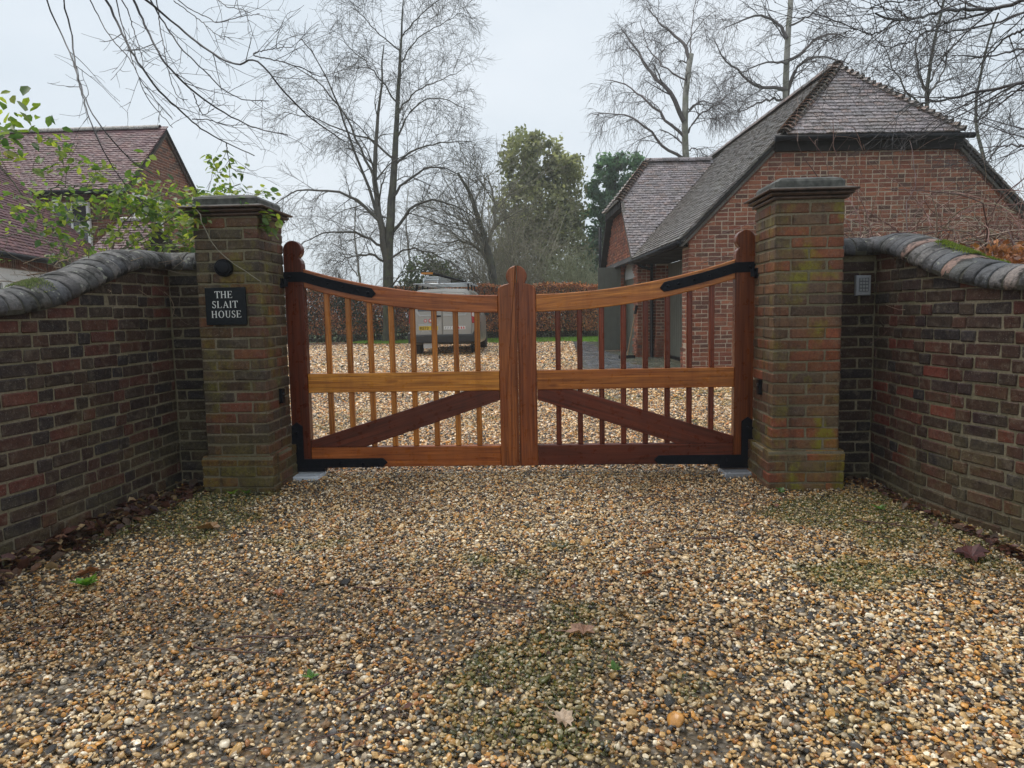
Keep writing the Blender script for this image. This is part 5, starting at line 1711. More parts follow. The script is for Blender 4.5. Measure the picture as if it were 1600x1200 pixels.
LEAF_V = np.array([(0, 0, 0), (0.28, 0.30, 0.05), (0.24, 0.68, 0.03), (0, 1, -0.06), (-0.24, 0.68, 0.03), (-0.28, 0.30, 0.05), (0, 0.5, -0.04)])
LEAF_F = np.array([(0, 1, 6), (1, 2, 6), (2, 3, 6), (3, 4, 6), (4, 5, 6), (5, 0, 6)])
def leaf_cloud(P, size, r, down=0.35, flat=0.5):
    """arrays of little leaves at points P"""
    n = len(P)
    d = r.normal(size=(n, 3)); d[:, 2] = d[:, 2] * 0.5 - down; d /= np.linalg.norm(d, axis=1, keepdims=True)
    up = r.normal(0, flat, (n, 3)) + np.array([0, 0, 1.0])
    s = np.cross(d, up); s /= np.maximum(np.linalg.norm(s, axis=1, keepdims=True), 1e-6)
    u = np.cross(s, d)
    sz = size * r.uniform(0.6, 1.35, n)
    V = P[:, None] + sz[:, None, None] * (LEAF_V[None, :, 0:1] * s[:, None] + LEAF_V[None, :, 1:2] * d[:, None] + LEAF_V[None, :, 2:3] * u[:, None])
    F = (np.arange(n) * 7)[:, None, None] + LEAF_F[None]
    return V.reshape(-1, 3), F.reshape(-1, 3)
def quad_cloud(P, size, r, asp=1.5, N=None, jitter=1.0):
    """small quads (leaf clumps seen from afar)"""
    n = len(P)
    d = r.normal(size=(n, 3)); d /= np.linalg.norm(d, axis=1, keepdims=True)
    e = r.normal(size=(n, 3)); s = np.cross(d, e); s /= np.maximum(np.linalg.norm(s, axis=1, keepdims=True), 1e-6)
    sz = (size * r.uniform(0.5, 1.4, n))[:, None]
    V = np.stack([P - d * sz * asp * 0.5, P + s * sz * 0.5, P + d * sz * asp * 0.5, P - s * sz * 0.5], 1)
    return V.reshape(-1, 3), np.arange(4 * n).reshape(-1, 4)

def stack(polys, K, wob): return np.stack([resample(p, K, wob) for p in polys])
def tap(M_, K, r0, r1):
    r0 = np.asarray(r0, float) * np.ones(M_); r1 = np.asarray(r1, float) * np.ones(M_)
    return r0[:, None] * (1 - np.linspace(0, 1, K)[None]) + r1[:, None] * np.linspace(0, 1, K)[None]

def bare_tree(name, label, polys, radii, levels, bark, twig_col, group=None, K=14, wob=0.03, sides=7):
    """first polyline is the trunk; levels = list of dicts for grow()"""
    base = polys[0][0]
    T = thing(name, label, 'tree', (base[0], base[1], gz(base[1])), group)
    tw = Twigs()
    p0 = stack(polys[:1], K + 8, wob * 0.4); r0 = tap(1, K + 8, radii[0][0], radii[0][1])
    r0[0, 0] *= 1.35; r0[0, 1] *= 1.12
    tw.add(p0, r0, 10, (1, 1, 1))
    tw.build('trunk', bark, T)
    tw = Twigs()
    P1 = stack(polys[1:], K, wob); R1 = np.stack([tap(1, K, a, b)[0] for a, b in radii[1:]])
    tw.add(P1, R1, sides, twig_col)
    pool = [(P1, R1), (resample(polys[0], K)[None], tap(1, K, radii[0][0] * 0.5, radii[0][1]))]
    for lv in levels:
        lv = dict(lv); sd = lv.pop('sides', 3); col = lv.pop('col', twig_col)
        new = []
        for (P, Rd) in pool:
            Q, RQ = grow(P, Rd, **lv)
            tw.add(Q, RQ, sd, col); new.append((Q, RQ))
        pool = [(np.concatenate([a[0] for a in new]), np.concatenate([a[1] for a in new]))]
    tw.build('crown', M_TWIG, T)
    return T

# ------------------------------------------------------------------ measured limbs (world metres)
CT=[
 [(-5.93,22.68,0.02),(-5.86,22.48,1.54),(-5.80,22.24,2.53),(-5.76,22.04,3.50),(-5.55,22.03,5.18),(-5.42,22.43,7.17),(-5.33,22.69,8.91),(-5.08,22.44,10.95),(-4.81,22.02,12.85),(-4.71,22.04,13.98)],
 [(-5.78,22.08,3.26),(-5.91,21.94,4.22),(-6.11,22.02,5.44),(-6.20,22.28,6.68),(-6.08,22.59,8.43),(-5.82,22.52,10.06),(-5.63,22.20,11.35),(-5.59,21.97,12.41)],
 [(-6.08,21.96,5.07),(-6.43,22.16,6.31),(-6.85,22.28,7.18),(-7.19,22.28,8.38),(-7.50,22.03,9.27),(-7.69,21.62,10.30),(-8.50,21.30,11.35)],
 [(-6.17,22.23,6.43),(-6.80,22.38,7.80),(-7.30,22.16,9.06),(-7.78,21.80,9.67),(-8.36,21.46,10.27),(-9.29,21.43,10.63)],
 [(-6.01,21.94,4.82),(-6.77,21.97,5.73),(-7.72,21.88,6.05),(-8.95,21.86,6.08),(-10.02,22.03,5.78),(-10.35,22.04,5.31)],
 [(-5.86,21.97,3.86),(-6.77,21.74,4.41),(-7.81,21.50,4.41),(-8.65,21.40,4.11),(-9.28,21.40,3.65)],
 [(-5.56,21.99,4.17),(-5.13,22.01,5.05),(-4.44,21.96,5.50),(-3.55,21.73,5.56),(-2.81,21.52,5.16),(-2.22,21.48,4.67)],
 [(-5.50,22.10,5.67),(-4.95,22.20,6.39),(-4.18,22.12,6.79),(-3.29,21.80,6.70),(-2.42,21.43,6.07)],
 [(-5.44,22.37,6.92),(-4.83,22.44,7.52),(-3.80,22.20,7.67),(-2.91,21.88,7.69),(-2.29,21.65,7.57)],
 [(-5.40,22.58,7.92),(-4.83,22.68,9.13),(-4.05,22.56,9.54),(-3.28,22.33,9.34),(-2.53,22.02,8.87)],
 [(-5.33,22.69,8.91),(-4.55,22.64,9.82),(-3.52,22.42,10.07),(-2.76,22.20,10.33)],
 [(-5.13,22.49,10.74),(-4.42,22.28,11.57),(-3.41,22.02,12.00),(-2.54,21.78,12.21)],
 [(-4.98,22.26,11.58),(-4.12,22.05,12.38),(-3.10,21.74,12.89),(-2.61,21.59,13.03)],
 [(-5.04,22.38,11.16),(-5.82,22.03,11.75),(-6.44,21.72,12.33),(-6.75,21.63,12.76)],
 [(-5.32,22.69,9.39),(-5.97,22.42,10.27),(-6.55,21.94,10.95),(-7.15,21.55,11.39)],
 [(-5.42,22.43,7.17),(-6.32,22.52,8.06),(-7.02,22.34,8.15),(-8.57,21.85,8.78),(-9.53,21.82,8.92)],
 [(-5.81,22.07,3.26),(-6.34,21.87,3.62),(-7.03,21.65,3.50),(-7.72,21.45,3.14)],
 [(-5.73,22.07,3.38),(-4.89,22.06,3.84),(-3.90,22.01,3.57),(-3.05,22.00,2.95)],
]
BL=[
 [(6.62,26.92,6.39),(6.44,26.33,7.79),(6.24,25.64,9.08),(6.29,25.42,10.57),(6.44,25.67,11.67),(6.53,25.71,11.81)],
 [(6.24,25.64,9.08),(5.96,25.45,9.82),(5.59,25.59,10.52),(5.04,26.02,10.93),(4.58,26.98,12.32),(4.25,27.64,13.24),(3.88,28.09,13.84)],
 [(6.33,25.93,8.50),(5.75,25.73,8.91),(5.35,25.73,9.27),(4.84,25.96,10.00),(4.25,26.55,10.72),(3.50,27.29,11.38),(3.10,27.52,11.47)],
 [(6.36,26.36,7.71),(5.84,26.23,7.92),(5.28,26.14,8.31),(4.73,26.09,9.11),(4.09,26.44,9.63),(3.18,26.96,9.93),(2.49,27.11,9.86)],
 [(6.44,25.65,11.61),(6.36,25.93,12.28),(5.97,26.31,12.82),(5.52,26.82,13.42),(5.18,27.31,14.16),(4.94,27.56,14.54)],
 [(6.44,25.67,11.67),(6.61,26.15,12.87),(6.85,26.65,14.10),(7.03,26.93,14.99)],
 [(6.27,25.44,10.70),(5.73,25.66,11.05),(5.27,26.13,11.61),(4.85,26.95,12.70),(4.67,27.63,14.04)],
 [(6.35,25.93,8.50),(6.68,25.73,9.09),(6.80,25.66,9.38),(7.67,25.97,9.78),(8.10,26.12,10.20)],
 [(6.37,25.50,9.56),(6.77,25.53,9.76),(7.36,25.80,9.74)],
 [(6.49,26.22,8.03),(6.88,26.27,8.16),(7.45,26.70,7.84)],
]
BR=[
 [(11.99,30.29,9.82),(11.72,29.64,11.12),(11.58,29.11,12.40),(11.61,29.02,13.77),(11.77,29.31,15.01),(12.06,30.20,17.36)],
 [(11.74,29.52,11.38),(11.11,29.32,11.48),(10.29,29.03,11.28),(9.38,28.40,11.82),(8.40,27.93,12.25),(8.00,28.08,13.27)],
 [(11.78,29.71,11.00),(10.86,29.44,10.95),(10.04,29.13,10.60),(9.22,28.77,10.09)],
 [(11.55,29.00,13.49),(11.17,29.21,14.42),(10.45,29.24,14.69),(9.48,28.89,14.36),(8.50,28.39,13.78)],
 [(11.61,29.11,12.40),(10.67,28.92,12.51),(9.71,28.56,12.00),(8.72,28.06,11.59)],
 [(11.62,29.08,12.53),(12.26,28.93,12.74),(12.58,28.67,13.33),(13.25,28.21,13.41),(13.84,27.93,13.01)],
 [(11.82,29.65,11.13),(11.93,29.19,12.13),(12.45,28.90,12.63),(13.15,28.62,12.46),(13.90,28.35,12.20)],
 [(11.65,29.07,14.07),(12.34,28.85,14.24),(12.82,28.64,14.69),(13.45,28.12,14.72)],
 [(11.80,29.43,15.33),(11.19,29.83,16.10),(10.69,30.15,17.11)],
 [(11.80,29.43,15.33),(12.52,29.47,16.16),(13.24,29.11,16.53)],
]
RT=[
 [(13.31,19.80,5.88),(13.55,20.52,7.31),(13.59,20.76,8.45),(13.63,20.73,9.08),(13.59,20.47,9.84),(13.58,20.14,10.55),(13.61,19.87,11.26)],
 [(13.59,20.76,8.45),(13.10,20.34,9.19),(12.67,19.75,9.82),(12.77,19.57,10.36)],
 [(13.62,20.77,8.35),(14.27,21.11,9.18),(14.44,21.07,9.81),(14.69,20.99,10.41)],
 [(13.64,20.75,8.01),(12.49,20.13,8.51),(11.85,19.51,9.16),(11.26,18.94,9.58)],
 [(13.67,20.78,8.88),(14.37,20.97,9.99),(14.29,20.50,10.87)],
 [(15.47,19.90,4.99),(15.46,21.17,7.86),(15.86,21.58,9.28),(15.96,21.30,10.48),(15.93,20.77,11.13)],
 [(15.54,21.00,7.59),(16.24,21.07,8.46),(16.63,20.69,8.76)],
]
MT=[
 [(-1.87,25.00,2.30),(-1.96,25.00,3.24),(-2.15,25.00,4.18),(-2.53,25.00,5.39),(-2.78,25.00,6.32),(-3.30,25.00,7.12)],
 [(-2.10,25.00,4.05),(-1.72,25.00,5.24),(-1.84,25.00,6.30),(-2.09,25.00,7.09)],
 [(-1.96,25.00,3.38),(-2.57,25.00,4.06),(-3.38,25.00,4.35),(-4.06,25.00,4.23)],
 [(-2.23,25.00,4.40),(-2.95,25.00,5.00),(-3.75,25.00,5.55)],
]
TL=[
 [(-3.53,0.16,3.71),(-3.57,0.25,3.67),(-3.59,0.31,3.62),(-3.50,0.27,3.45),(-3.33,0.10,3.25),(-3.09,-0.20,3.00),(-2.89,-0.47,2.79),(-2.70,-0.72,2.60),(-2.52,-0.92,2.44),(-2.41,-0.98,2.32),(-2.42,-0.82,2.26),(-2.51,-0.50,2.24),(-2.60,-0.10,2.26)],
 [(-3.31,0.04,3.65),(-3.36,0.12,3.61),(-3.34,0.15,3.50),(-3.31,0.12,3.36),(-3.17,-0.08,3.10),(-2.99,-0.34,2.88),(-2.76,-0.65,2.63),(-2.58,-0.88,2.43),(-2.51,-0.94,2.31),(-2.51,-0.85,2.22),(-2.55,-0.70,2.17),(-2.63,-0.45,2.12)],
 [(-3.00,-0.16,3.55),(-3.00,-0.13,3.49),(-2.93,-0.15,3.37),(-2.77,-0.30,3.17),(-2.56,-0.50,2.99),(-2.43,-0.61,2.86),(-2.33,-0.74,2.72),(-2.29,-0.77,2.63),(-2.28,-0.66,2.56),(-2.31,-0.49,2.55),(-2.35,-0.33,2.54)],
 [(-2.84,-0.24,3.51),(-2.83,-0.20,3.45),(-2.74,-0.24,3.29),(-2.61,-0.39,3.10),(-2.45,-0.55,2.92),(-2.33,-0.64,2.77),(-2.28,-0.57,2.68),(-2.29,-0.36,2.66),(-2.33,-0.03,2.63),(-2.31,0.19,2.61),(-2.24,0.27,2.57),(-2.10,0.25,2.51),(-1.99,0.18,2.45)],
 [(-2.75,-0.24,3.51),(-2.76,-0.20,3.45),(-2.73,-0.22,3.32),(-2.51,-0.51,2.97),(-2.36,-0.70,2.76),(-2.29,-0.72,2.67),(-2.28,-0.62,2.61),(-2.32,-0.38,2.58)],
 [(-2.69,-0.16,3.54),(-2.68,-0.12,3.48),(-2.62,-0.13,3.34),(-2.50,-0.24,3.16),(-2.36,-0.38,2.96),(-2.29,-0.37,2.88),(-2.24,-0.28,2.82),(-2.20,-0.16,2.77),(-2.14,-0.07,2.73),(-2.06,-0.01,2.68),(-1.95,-0.02,2.62),(-1.80,-0.11,2.56),(-1.58,-0.23,2.49)],
 [(-2.67,-0.11,3.56),(-2.65,0.01,3.53),(-2.60,0.08,3.49),(-2.51,0.10,3.40),(-2.36,0.03,3.27),(-2.17,-0.09,3.13),(-1.99,-0.24,3.00),(-1.82,-0.39,2.90),(-1.77,-0.45,2.91),(-1.65,-0.57,2.91),(-1.58,-0.65,2.83),(-1.50,-0.70,2.74),(-1.44,-0.59,2.64),(-1.38,-0.30,2.57),(-1.26,0.09,2.51)],
 [(-2.66,-0.00,3.61),(-2.65,0.05,3.55),(-2.52,0.01,3.34),(-2.36,-0.12,3.14),(-2.23,-0.17,3.02),(-2.13,-0.20,2.92),(-2.04,-0.20,2.82),(-1.88,-0.25,2.73),(-1.62,-0.45,2.66)],
 [(-2.64,0.10,3.60),(-2.61,0.08,3.50),(-2.54,-0.05,3.32),(-2.44,-0.20,3.13),(-2.34,-0.37,2.94),(-2.28,-0.44,2.79),(-2.27,-0.39,2.71),(-2.26,-0.27,2.74)],
 [(-2.73,-0.19,3.46),(-2.70,-0.17,3.40),(-2.61,-0.27,3.21),(-2.47,-0.45,3.00),(-2.38,-0.60,2.84)],
 [(-1.65,-0.57,2.91),(-1.68,-0.53,2.94),(-1.55,-0.68,2.90),(-1.40,-0.85,2.85),(-1.27,-0.96,2.81)],
 [(-1.64,-0.59,2.90),(-1.50,-0.74,2.83),(-1.38,-0.84,2.77),(-1.26,-0.87,2.73),(-1.22,-0.70,2.73),(-1.16,-0.33,2.83)],
 [(-2.62,0.28,3.70),(-2.48,0.31,3.58),(-2.34,0.25,3.51),(-2.20,0.12,3.40),(-2.06,0.02,3.38),(-1.86,-0.18,3.32),(-1.67,-0.40,3.24)],
 [(-2.60,0.30,3.65),(-2.37,0.23,3.47),(-2.18,0.04,3.30),(-2.04,-0.12,3.19)],
 [(-2.31,-0.12,2.65),(-2.25,0.01,2.68),(-2.13,0.08,2.65),(-1.97,-0.01,2.63)],
 [(-2.24,0.27,2.57),(-2.28,0.37,2.51),(-2.30,0.45,2.43),(-2.23,0.42,2.38)],
 [(-2.23,-0.24,2.79),(-2.24,-0.17,2.73),(-2.26,-0.05,2.69),(-2.17,-0.07,2.73)],
 [(-2.40,0.47,3.77),(-2.14,0.18,3.54),(-1.93,-0.05,3.42),(-1.79,-0.24,3.31)],
]
TR=[
 [(4.70,1.27,3.20),(4.73,1.81,3.28),(4.77,2.24,3.35),(4.56,2.43,3.35),(4.29,2.28,3.27),(3.98,2.03,3.18),(3.64,1.72,3.07),(3.45,1.57,2.98)],
 [(4.59,1.23,3.86),(4.56,1.59,3.93),(4.57,1.79,3.97),(4.50,1.96,4.00),(4.11,1.79,3.94),(3.64,1.35,3.76),(3.50,1.21,3.67),(3.25,0.95,3.56),(2.99,0.69,3.45),(2.88,0.58,3.44),(2.78,0.53,3.45)],
 [(4.74,1.37,3.81),(4.65,1.74,3.88),(4.66,2.02,3.93),(4.58,2.18,3.93),(4.36,2.13,3.89),(4.04,1.87,3.78),(3.52,1.30,3.59),(3.15,0.89,3.45)],
 [(4.50,1.96,4.00),(4.36,2.02,3.96),(3.97,1.73,3.82),(3.69,1.48,3.67),(3.44,1.27,3.50),(3.26,1.09,3.41),(3.10,0.95,3.34),(2.98,0.85,3.32)],
 [(4.85,1.51,3.56),(4.82,1.98,3.64),(4.83,2.27,3.70),(4.75,2.45,3.72),(4.43,2.34,3.71),(4.16,2.11,3.64)],
 [(4.22,0.53,2.46),(4.29,1.08,2.55),(4.37,1.56,2.65),(4.33,1.78,2.69)],
 [(4.77,1.90,3.79),(4.77,2.19,3.82),(4.77,2.39,3.76),(4.66,2.50,3.58),(4.53,2.44,3.41)],
 [(2.99,0.69,3.45),(2.91,0.68,3.38),(2.80,0.67,3.35),(2.70,0.71,3.40),(2.67,0.83,3.43)],
 [(3.25,0.95,3.56),(2.98,0.63,3.51),(2.78,0.51,3.49),(2.68,0.62,3.50)],
 [(4.62,1.14,3.08),(4.69,1.75,3.20),(4.72,2.07,3.24),(4.67,2.28,3.23),(4.47,2.25,3.11)],
 [(4.43,1.67,4.03),(4.21,1.77,4.04),(3.58,1.22,3.82),(2.96,0.59,3.56),(2.73,0.52,3.49)],
]
SH=[
 [(-3.32,0.38,1.73),(-3.29,0.40,1.87),(-3.21,0.38,1.99),(-3.13,0.39,2.07),(-3.05,0.45,2.16),(-3.00,0.55,2.24),(-2.92,0.77,2.34),(-2.89,0.92,2.30),(-2.87,0.96,2.23)],
 [(-3.75,0.60,1.67),(-3.88,0.67,1.87),(-3.94,0.62,2.04),(-4.01,0.57,2.14),(-4.05,0.48,2.26),(-4.12,0.37,2.43),(-4.21,0.35,2.54)],
 [(-3.77,0.62,1.71),(-3.93,0.71,1.85),(-4.15,0.75,1.98),(-4.33,0.72,1.99),(-4.44,0.60,1.93)],
 [(-3.45,0.41,1.64),(-3.32,0.38,1.73),(-3.13,0.47,1.86),(-3.04,0.69,2.01),(-2.88,0.96,2.22),(-2.63,0.98,2.33),(-2.40,0.86,2.37)],
 [(-3.94,0.62,2.04),(-3.52,0.41,2.03),(-3.23,0.33,2.04),(-3.08,0.42,2.12)],
 [(-4.01,0.57,2.14),(-3.71,0.35,2.28),(-3.32,0.13,2.26),(-3.10,0.14,2.22)],
 [(-3.54,0.48,1.71),(-3.09,0.52,1.86),(-2.93,0.72,1.82),(-2.82,0.76,1.80)],
]
SH5=[(-2.54,0.30,2.13),(-2.34,-0.10,2.10),(-2.10,-0.56,1.97),(-2.09,-0.56,1.87),(-2.07,-0.52,1.77),(-1.96,-0.50,1.63),(-1.72,-0.49,1.46)]

DKT = (0.055, 0.048, 0.040)
# the tall bare tree behind the gate
CT[0] = CT[0][:-1]; CT[1] = CT[1][:-1]
bare_tree('bare_tree', 'tall wide spreading bare tree with twin stems, behind left gate leaf', CT,
          [(0.25, 0.02), (0.15, 0.02), (0.065, 0.013), (0.055, 0.011), (0.07, 0.011), (0.055, 0.011), (0.07, 0.013), (0.055, 0.011), (0.048, 0.011), (0.042, 0.010), (0.038, 0.010), (0.030, 0.009), (0.028, 0.009), (0.028, 0.009), (0.036, 0.009), (0.046, 0.010), (0.055, 0.010), (0.046, 0.010)],
          [dict(per=12, length=2.5, ang=(30, 70), K=8, trop=(0, 0, -0.10), wig=0.10, t0=0.15, rr=0.42, rmin=0.0095, shrink=0.66),
           dict(per=9, length=1.15, ang=(28, 65), K=6, trop=(0, 0, -0.12), wig=0.13, t0=0.12, rr=0.55, rmin=0.0066, shrink=0.4),
           dict(per=4, length=0.5, ang=(25, 60), K=4, trop=(0, 0, -0.04), wig=0.16, t0=0.2, rr=0.6, rmin=0.0055, shrink=0.3)],
          M_BARK, (0.075, 0.068, 0.052))
bw = (0.11, 0.088, 0.084)
def birch_levels(n1=9, n2=8, n3=5):
    return [dict(per=n1, length=1.9, ang=(25, 60), K=8, trop=(0, 0, -0.16), wig=0.12, t0=0.15, rr=0.45, rmin=0.011, shrink=0.4),
            dict(per=n2, length=1.1, ang=(25, 65), K=7, trop=(0, 0, -0.42), wig=0.12, t0=0.15, rr=0.5, rmin=0.0075, shrink=0.3),
            dict(per=n3, length=0.6, ang=(20, 55), K=5, trop=(0, 0, -0.45), wig=0.14, t0=0.2, rr=0.6, rmin=0.006, shrink=0.3)]
def root(polys, depth):
    b = polys[0][0]
    polys[0] = [(b[0] - 0.25, b[1], gz(b[1]) - 0.1)] + [tuple(q) for q in polys[0]]
    return polys
bare_tree('silver_birch', 'weeping bare birch with broken topped trunk, behind the lower garage roof', root(BL, 27),
          [(0.20, 0.11), (0.11, 0.02), (0.07, 0.016), (0.07, 0.016), (0.08, 0.018), (0.03, 0.012), (0.04, 0.013), (0.05, 0.014), (0.03, 0.012), (0.03, 0.012)],
          birch_levels(9, 9, 4), M_BIRCH, bw, 'weeping birches behind the garage')
bare_tree('silver_birch', 'tall pale trunked bare birch, right behind the main garage roof slope', root(BR, 29),
          [(0.22, 0.10), (0.09, 0.018), (0.07, 0.016), (0.08, 0.018), (0.05, 0.014), (0.08, 0.018), (0.10, 0.02), (0.05, 0.014), (0.05, 0.014), (0.05, 0.014)],
          birch_levels(9, 9, 4), M_BIRCH, bw, 'weeping birches behind the garage')
bare_tree('bare_tree', 'grey twiggy bare tree behind the right edge of the garage roof', root(RT[:5], 20),
          [(0.14, 0.04), (0.05, 0.014), (0.05, 0.014), (0.04, 0.012), (0.04, 0.012)],
          [dict(per=9, length=1.5, ang=(25, 60), K=7, trop=(0, 0, 0.10), wig=0.12, t0=0.15, rr=0.45, rmin=0.009, shrink=0.4),
           dict(per=8, length=0.75, ang=(25, 60), K=5, trop=(0, 0, 0.1), wig=0.14, t0=0.15, rr=0.55, rmin=0.006, shrink=0.3),
           dict(per=3, length=0.35, ang=(25, 55), K=4, trop=(0, 0, 0.05), wig=0.15, t0=0.2, rr=0.6, rmin=0.005, shrink=0.3)],
          M_BARK, (0.10, 0.088, 0.08), 'bare trees right of the garage')
bare_tree('bare_tree', 'slender bare tree at the right edge of the view, beyond the garage', root([RT[5], RT[6], [(q[0] + 0.3, q[1], q[2] - 1.5) for q in RT[6]]], 20),
          [(0.10, 0.03), (0.04, 0.012), (0.04, 0.012)],
          [dict(per=12, length=1.7, ang=(25, 65), K=7, trop=(0, 0, 0.02), wig=0.14, t0=0.1, rr=0.45, rmin=0.009, shrink=0.4),
           dict(per=9, length=0.9, ang=(25, 60), K=5, trop=(0, 0, 0), wig=0.15, t0=0.15, rr=0.55, rmin=0.006, shrink=0.3),
           dict(per=3, length=0.4, ang=(25, 55), K=4, wig=0.15, t0=0.2, rr=0.6, rmin=0.005, shrink=0.3)],
          M_BARK, (0.10, 0.088, 0.08), 'bare trees right of the garage')
bare_tree('bare_tree', 'leaning bare tree with grey trunk just right of the roof rack of the van', [[(MT[0][0][0], MT[0][0][1], 0.1)] + MT[0]] + MT[1:],
          [(0.26, 0.05), (0.10, 0.02), (0.09, 0.02), (0.06, 0.016)],
          [dict(per=12, length=3.0, ang=(25, 60), K=8, trop=(0, 0, 0.05), wig=0.12, t0=0.1, rr=0.5, rmin=0.011, shrink=0.35),
           dict(per=9, length=1.4, ang=(20, 55), K=6, trop=(0, 0, 0.05), wig=0.13, t0=0.1, rr=0.55, rmin=0.008, shrink=0.3),
           dict(per=4, length=0.6, ang=(20, 50), K=4, trop=(0, 0, 0.05), wig=0.14, t0=0.2, rr=0.6, rmin=0.007, shrink=0.3)],
          M_BARK, (0.20, 0.185, 0.135))
# young birches among the far trees
for (x, y, h, lab) in ((-9.3, 31.0, 7.2, 'thin pale stemmed birch far beyond the left gate leaf, left of the big tree'),
                       (-7.0, 33.0, 8.0, 'thin pale stemmed birch close beside the big bare tree trunk, far beyond')):
    tr_ = [(x, y, 0.1), (x + 0.15, y, h * 0.4), (x - 0.1, y, h * 0.75), (x + 0.1, y, h)]
    bare_tree('young_birch', lab, [tr_, [(x, y, h * 0.45), (x - 0.8, y, h * 0.65), (x - 1.3, y, h * 0.7)], [(x, y, h * 0.55), (x + 0.8, y, h * 0.75), (x + 1.4, y, h * 0.82)]],
              [(0.10, 0.02), (0.03, 0.012), (0.03, 0.012)], birch_levels(9, 7, 3), M_BIRCH, (0.16, 0.13, 0.11), 'young birches beyond the hedge')

def mass_tree(name, label, cat, base, blobs, n, size, cols, trunk=None, seed=1, asp=1.6, parts=('foliage',), mat=None, group=None, shell=0.55, hang=0.0):
    """evergreen: leaf-sized faces through the volume of several blobs (cx, cy, cz, rx, ry, rz)"""
    r = np.random.default_rng(seed)
    T = thing(name, label, cat, (base[0], base[1], gz(base[1])), group)
    V, F, C = [], [], []
    off = 0
    wts = np.array([b[3] * b[4] * b[5] for b in blobs]) ** 0.75; wts /= wts.sum()
    for b, wt in zip(blobs, wts):
        k = int(n * wt)
        # clumps first, leaves round them: gaps stay open between clumps
        nc = max(6, k // 70)
        d = r.normal(size=(nc, 3)); d /= np.linalg.norm(d, axis=1, keepdims=True)
        rad = (shell + (1 - shell) * r.random(nc)) ** 0.8
        cen = np.array(b[:3]) + d * rad[:, None] * np.array(b[3:6])
        cr = r.uniform(0.10, 0.24, nc) * np.mean(b[3:6])
        ci = r.integers(0, nc, k)
        P = cen[ci] + np.clip(r.normal(0, 1, (k, 3)), -1.7, 1.7) * cr[ci][:, None] * np.array([1, 1, 0.75])
        if hang: P[:, 2] -= r.random(k) ** 2 * hang
        v, f = quad_cloud(P, size, r, asp)
        base_c = np.array(cols)[r.integers(0, len(cols), nc)] * r.uniform(0.7, 1.3, (nc, 1))
        c = base_c[ci] * r.uniform(0.7, 1.3, (k, 1))
        V.append(v); F.append(f + off); C.append(np.repeat(c, 4, 0)); off += len(v)
    np_mesh('crown' if cat == 'tree' else 'foliage', np.concatenate(V), np.concatenate(F), mat or M_LEAF, T, np.concatenate(C))
    tw = Twigs()
    for (pl, r0, r1) in (trunk or []):
        tw.add(resample(pl, 8, 0.02)[None], tap(1, 8, r0, r1), 7, (1, 1, 1))
    if trunk: tw.build('trunk', M_BARK, T)
    return T

EV = [(0.045, 0.070, 0.022), (0.06, 0.085, 0.03), (0.035, 0.055, 0.02), (0.075, 0.09, 0.035)]
mass_tree('evergreen_tree', 'tall olive green evergreen with three domed tops, behind the gate centre post', 'tree', (0.2, 33, 0),
          [(-0.9, 33, 9.2, 1.0, 1.0, 1.9), (0.25, 33.3, 9.3, 0.95, 1.0, 1.5), (1.35, 33, 8.6, 0.9, 1.0, 1.6), (0.2, 33, 6.6, 2.2, 1.5, 2.4), (1.2, 33, 5.0, 1.3, 1.2, 2.8), (-0.9, 33, 4.4, 1.5, 1.2, 2.4)],
          24000, 0.135, [(0.25, 0.25, 0.155), (0.29, 0.285, 0.175), (0.20, 0.21, 0.125), (0.32, 0.31, 0.20)], [([(0.2, 33, 0), (0.1, 33, 4), (0.2, 33, 8)], 0.25, 0.06)], 11, group='evergreens beyond the hedge', hang=0.3)
mass_tree('conifer', 'dark green conifer with feathery outline, left of the garage roof', 'tree', (4.2, 34, 0),
          [(3.4, 34, 8.1, 0.8, 0.9, 1.5), (4.1, 34, 8.9, 0.7, 0.8, 1.2), (4.9, 34, 8.4, 0.8, 0.9, 1.4), (3.6, 34, 6.0, 1.5, 1.2, 1.6), (4.8, 34, 6.0, 1.5, 1.2, 1.8), (4.0, 34, 3.4, 2.0, 1.4, 2.4)],
          17000, 0.13, [(0.12, 0.20, 0.15), (0.145, 0.225, 0.17), (0.095, 0.165, 0.12)], [([(4.2, 34, 0), (4.2, 34, 4.5), (4.2, 34, 8.6)], 0.22, 0.04)], 12, asp=2.2, group='evergreens beyond the hedge')
mass_tree('evergreen_bush', 'dark rounded evergreen bush behind the roof of the van', 'bush', (-5.4, 30, 0),
          [(-5.4, 30, 3.0, 1.35, 1.0, 1.15), (-4.6, 30, 2.4, 1.2, 1.0, 0.9), (-6.1, 30, 2.3, 1.1, 1.0, 1.0)],
          7000, 0.11, [(0.07, 0.095, 0.045), (0.09, 0.115, 0.055), (0.055, 0.075, 0.04)], None, 13, group='evergreens beyond the hedge')

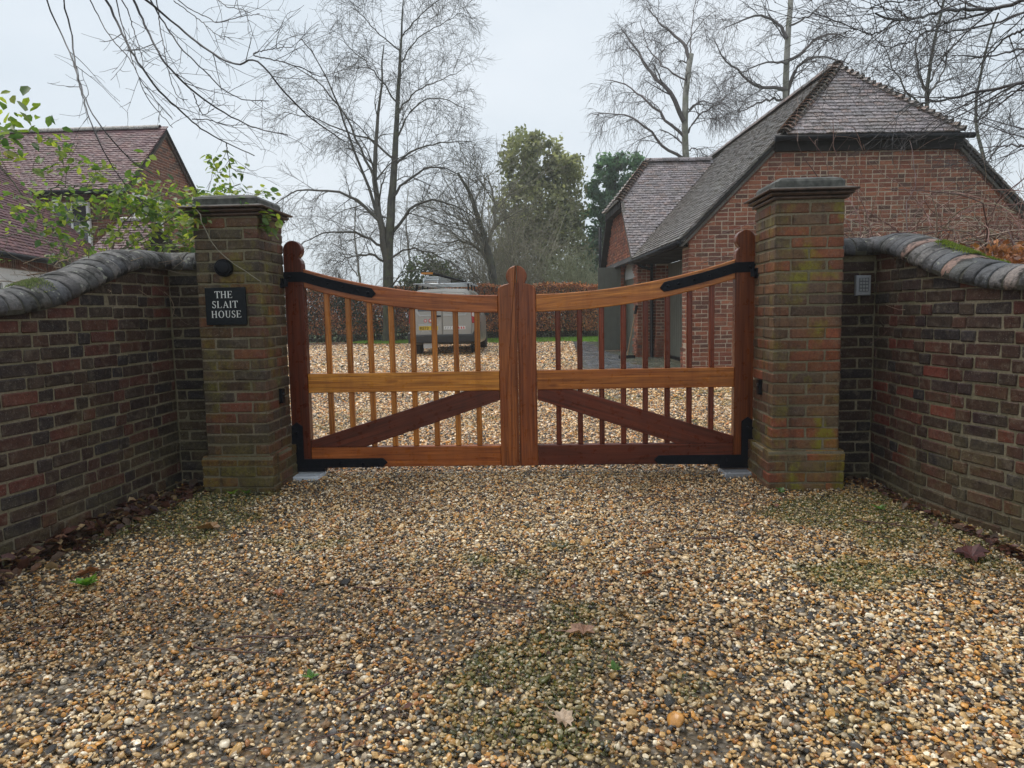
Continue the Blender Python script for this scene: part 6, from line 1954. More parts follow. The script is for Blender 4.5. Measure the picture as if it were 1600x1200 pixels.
def brush(name, label, base, n, h, spread, col, seed, cat='bush', lean=(0, 0), moss=None, group=None, depth=1.2, rmin=0.009, lv=None):
    """many stemmed bare shrub"""
    r = np.random.default_rng(seed)
    T = thing(name, label, cat, (base[0], base[1], gz(base[1])), group)
    K = 9
    P = np.empty((n, K, 3))
    b = np.c_[base[0] + r.normal(0, spread * 0.16, n), base[1] + r.normal(0, depth * 0.2, n), np.full(n, gz(base[1]))]
    D = np.c_[r.normal(lean[0], 0.36 * spread / h, n), r.normal(0, 0.2, n), np.ones(n)]
    P[:, 0] = b
    hh = h * r.uniform(0.55, 1.05, n)
    D0 = D.copy()
    for k in range(1, K):
        D = D + r.normal(0, 0.10, (n, 3)) + np.c_[D0[:, :2] * 0.08, np.zeros(n)]
        D /= np.linalg.norm(D, axis=1, keepdims=True)
        P[:, k] = P[:, k - 1] + D * (hh / (K - 1))[:, None]
    Rd = tap(n, K, 0.045 * r.uniform(0.5, 1.3, n), 0.012)
    tw = Twigs(); tw.add(P, Rd, 4, col); tw.build('stem', M_TWIG, T)
    tw = Twigs()
    Q, RQ = grow(P, Rd, 7, h * 0.34, (18, 50), 7, (0, 0, 0.03), 0.13, 0.2, 1.0, 0.5, rmin, r, 0.3); tw.add(Q, RQ, 3, col)
    Q2, RQ2 = grow(Q, RQ, 6, h * 0.15, (20, 55), 5, (0, 0, 0.0), 0.15, 0.1, 1.0, 0.6, rmin * 0.75, r, 0.3); tw.add(Q2, RQ2, 3, moss or col)
    Q3, RQ3 = grow(Q2, RQ2, 2, h * 0.07, (20, 55), 4, (0, 0, 0.0), 0.15, 0.2, 1.0, 0.7, rmin * 0.65, r, 0.3); tw.add(Q3, RQ3, 3, moss or col)
    tw.build('twigs', M_TWIG, T, kind='stuff')
    return T
brush('bare_shrub', 'tall many stemmed bare shrub with pale twigs, left of the gate centre post top', (-0.9, 28.5, 0), 34, 6.2, 3.0, (0.27, 0.25, 0.18), 41, group='bare shrubs beyond the hedge', moss=(0.29, 0.26, 0.18))
brush('bare_shrub', 'olive green lichen covered bush, right of the gate centre post top', (1.9, 28.0, 0), 36, 3.9, 3.1, (0.27, 0.28, 0.16), 42, group='bare shrubs beyond the hedge', moss=(0.30, 0.315, 0.19))
brush('bare_shrub', 'thin brown bare bushes low behind the hedge, left of the big tree', (-9.5, 29.5, 0), 30, 3.2, 3.2, (0.22, 0.18, 0.15), 43, group='bare shrubs beyond the hedge')
brush('bare_shrub', 'brownish bare tree mass between the leaning tree and the evergreen', (-2.6, 31.5, 0), 34, 6.6, 3.4, (0.21, 0.19, 0.14), 44, group='bare shrubs beyond the hedge')

brush('bare_shrub', 'pale grey green bush low beside the open garage door, beyond the hedge', (3.7, 29.5, 0), 34, 3.4, 2.6, (0.28, 0.285, 0.18), 45, group='bare shrubs beyond the hedge', moss=(0.31, 0.32, 0.21))
# ------------------------------------------------------------------ beech hedge across the far side of the drive
def hedge(name, label, x0, x1, y0, y1, h, n, cols, size, seed, dark=(0.02, 0.018, 0.012), low=None, zb=None):
    r = np.random.default_rng(seed)
    T = thing(name, label, 'hedge', ((x0 + x1) / 2, y0, gz(y0)))
    b = gz(y0)
    tw = Twigs()
    ns = int((x1 - x0) * 26)
    P = np.empty((ns, 6, 3))
    P[:, 0] = np.c_[r.uniform(x0, x1, ns), r.uniform(y0 + 0.15, y1 - 0.1, ns), np.full(ns, b)]
    D = np.c_[r.normal(0, 0.22, ns), r.normal(0, 0.2, ns), np.ones(ns)]
    for k in range(1, 6):
        D = D + r.normal(0, 0.12, (ns, 3)); D /= np.linalg.norm(D, axis=1, keepdims=True)
        P[:, k] = P[:, k - 1] + D * (h / 5.6)
    tw.add(P, tap(ns, 6, 0.018, 0.007), 3, (0.06, 0.045, 0.032)); tw.build('stem', M_TWIG, T)
    # leaves: front face and top carry most of them, the shaded core some
    k1, k2, k3 = int(n * 0.55), int(n * 0.25), int(n * 0.2)
    hh = lambda x: h + 0.05 * np.sin(x * 2.1) + 0.03 * np.sin(x * 5.3)
    x = r.uniform(x0, x1, k1); bul = vnoise(x, np.zeros(k1), 1.2, seed) * 0.22
    z = r.uniform(0.10, 1.0, k1) ** 0.85 * hh(x)
    A_ = np.c_[x, y0 + bul - 0.1 + np.abs(r.normal(0, 0.07, k1)), b + z]
    x = r.uniform(x0, x1, k2)
    B_ = np.c_[x, r.uniform(y0 - 0.05, y1, k2), b + hh(x) + r.normal(0, 0.05, k2)]
    x = r.uniform(x0, x1, k3)
    C_ = np.c_[x, r.uniform(y0, y1, k3), b + r.uniform(0.2, 1, k3) * hh(x)]
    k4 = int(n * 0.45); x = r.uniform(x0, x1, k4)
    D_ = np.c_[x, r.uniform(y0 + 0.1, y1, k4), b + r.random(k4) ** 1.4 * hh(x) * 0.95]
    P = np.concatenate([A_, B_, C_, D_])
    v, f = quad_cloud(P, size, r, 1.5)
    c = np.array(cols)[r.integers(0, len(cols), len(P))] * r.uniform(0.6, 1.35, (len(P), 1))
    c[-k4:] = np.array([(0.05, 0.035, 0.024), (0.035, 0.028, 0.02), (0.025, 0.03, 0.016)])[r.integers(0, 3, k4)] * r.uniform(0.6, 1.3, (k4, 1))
    if low is not None:
        m = np.clip(vnoise(P[:, 0], P[:, 2] * 1.5, 1.0, seed + 1) * 2.2 - 0.75, 0, 1) * low(P[:, 0])
        m = (r.random(len(P)) < m)
        c[m] = np.array([(0.02, 0.045, 0.012), (0.03, 0.06, 0.016), (0.016, 0.03, 0.01)])[r.integers(0, 3, m.sum())] * r.uniform(0.7, 1.4, (m.sum(), 1))
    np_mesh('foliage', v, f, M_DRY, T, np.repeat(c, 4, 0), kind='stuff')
    return T
BE = [(0.52, 0.19, 0.08), (0.62, 0.25, 0.10), (0.42, 0.135, 0.065), (0.68, 0.32, 0.14), (0.30, 0.105, 0.05), (0.18, 0.075, 0.04)]
hedge('beech_hedge', 'clipped copper brown beech hedge across the far end of the gravel', -12.5, 2.6, 23.1, 24.2, 2.08, 60000, BE, 0.055, 51,
      low=lambda x: np.clip((-3.4 - x) / 1.5, 0.12, 0.8))
hedge('beech_hedge', 'low hedge of curled orange beech leaves just behind the right wall', 2.95, 5.6, -0.75, 0.75, 1.52, 11000, [(0.36, 0.14, 0.055), (0.42, 0.18, 0.08), (0.28, 0.10, 0.04), (0.18, 0.07, 0.035)], 0.034, 52)

# ------------------------------------------------------------------ overhanging branches at the upper left
def limb_tree(name, label, polys, radii, trunk, K, levels, cols, seed, wob):
    r = np.random.default_rng(seed)
    base = trunk[0]
    T = thing(name, label, 'tree', base)
    tw = Twigs(); tw.add(resample(trunk, 14, 0.0)[None], tap(1, 14, 0.16, 0.05), 9, (1, 1, 1)); tw.build('trunk', M_BARK, T)
    P = stack(polys, K, wob); Rd = np.stack([tap(1, K, a, b)[0] for a, b in radii])
    # each limb is a branch of its own
    for i in range(len(polys)):
        tw = Twigs(); tw.add(P[i:i + 1], Rd[i:i + 1], 6, cols)
        tw.build('branch', M_TWIG, T)
    tw = Twigs(); pool = (P, Rd)
    for lv in levels:
        lv = dict(lv)
        Q, RQ = grow(*pool, r=r, **lv); tw.add(Q, RQ, 4, cols); pool = (Q, RQ)
    tw.build('twigs', M_TWIG, T, kind='stuff')
    return T
th_ = {3: (.0085, .004), 2: (.0060, .003), 1: (.0042, .0022)}
wts = [2, 2, 1, 3, 1, 3, 3, 2, 1, 1, 1, 1, 1, 1, 1, 1, 1, 1]
tl_top = [l[0] for l in TL]
limb_tree('overhanging_tree', 'bare drooping branches hanging into view at the upper left', TL, [th_[k] for k in wts],
          [(-4.3, -1.9, 0), (-4.1, -1.6, 2.2), (-3.9, -0.8, 3.6), (-3.5, -0.2, 4.05), (-2.6, -0.3, 3.95), (-1.7, -0.5, 3.75)], 34,
          [dict(per=6, length=0.50, ang=(22, 50), K=7, trop=(0.02, 0, -0.02), wig=0.09, t0=0.18, rr=0.5, rmin=0.0022, shrink=0.45),
           dict(per=2, length=0.17, ang=(25, 60), K=5, trop=(0, 0, 0.05), wig=0.16, t0=0.25, rr=0.6, rmin=0.0017, shrink=0.3)],
          (0.045, 0.040, 0.040), 61, 0.0022)
wts = [3, 3, 2, 2, 2, 2, 2, 1, 1, 2, 2]
th2 = {3: (.020, .007), 2: (.012, .004), 1: (.007, .003)}
limb_tree('overhanging_tree', 'dark bare branches reaching in from the upper right over the garage', TR, [th2[k] for k in wts],
          [(8.2, 0.3, 0), (8.0, 0.6, 2.6), (7.6, 1.2, 4.6), (7.2, 1.4, 6.2)], 30,
          [dict(per=9, length=1.0, ang=(22, 55), K=8, trop=(-0.02, 0, 0.03), wig=0.11, t0=0.05, rr=0.55, rmin=0.0034, shrink=0.35),
           dict(per=5, length=0.42, ang=(25, 60), K=6, trop=(0, 0, 0.04), wig=0.17, t0=0.15, rr=0.6, rmin=0.0026, shrink=0.3),
           dict(per=2, length=0.18, ang=(25, 60), K=4, trop=(0, 0, 0.04), wig=0.17, t0=0.2, rr=0.6, rmin=0.0022, shrink=0.3)],
          (0.055, 0.048, 0.048), 62, 0.006)

# ------------------------------------------------------------------ leafy shrub over the left wall
r = np.random.default_rng(71)
T = thing('leafy_shrub', 'bright green leafy shrub sprawling over the left wall and pier', 'shrub', (-3.5, 0.5, 0))
stems = [[(l[0][0], l[0][1], 0.05)] + list(l) for l in SH[:4]] + [list(l) for l in SH[4:]] + [SH5]
sm_cols = [(0.16, 0.15, 0.10), (0.12, 0.13, 0.08)]
P = stack(stems, 24, 0.008)
rad = [(.011, .004), (.013, .004), (.010, .004), (.011, .004)] + [(.006, .003)] * (len(stems) - 5) + [(.0045, .0025)]
Rd = np.stack([tap(1, 24, a, b)[0] for a, b in rad])
for i in range(len(stems)):
    tw = Twigs(); tw.add(P[i:i + 1], Rd[i:i + 1], 6, sm_cols[i % 2] if i < len(stems) - 1 else (0.30, 0.27, 0.20)); tw.build('stem', M_TWIG, T)
tw = Twigs()
Q, RQ = grow(P[:-1], Rd[:-1], 8, 0.5, (25, 65), 7, (0.0, -0.03, 0.02), 0.15, 0.3, 1.0, 0.5, 0.0025, r, 0.3); tw.add(Q, RQ, 4, (0.11, 0.11, 0.06))
Q2, RQ2 = grow(Q, RQ, 2, 0.25, (25, 60), 5, (0, 0, -0.02), 0.15, 0.3, 1.0, 0.6, 0.002, r, 0.3); tw.add(Q2, RQ2, 3, (0.12, 0.13, 0.06))
tw.build('twigs', M_TWIG, T, kind='stuff')
# leaf sprays: (centre, radii, count, leaf size)
SPR = [((-2.85, 0.85, 1.98), (0.52, 0.35, 0.34), 450, 0.072), ((-3.05, 0.7, 2.18), (0.40, 0.30, 0.26), 192, 0.072), ((-2.60, 0.75, 1.92), (0.30, 0.28, 0.34), 236, 0.07),
       ((-3.45, 0.40, 2.12), (0.55, 0.25, 0.18), 163, 0.078), ((-3.85, 0.45, 2.18), (0.35, 0.25, 0.24), 88, 0.082), ((-3.55, 0.45, 1.90), (0.30, 0.2, 0.16), 59, 0.07),
       ((-4.0, 0.0, 2.70), (0.50, 0.25, 0.24), 88, 0.105), ((-3.55, 0.0, 2.60), (0.28, 0.2, 0.20), 38, 0.105), ((-4.05, 0.1, 2.25), (0.35, 0.2, 0.35), 67, 0.10),
       ((-2.47, 0.75, 2.43), (0.14, 0.12, 0.22), 63, 0.07), ((-2.35, 0.5, 2.18), (0.24, 0.2, 0.12), 68, 0.055), ((-2.13, -0.52, 1.93), (0.10, 0.04, 0.16), 36, 0.06), ((-1.70, -0.40, 1.87), (0.09, 0.06, 0.09), 37, 0.06),
       ((-1.80, -0.46, 1.99), (0.06, 0.04, 0.04), 12, 0.05),
       ((-2.22, -0.30, 2.02), (0.10, 0.12, 0.12), 34, 0.07), ((-2.33, -0.10, 1.90), (0.12, 0.12, 0.16), 40, 0.07)]
LP, LS = [], []
for (c, s, n, sz) in SPR:
    d = np.clip(r.normal(0, 0.52, (n, 3)), -0.95, 0.95); LP.append(np.array(c) + d * np.array(s)); LS.append(np.full(n, sz))
LP = np.concatenate(LP); LS = np.concatenate(LS)
LG = np.array([(0.17, 0.24, 0.035), (0.25, 0.31, 0.045), (0.10, 0.17, 0.045), (0.33, 0.37, 0.07), (0.065, 0.125, 0.045), (0.12, 0.20, 0.05), (0.20, 0.25, 0.09)])
leaf_me = []
for k in range(4):
    m = MB(); q = LEAF_V.copy(); q[:, 2] *= (0.6 + k * 0.5); q[:, 0] *= 1.15 - 0.08 * k
    m.add([tuple(a) for a in q], [tuple(a) for a in LEAF_F]); leaf_me.append(m.mesh('leaf', M_LEAF_O, smooth=True))
pinv = world_of(T).inverted()
order = np.argsort(LP[:, 1] - LS * 8)
for j in order[:300]:
    d = r.normal(size=3); d[2] = d[2] * 0.5 - 0.45; d /= np.linalg.norm(d)
    up = np.array([r.normal(0, 0.5), r.normal(-0.3, 0.5), 1.0]); s = np.cross(d, up); s /= np.linalg.norm(s); u = np.cross(s, d)
    k = LS[j] * r.uniform(0.65, 1.25); p = LP[j]
    M = Matrix(((s[0] * k, d[0] * k, u[0] * k, p[0]), (s[1] * k, d[1] * k, u[1] * k, p[1]), (s[2] * k, d[2] * k, u[2] * k, p[2]), (0, 0, 0, 1)))
    c = LG[r.integers(0, len(LG))] * r.uniform(0.8, 1.25)
    if r.random() < 0.04: c = np.array([0.50, 0.42, 0.06])
    put_piece('leaf', leaf_me[r.integers(0, 4)], T, pinv, M, tuple(c))
restP = LP[order[300:]]
ex = r.integers(0, len(Q2), 900)
more = Q2[ex, r.integers(1, 5, 900)] + r.normal(0, 0.025, (900, 3))
more = more[(more[:, 2] > 1.72) & (more[:, 1] > -0.1)]
restP = np.concatenate([restP, more])
v, f = leaf_cloud(restP, 0.062, r, 0.45)
c = LG[r.integers(0, len(LG), len(restP))] * r.uniform(0.75, 1.25, (len(restP), 1))
np_mesh('foliage', v, f, M_LEAF, T, np.repeat(c, 7, 0), kind='stuff', smooth=True)

# dry brown climber on the left wall, tangled rose behind the right wall
def tangle(name, label, cat, origin, n, seed, box, col, rad, length, up, extra=3, K=12):
    r = np.random.default_rng(seed)
    T = thing(name, label, cat, origin)
    P = np.empty((n, K, 3))
    P[:, 0] = np.c_[[r.uniform(a, b, n) for a, b in box]].T
    D = r.normal(0, 0.8, (n, 3)); D[:, 2] = np.abs(D[:, 2]) * up + 0.2 * up
    D /= np.linalg.norm(D, axis=1, keepdims=True)
    Ln = length * r.uniform(0.4, 1.2, n)
    for k in range(1, K):
        D = D + r.normal(0, 0.16, (n, 3)) + np.array([0, 0, -0.16 * up])
        D /= np.linalg.norm(D, axis=1, keepdims=True)
        P[:, k] = P[:, k - 1] + D * (Ln / K)[:, None]
    Rd = tap(n, K, rad * r.uniform(0.6, 1.3, n), rad * 0.45)
    cc = np.array(col)[r.integers(0, len(col), n)]
    tw = Twigs(); tw.add(P, Rd, 4, cc); tw.build('stem', M_TWIG, T)
    Q, RQ = grow(P, Rd, extra, length * 0.3, (25, 70), 6, (0, 0, 0), 0.18, 0.15, 1.0, 0.6, rad * 0.35, r, 0.2)
    tw = Twigs(); tw.add(Q, RQ, 3, np.array(col)[r.integers(0, len(col), len(Q))]); tw.build('twigs', M_TWIG, T, kind='stuff')
    return T
ROSE = [(0.26, 0.14, 0.11), (0.36, 0.23, 0.18), (0.11, 0.06, 0.052), (0.46, 0.35, 0.27), (0.17, 0.15, 0.09), (0.20, 0.10, 0.085)]
tangle('rose_bush', 'tangled leafless rambling rose above the right wall, before the garage gable', 'shrub', (3.6, 0.9, 0), 170, 81, ((2.6, 4.8), (0.3, 1.5), (1.45, 1.75)), ROSE, 0.0055, 1.55, 0.9, 5)
tangle('dry_creeper', 'dry brown creeper stems lying along the top of the left wall', 'creeper', (-2.9, -0.6, 1.4), 90, 82, ((-3.2, -2.72), (-1.0, 0.3), (1.38, 1.60)), [(0.20, 0.14, 0.09), (0.26, 0.18, 0.11), (0.13, 0.10, 0.07)], 0.0035, 0.8, 0.35)
tw = Twigs()

# moss and lichen cushions on the coping bricks
def cushion(name, label, cat_, acc_, s0, s1, lat, seed, col, n, h, wid):
    r = np.random.default_rng(seed)
    s = r.uniform(s0, s1, n)
    V = []
    for q in s:
        c = cat_(q); c2 = cat_(q + 0.03); t = (c2 - c).normalized(); yv = Vector((-t.y, t.x, 0)).normalized()
        a = r.normal(lat, wid); a = max(-0.13, min(0.13, a))
        zz = -0.118 * (1 - sqrt(max(0, 1 - (a / 0.155) ** 2)))
        V.append(c + yv * a + Vector((0, 0, zz + 0.004)))
    P = np.array([tuple(q) for q in V])
    d = r.normal(0, 0.5, (n, 3)) + np.array([0, 0, 1.0]); d /= np.linalg.norm(d, axis=1, keepdims=True)
    e = np.cross(d, r.normal(size=(n, 3))); e /= np.linalg.norm(e, axis=1, keepdims=True)
    hh = h * r.uniform(0.4, 1.2, n)[:, None]
    b = 0.0028
    W = np.stack([P + e * b, P - e * b, P + d * hh], 1).reshape(-1, 3)
    c = np.array(col)[r.integers(0, len(col), n)] * r.uniform(0.7, 1.3, (n, 1))
    o = np_mesh(name, W, np.arange(3 * n).reshape(-1, 3), M_LEAF, cols=np.repeat(c, 3, 0))
    return tag(o, label, 'moss')
MOSS = [(0.15, 0.19, 0.03), (0.19, 0.22, 0.04), (0.11, 0.15, 0.03)]
def s_at(cat_, acc_, y):
    q = acc_[-1]
    for i in range(400):
        if cat_(acc_[-1] * i / 400).y < y: return acc_[-1] * i / 400
    return q
sR = s_at(catR, accR, -0.78)
cushion('moss_cushion', 'bright green moss cushion on the right wall coping', catR, accR, sR, sR + 0.30, 0.05, 5, MOSS, 3200, 0.020, 0.032)
cushion('moss_cushion', 'small second moss patch lower down the right wall coping', catR, accR, sR + 0.36, sR + 0.50, 0.075, 6, MOSS, 700, 0.014, 0.02)
sL = s_at(catL, accL, -1.42)
cushion('moss_cushion', 'ragged green moss patch on the left wall coping', catL, accL, sL, sL + 0.16, 0.02, 7, [(0.10, 0.14, 0.05), (0.14, 0.17, 0.07), (0.20, 0.20, 0.14)], 1100, 0.014, 0.045)

# ------------------------------------------------------------------ fallen leaves, litter and twigs on the drive
def oak_leaf(seed):
    r = random.Random(seed)
    m = MB(); n = 16; v = [(0, 0, 0.0)]
    for i in range(n):
        a = 2 * pi * i / n
        rad = (0.5 if i % 2 == 0 else 0.34) * (1.0 + 0.25 * cos(a)) * r.uniform(0.85, 1.15)
        v.append((rad * cos(a), 0.72 * rad * sin(a), 0.16 * abs(sin(a)) * r.uniform(0.4, 1.4) + r.uniform(-0.03, 0.05)))
    m.add(v, [(0, 1 + i, 1 + (i + 1) % n) for i in range(n)])
    m.tube([(0.55, 0, 0.03), (0.8, 0.05, 0.02), (1.0, 0.02, 0.05)], [0.018, 0.014, 0.012], 4)
    return m.mesh('fallen_leaf', M_DRY_O, smooth=False)
oak = [oak_leaf(i) for i in range(5)]
FL = [((0.33, -2.68), 0.125, (0.30, 0.17, 0.11), 'pinkish brown curled oak leaf lying in the middle of the gravel'),
      ((2.26, -1.84), 0.20, (0.085, 0.03, 0.028), 'dark maroon leaf lying on gravel close to the right wall'),
      ((-2.03, -2.06), 0.14, (0.24, 0.095, 0.035), 'orange brown leaf at the foot of the left wall'),
      ((0.24, -3.24), 0.085, (0.42, 0.30, 0.20), 'pale papery leaf on the gravel near the front'),
      ((-0.99, -2.30), 0.075, (0.26, 0.09, 0.03), 'small rusty leaf on the gravel left of centre'),
      ((-1.78, -1.30), 0.16, (0.28, 0.15, 0.06), 'large tan leaf lying on moss before the left pier'),
      ((0.66, -2.10), 0.065, (0.30, 0.10, 0.03), 'small orange leaf on gravel right of centre'),
      ((1.60, -0.95), 0.07, (0.16, 0.06, 0.03), 'brown leaf by the foot of the right pier')]
for (x, y), s, c, lab in FL:
    o = bpy.data.objects.new('fallen_leaf', oak[random.randrange(5)]); COL.objects.link(o)
    o.location = (x, y, float(zg(x, y)) + 0.012); o.scale = (s, s, s); o.rotation_euler = (random.uniform(-.25, .25), random.uniform(-.2, .2), random.uniform(0, 6.28))
    o.color = (*c, 1); tag(o, lab, 'leaf', 'leaves fallen on the drive')
TW = [((-0.82, -2.72), 0.34, 0.1, 'dark red brown twig lying left of centre on the gravel'), ((-0.98, -2.83), 0.30, -0.15, 'pale brown twig beside the dark one on the gravel'),
      ((-0.02, -2.42), 0.36, -0.35, 'long thin dark twig lying on gravel near the middle'), ((-0.35, -3.05), 0.30, 0.8, 'bent dark twig near the front of the gravel'),
      ((1.10, -1.62), 0.30, 0.25, 'dark twig on the gravel toward the right pier'), ((0.85, -0.75), 0.28, 0.05, 'twig lying on gravel before the right gate leaf'),
      ((2.10, -1.35), 0.34, -0.5, 'thin stick by the foot of the right wall'), ((-0.55, -2.25), 0.26, -0.1, 'short twig left of the middle of the gravel'), ((1.35, -3.0), 0.22, 0.6, 'short dark twig at the front right of the gravel')]
for (x, y), L_, a, lab in TW:
    m = MB(); r_1 = random.Random(x)
    pts = []; px_1, py_1 = -L_ / 2 * cos(a), -L_ / 2 * sin(a)
    for k in range(7):
        xx, yy = x + px_1 + L_ * k / 6 * cos(a) + r_1.uniform(-.008, .008), y + py_1 + L_ * k / 6 * sin(a) + r_1.uniform(-.008, .008)
        pts.append((xx, yy, float(zg(xx, yy)) + 0.016 + r_1.uniform(-.003, .004)))
    m.tube(pts, [0.0042 - 0.0004 * k for k in range(7)], 5, col=(0.075, 0.035, 0.028))
    p3 = Vector(pts[3]); m.tube([p3, p3 + Vector((cos(a + 0.7) * 0.05, sin(a + 0.7) * 0.05, 0.006)), p3 + Vector((cos(a + 0.6) * 0.10, sin(a + 0.6) * 0.10, 0.003))], [0.003, 0.0025, 0.0018], 4, col=(0.075, 0.035, 0.028))
    tag(m.build('fallen_twig', M_TWIG, None, smooth=True), lab, 'twig', 'twigs fallen on the drive')

def litter(name, n, fx, size, cols, seed):
    r = np.random.default_rng(seed)
    P = fx(r, n); n = len(P)
    d = r.normal(size=(n, 3)); d[:, 2] *= 0.35; d /= np.linalg.norm(d, axis=1, keepdims=True)
    up = r.normal(0, 0.45, (n, 3)) + np.array([0, 0, 1.0]); s = np.cross(d, up); s /= np.linalg.norm(s, axis=1, keepdims=True); u = np.cross(s, d)
    L5 = np.array([(0, -0.5, 0), (0.32, -0.1, 0.14), (0.22, 0.32, 0.08), (0, 0.55, -0.05), (-0.24, 0.3, 0.12), (-0.33, -0.12, 0.05), (0, 0, -0.06)])
    sz = size * r.uniform(0.5, 1.4, n)
    V = P[:, None] + sz[:, None, None] * (L5[None, :, 0:1] * s[:, None] + L5[None, :, 1:2] * d[:, None] + L5[None, :, 2:3] * u[:, None])
    F = (np.arange(n) * 7)[:, None, None] + LEAF_F[None]
    c = np.array(cols)[r.integers(0, len(cols), n)] * r.uniform(0.6, 1.4, (n, 1))
    return tag(np_mesh(name, V.reshape(-1, 3), F.reshape(-1, 3), M_DRY, cols=np.repeat(c, 7, 0)), kind='stuff')
LIT = [(0.075, 0.028, 0.022), (0.10, 0.04, 0.026), (0.05, 0.022, 0.02), (0.15, 0.07, 0.035), (0.085, 0.05, 0.03), (0.30, 0.20, 0.10)]
def left_edge(r, n):
    t = r.random(n) ** 0.8 * 1.95
    y = -0.32 - t; x = -2.46 + np.abs(r.normal(0, 0.09, n)) - 0.06 * np.clip(t - 1.1, 0, 1) + np.clip(0.55 - t, 0, 0.5) * 0.4 * r.random(n)
    return np.c_[x, y, zg(x, y) + r.random(n) * (0.03 + 0.05 * np.exp(-((x + 2.45) / 0.1) ** 2))]
litter('leaf_litter', 620, left_edge, 0.062, LIT, 91)
def right_edge(r, n):
    t = r.random(n) * 1.7
    y = -0.22 - t; x = 2.47 - np.abs(r.normal(0, 0.05, n)) - np.clip(0.35 - t, 0, 0.4) * 0.5 * r.random(n) + 0.10 * np.clip(t - 0.8, 0, 1)
    return np.c_[x, y, zg(x, y) + r.random(n) * 0.025]
litter('leaf_litter', 260, right_edge, 0.048, LIT[:5], 92)
def scattered(r, n):
    x = r.uniform(-2.4, 2.4, n); y = r.uniform(-3.6, -0.2, n)
    return np.c_[x, y, zg(x, y) + 0.012]
litter('leaf_litter', 120, scattered, 0.028, LIT + [(0.28, 0.12, 0.04)], 93)
def far_leaves(r, n):
    x = r.uniform(-9, 1.0, n); y = 22.8 - np.abs(r.normal(0, 2.2, n))
    return np.c_[x, y, zg(x, y) + 0.015]
litter('leaf_litter', 2600, far_leaves, 0.07, [(0.16, 0.07, 0.04), (0.20, 0.10, 0.05), (0.12, 0.05, 0.03)], 94)
def bits(r, n):
    x = r.uniform(-2.4, 2.5, n); y = r.uniform(-3.7, -0.3, n)
    k = vnoise(x, y, 1.1, 33) > 0.42
    return np.c_[x, y, zg(x, y) + 0.013][k]
# fine twig litter among the stones
r = np.random.default_rng(95)
B = bits(r, 900); n = len(B); a = r.uniform(0, 2 * pi, n); L_ = r.uniform(0.03, 0.12, n)
off = np.c_[np.cos(a), np.sin(a), r.normal(0, 0.04, n)] * L_[:, None]
P = np.stack([B - off * 0.5, B + np.c_[r.normal(0, .004, n), r.normal(0, .004, n), r.uniform(0, .004, n)], B + off * 0.5], 1)
tw = Twigs(); tw.add(P, tap(n, 3, 0.0018, 0.0011), 4, (0.07, 0.035, 0.028)); tag(tw.build('twig_litter', M_TWIG), kind='stuff')

# small weeds
def weed(x, y, n, size, col, lab):
    r = np.random.default_rng(int((x + 9) * 100))
    z = float(zg(x, y)) + 0.012
    m = MB()
    for i in range(n):
        a = 2 * pi * i / n + r.uniform(-.4, .4); el = r.uniform(0.25, 0.9); k = size * r.uniform(0.6, 1.2)
        d = Vector((cos(a) * cos(el), sin(a) * cos(el), sin(el))); s = d.cross(Vector((0, 0, 1))).normalized(); u = s.cross(d)
        m.add([Vector((x, y, z)) + (s * q[0] + d * q[1] + u * q[2]) * k for q in LEAF_V], [tuple(f) for f in LEAF_F], col=tuple(c_ * r.uniform(0.8, 1.2) for c_ in col))
    return tag(m.build('weed', M_LEAF, smooth=True), lab, 'weed', 'small weeds in the gravel')
weed(-1.92, -2.22, 9, 0.075, (0.12, 0.25, 0.03), 'bright green flat weed in the gravel near the left wall')
weed(-1.98, -0.56, 7, 0.05, (0.22, 0.32, 0.06), 'pale green seedling at the foot of the left pier')
weed(-1.88, -0.55, 8, 0.05, (0.10, 0.17, 0.04), 'dark green seedling at the foot of the left pier')
weed(1.75, -0.62, 8, 0.05, (0.07, 0.13, 0.03), 'small dark weed at the foot of the right pier')
weed(2.20, -1.02, 8, 0.055, (0.10, 0.20, 0.04), 'green weed by the right wall foot')
weed(-0.62, -3.0, 6, 0.03, (0.12, 0.22, 0.05), 'tiny green weed near the front of the gravel left of centre')
weed(0.42, -2.95, 6, 0.03, (0.10, 0.18, 0.04), 'tiny green weed near the front of the gravel right of centre')

# ================================================================== van with roof rack, parked on the gravel
VX, VY, VG = -2.52, 13.8, gz(13.8)
VAN = thing('parked_van', 'grey beige delivery van seen from behind through the left gate leaf', 'van', (VX, VY + 2.1, VG))
M_VAN = plain('grey_beige_car_paint', (0.39, 0.375, 0.34), 0.28, 0.3, 0.06, 3, 0.0, 0.6)
M_VANL = plain('silver_grey_car_paint', (0.46, 0.46, 0.45), 0.28, 0.3, 0.06, 3, 0.0, 0.6)
M_TRIM = plain('dark_grey_bumper_plastic', (0.022, 0.023, 0.024), 0.5, 0, 0.2, 20, 0.05)
M_RED = plain('red_lamp_lens', (0.42, 0.012, 0.015), 0.15, 0, 0.1, 10, 0.0, 0.7)
M_LCLEAR = plain('clear_lamp_lens', (0.55, 0.50, 0.48), 0.12, 0, 0.1, 10, 0.0, 0.7)
M_YEL = plain('yellow_plate', (0.62, 0.42, 0.02), 0.4, 0, 0.05, 10, 0.0)
M_TYRE = plain('tyre_rubber', (0.016, 0.016, 0.017), 0.7, 0, 0.2, 20, 0.2)
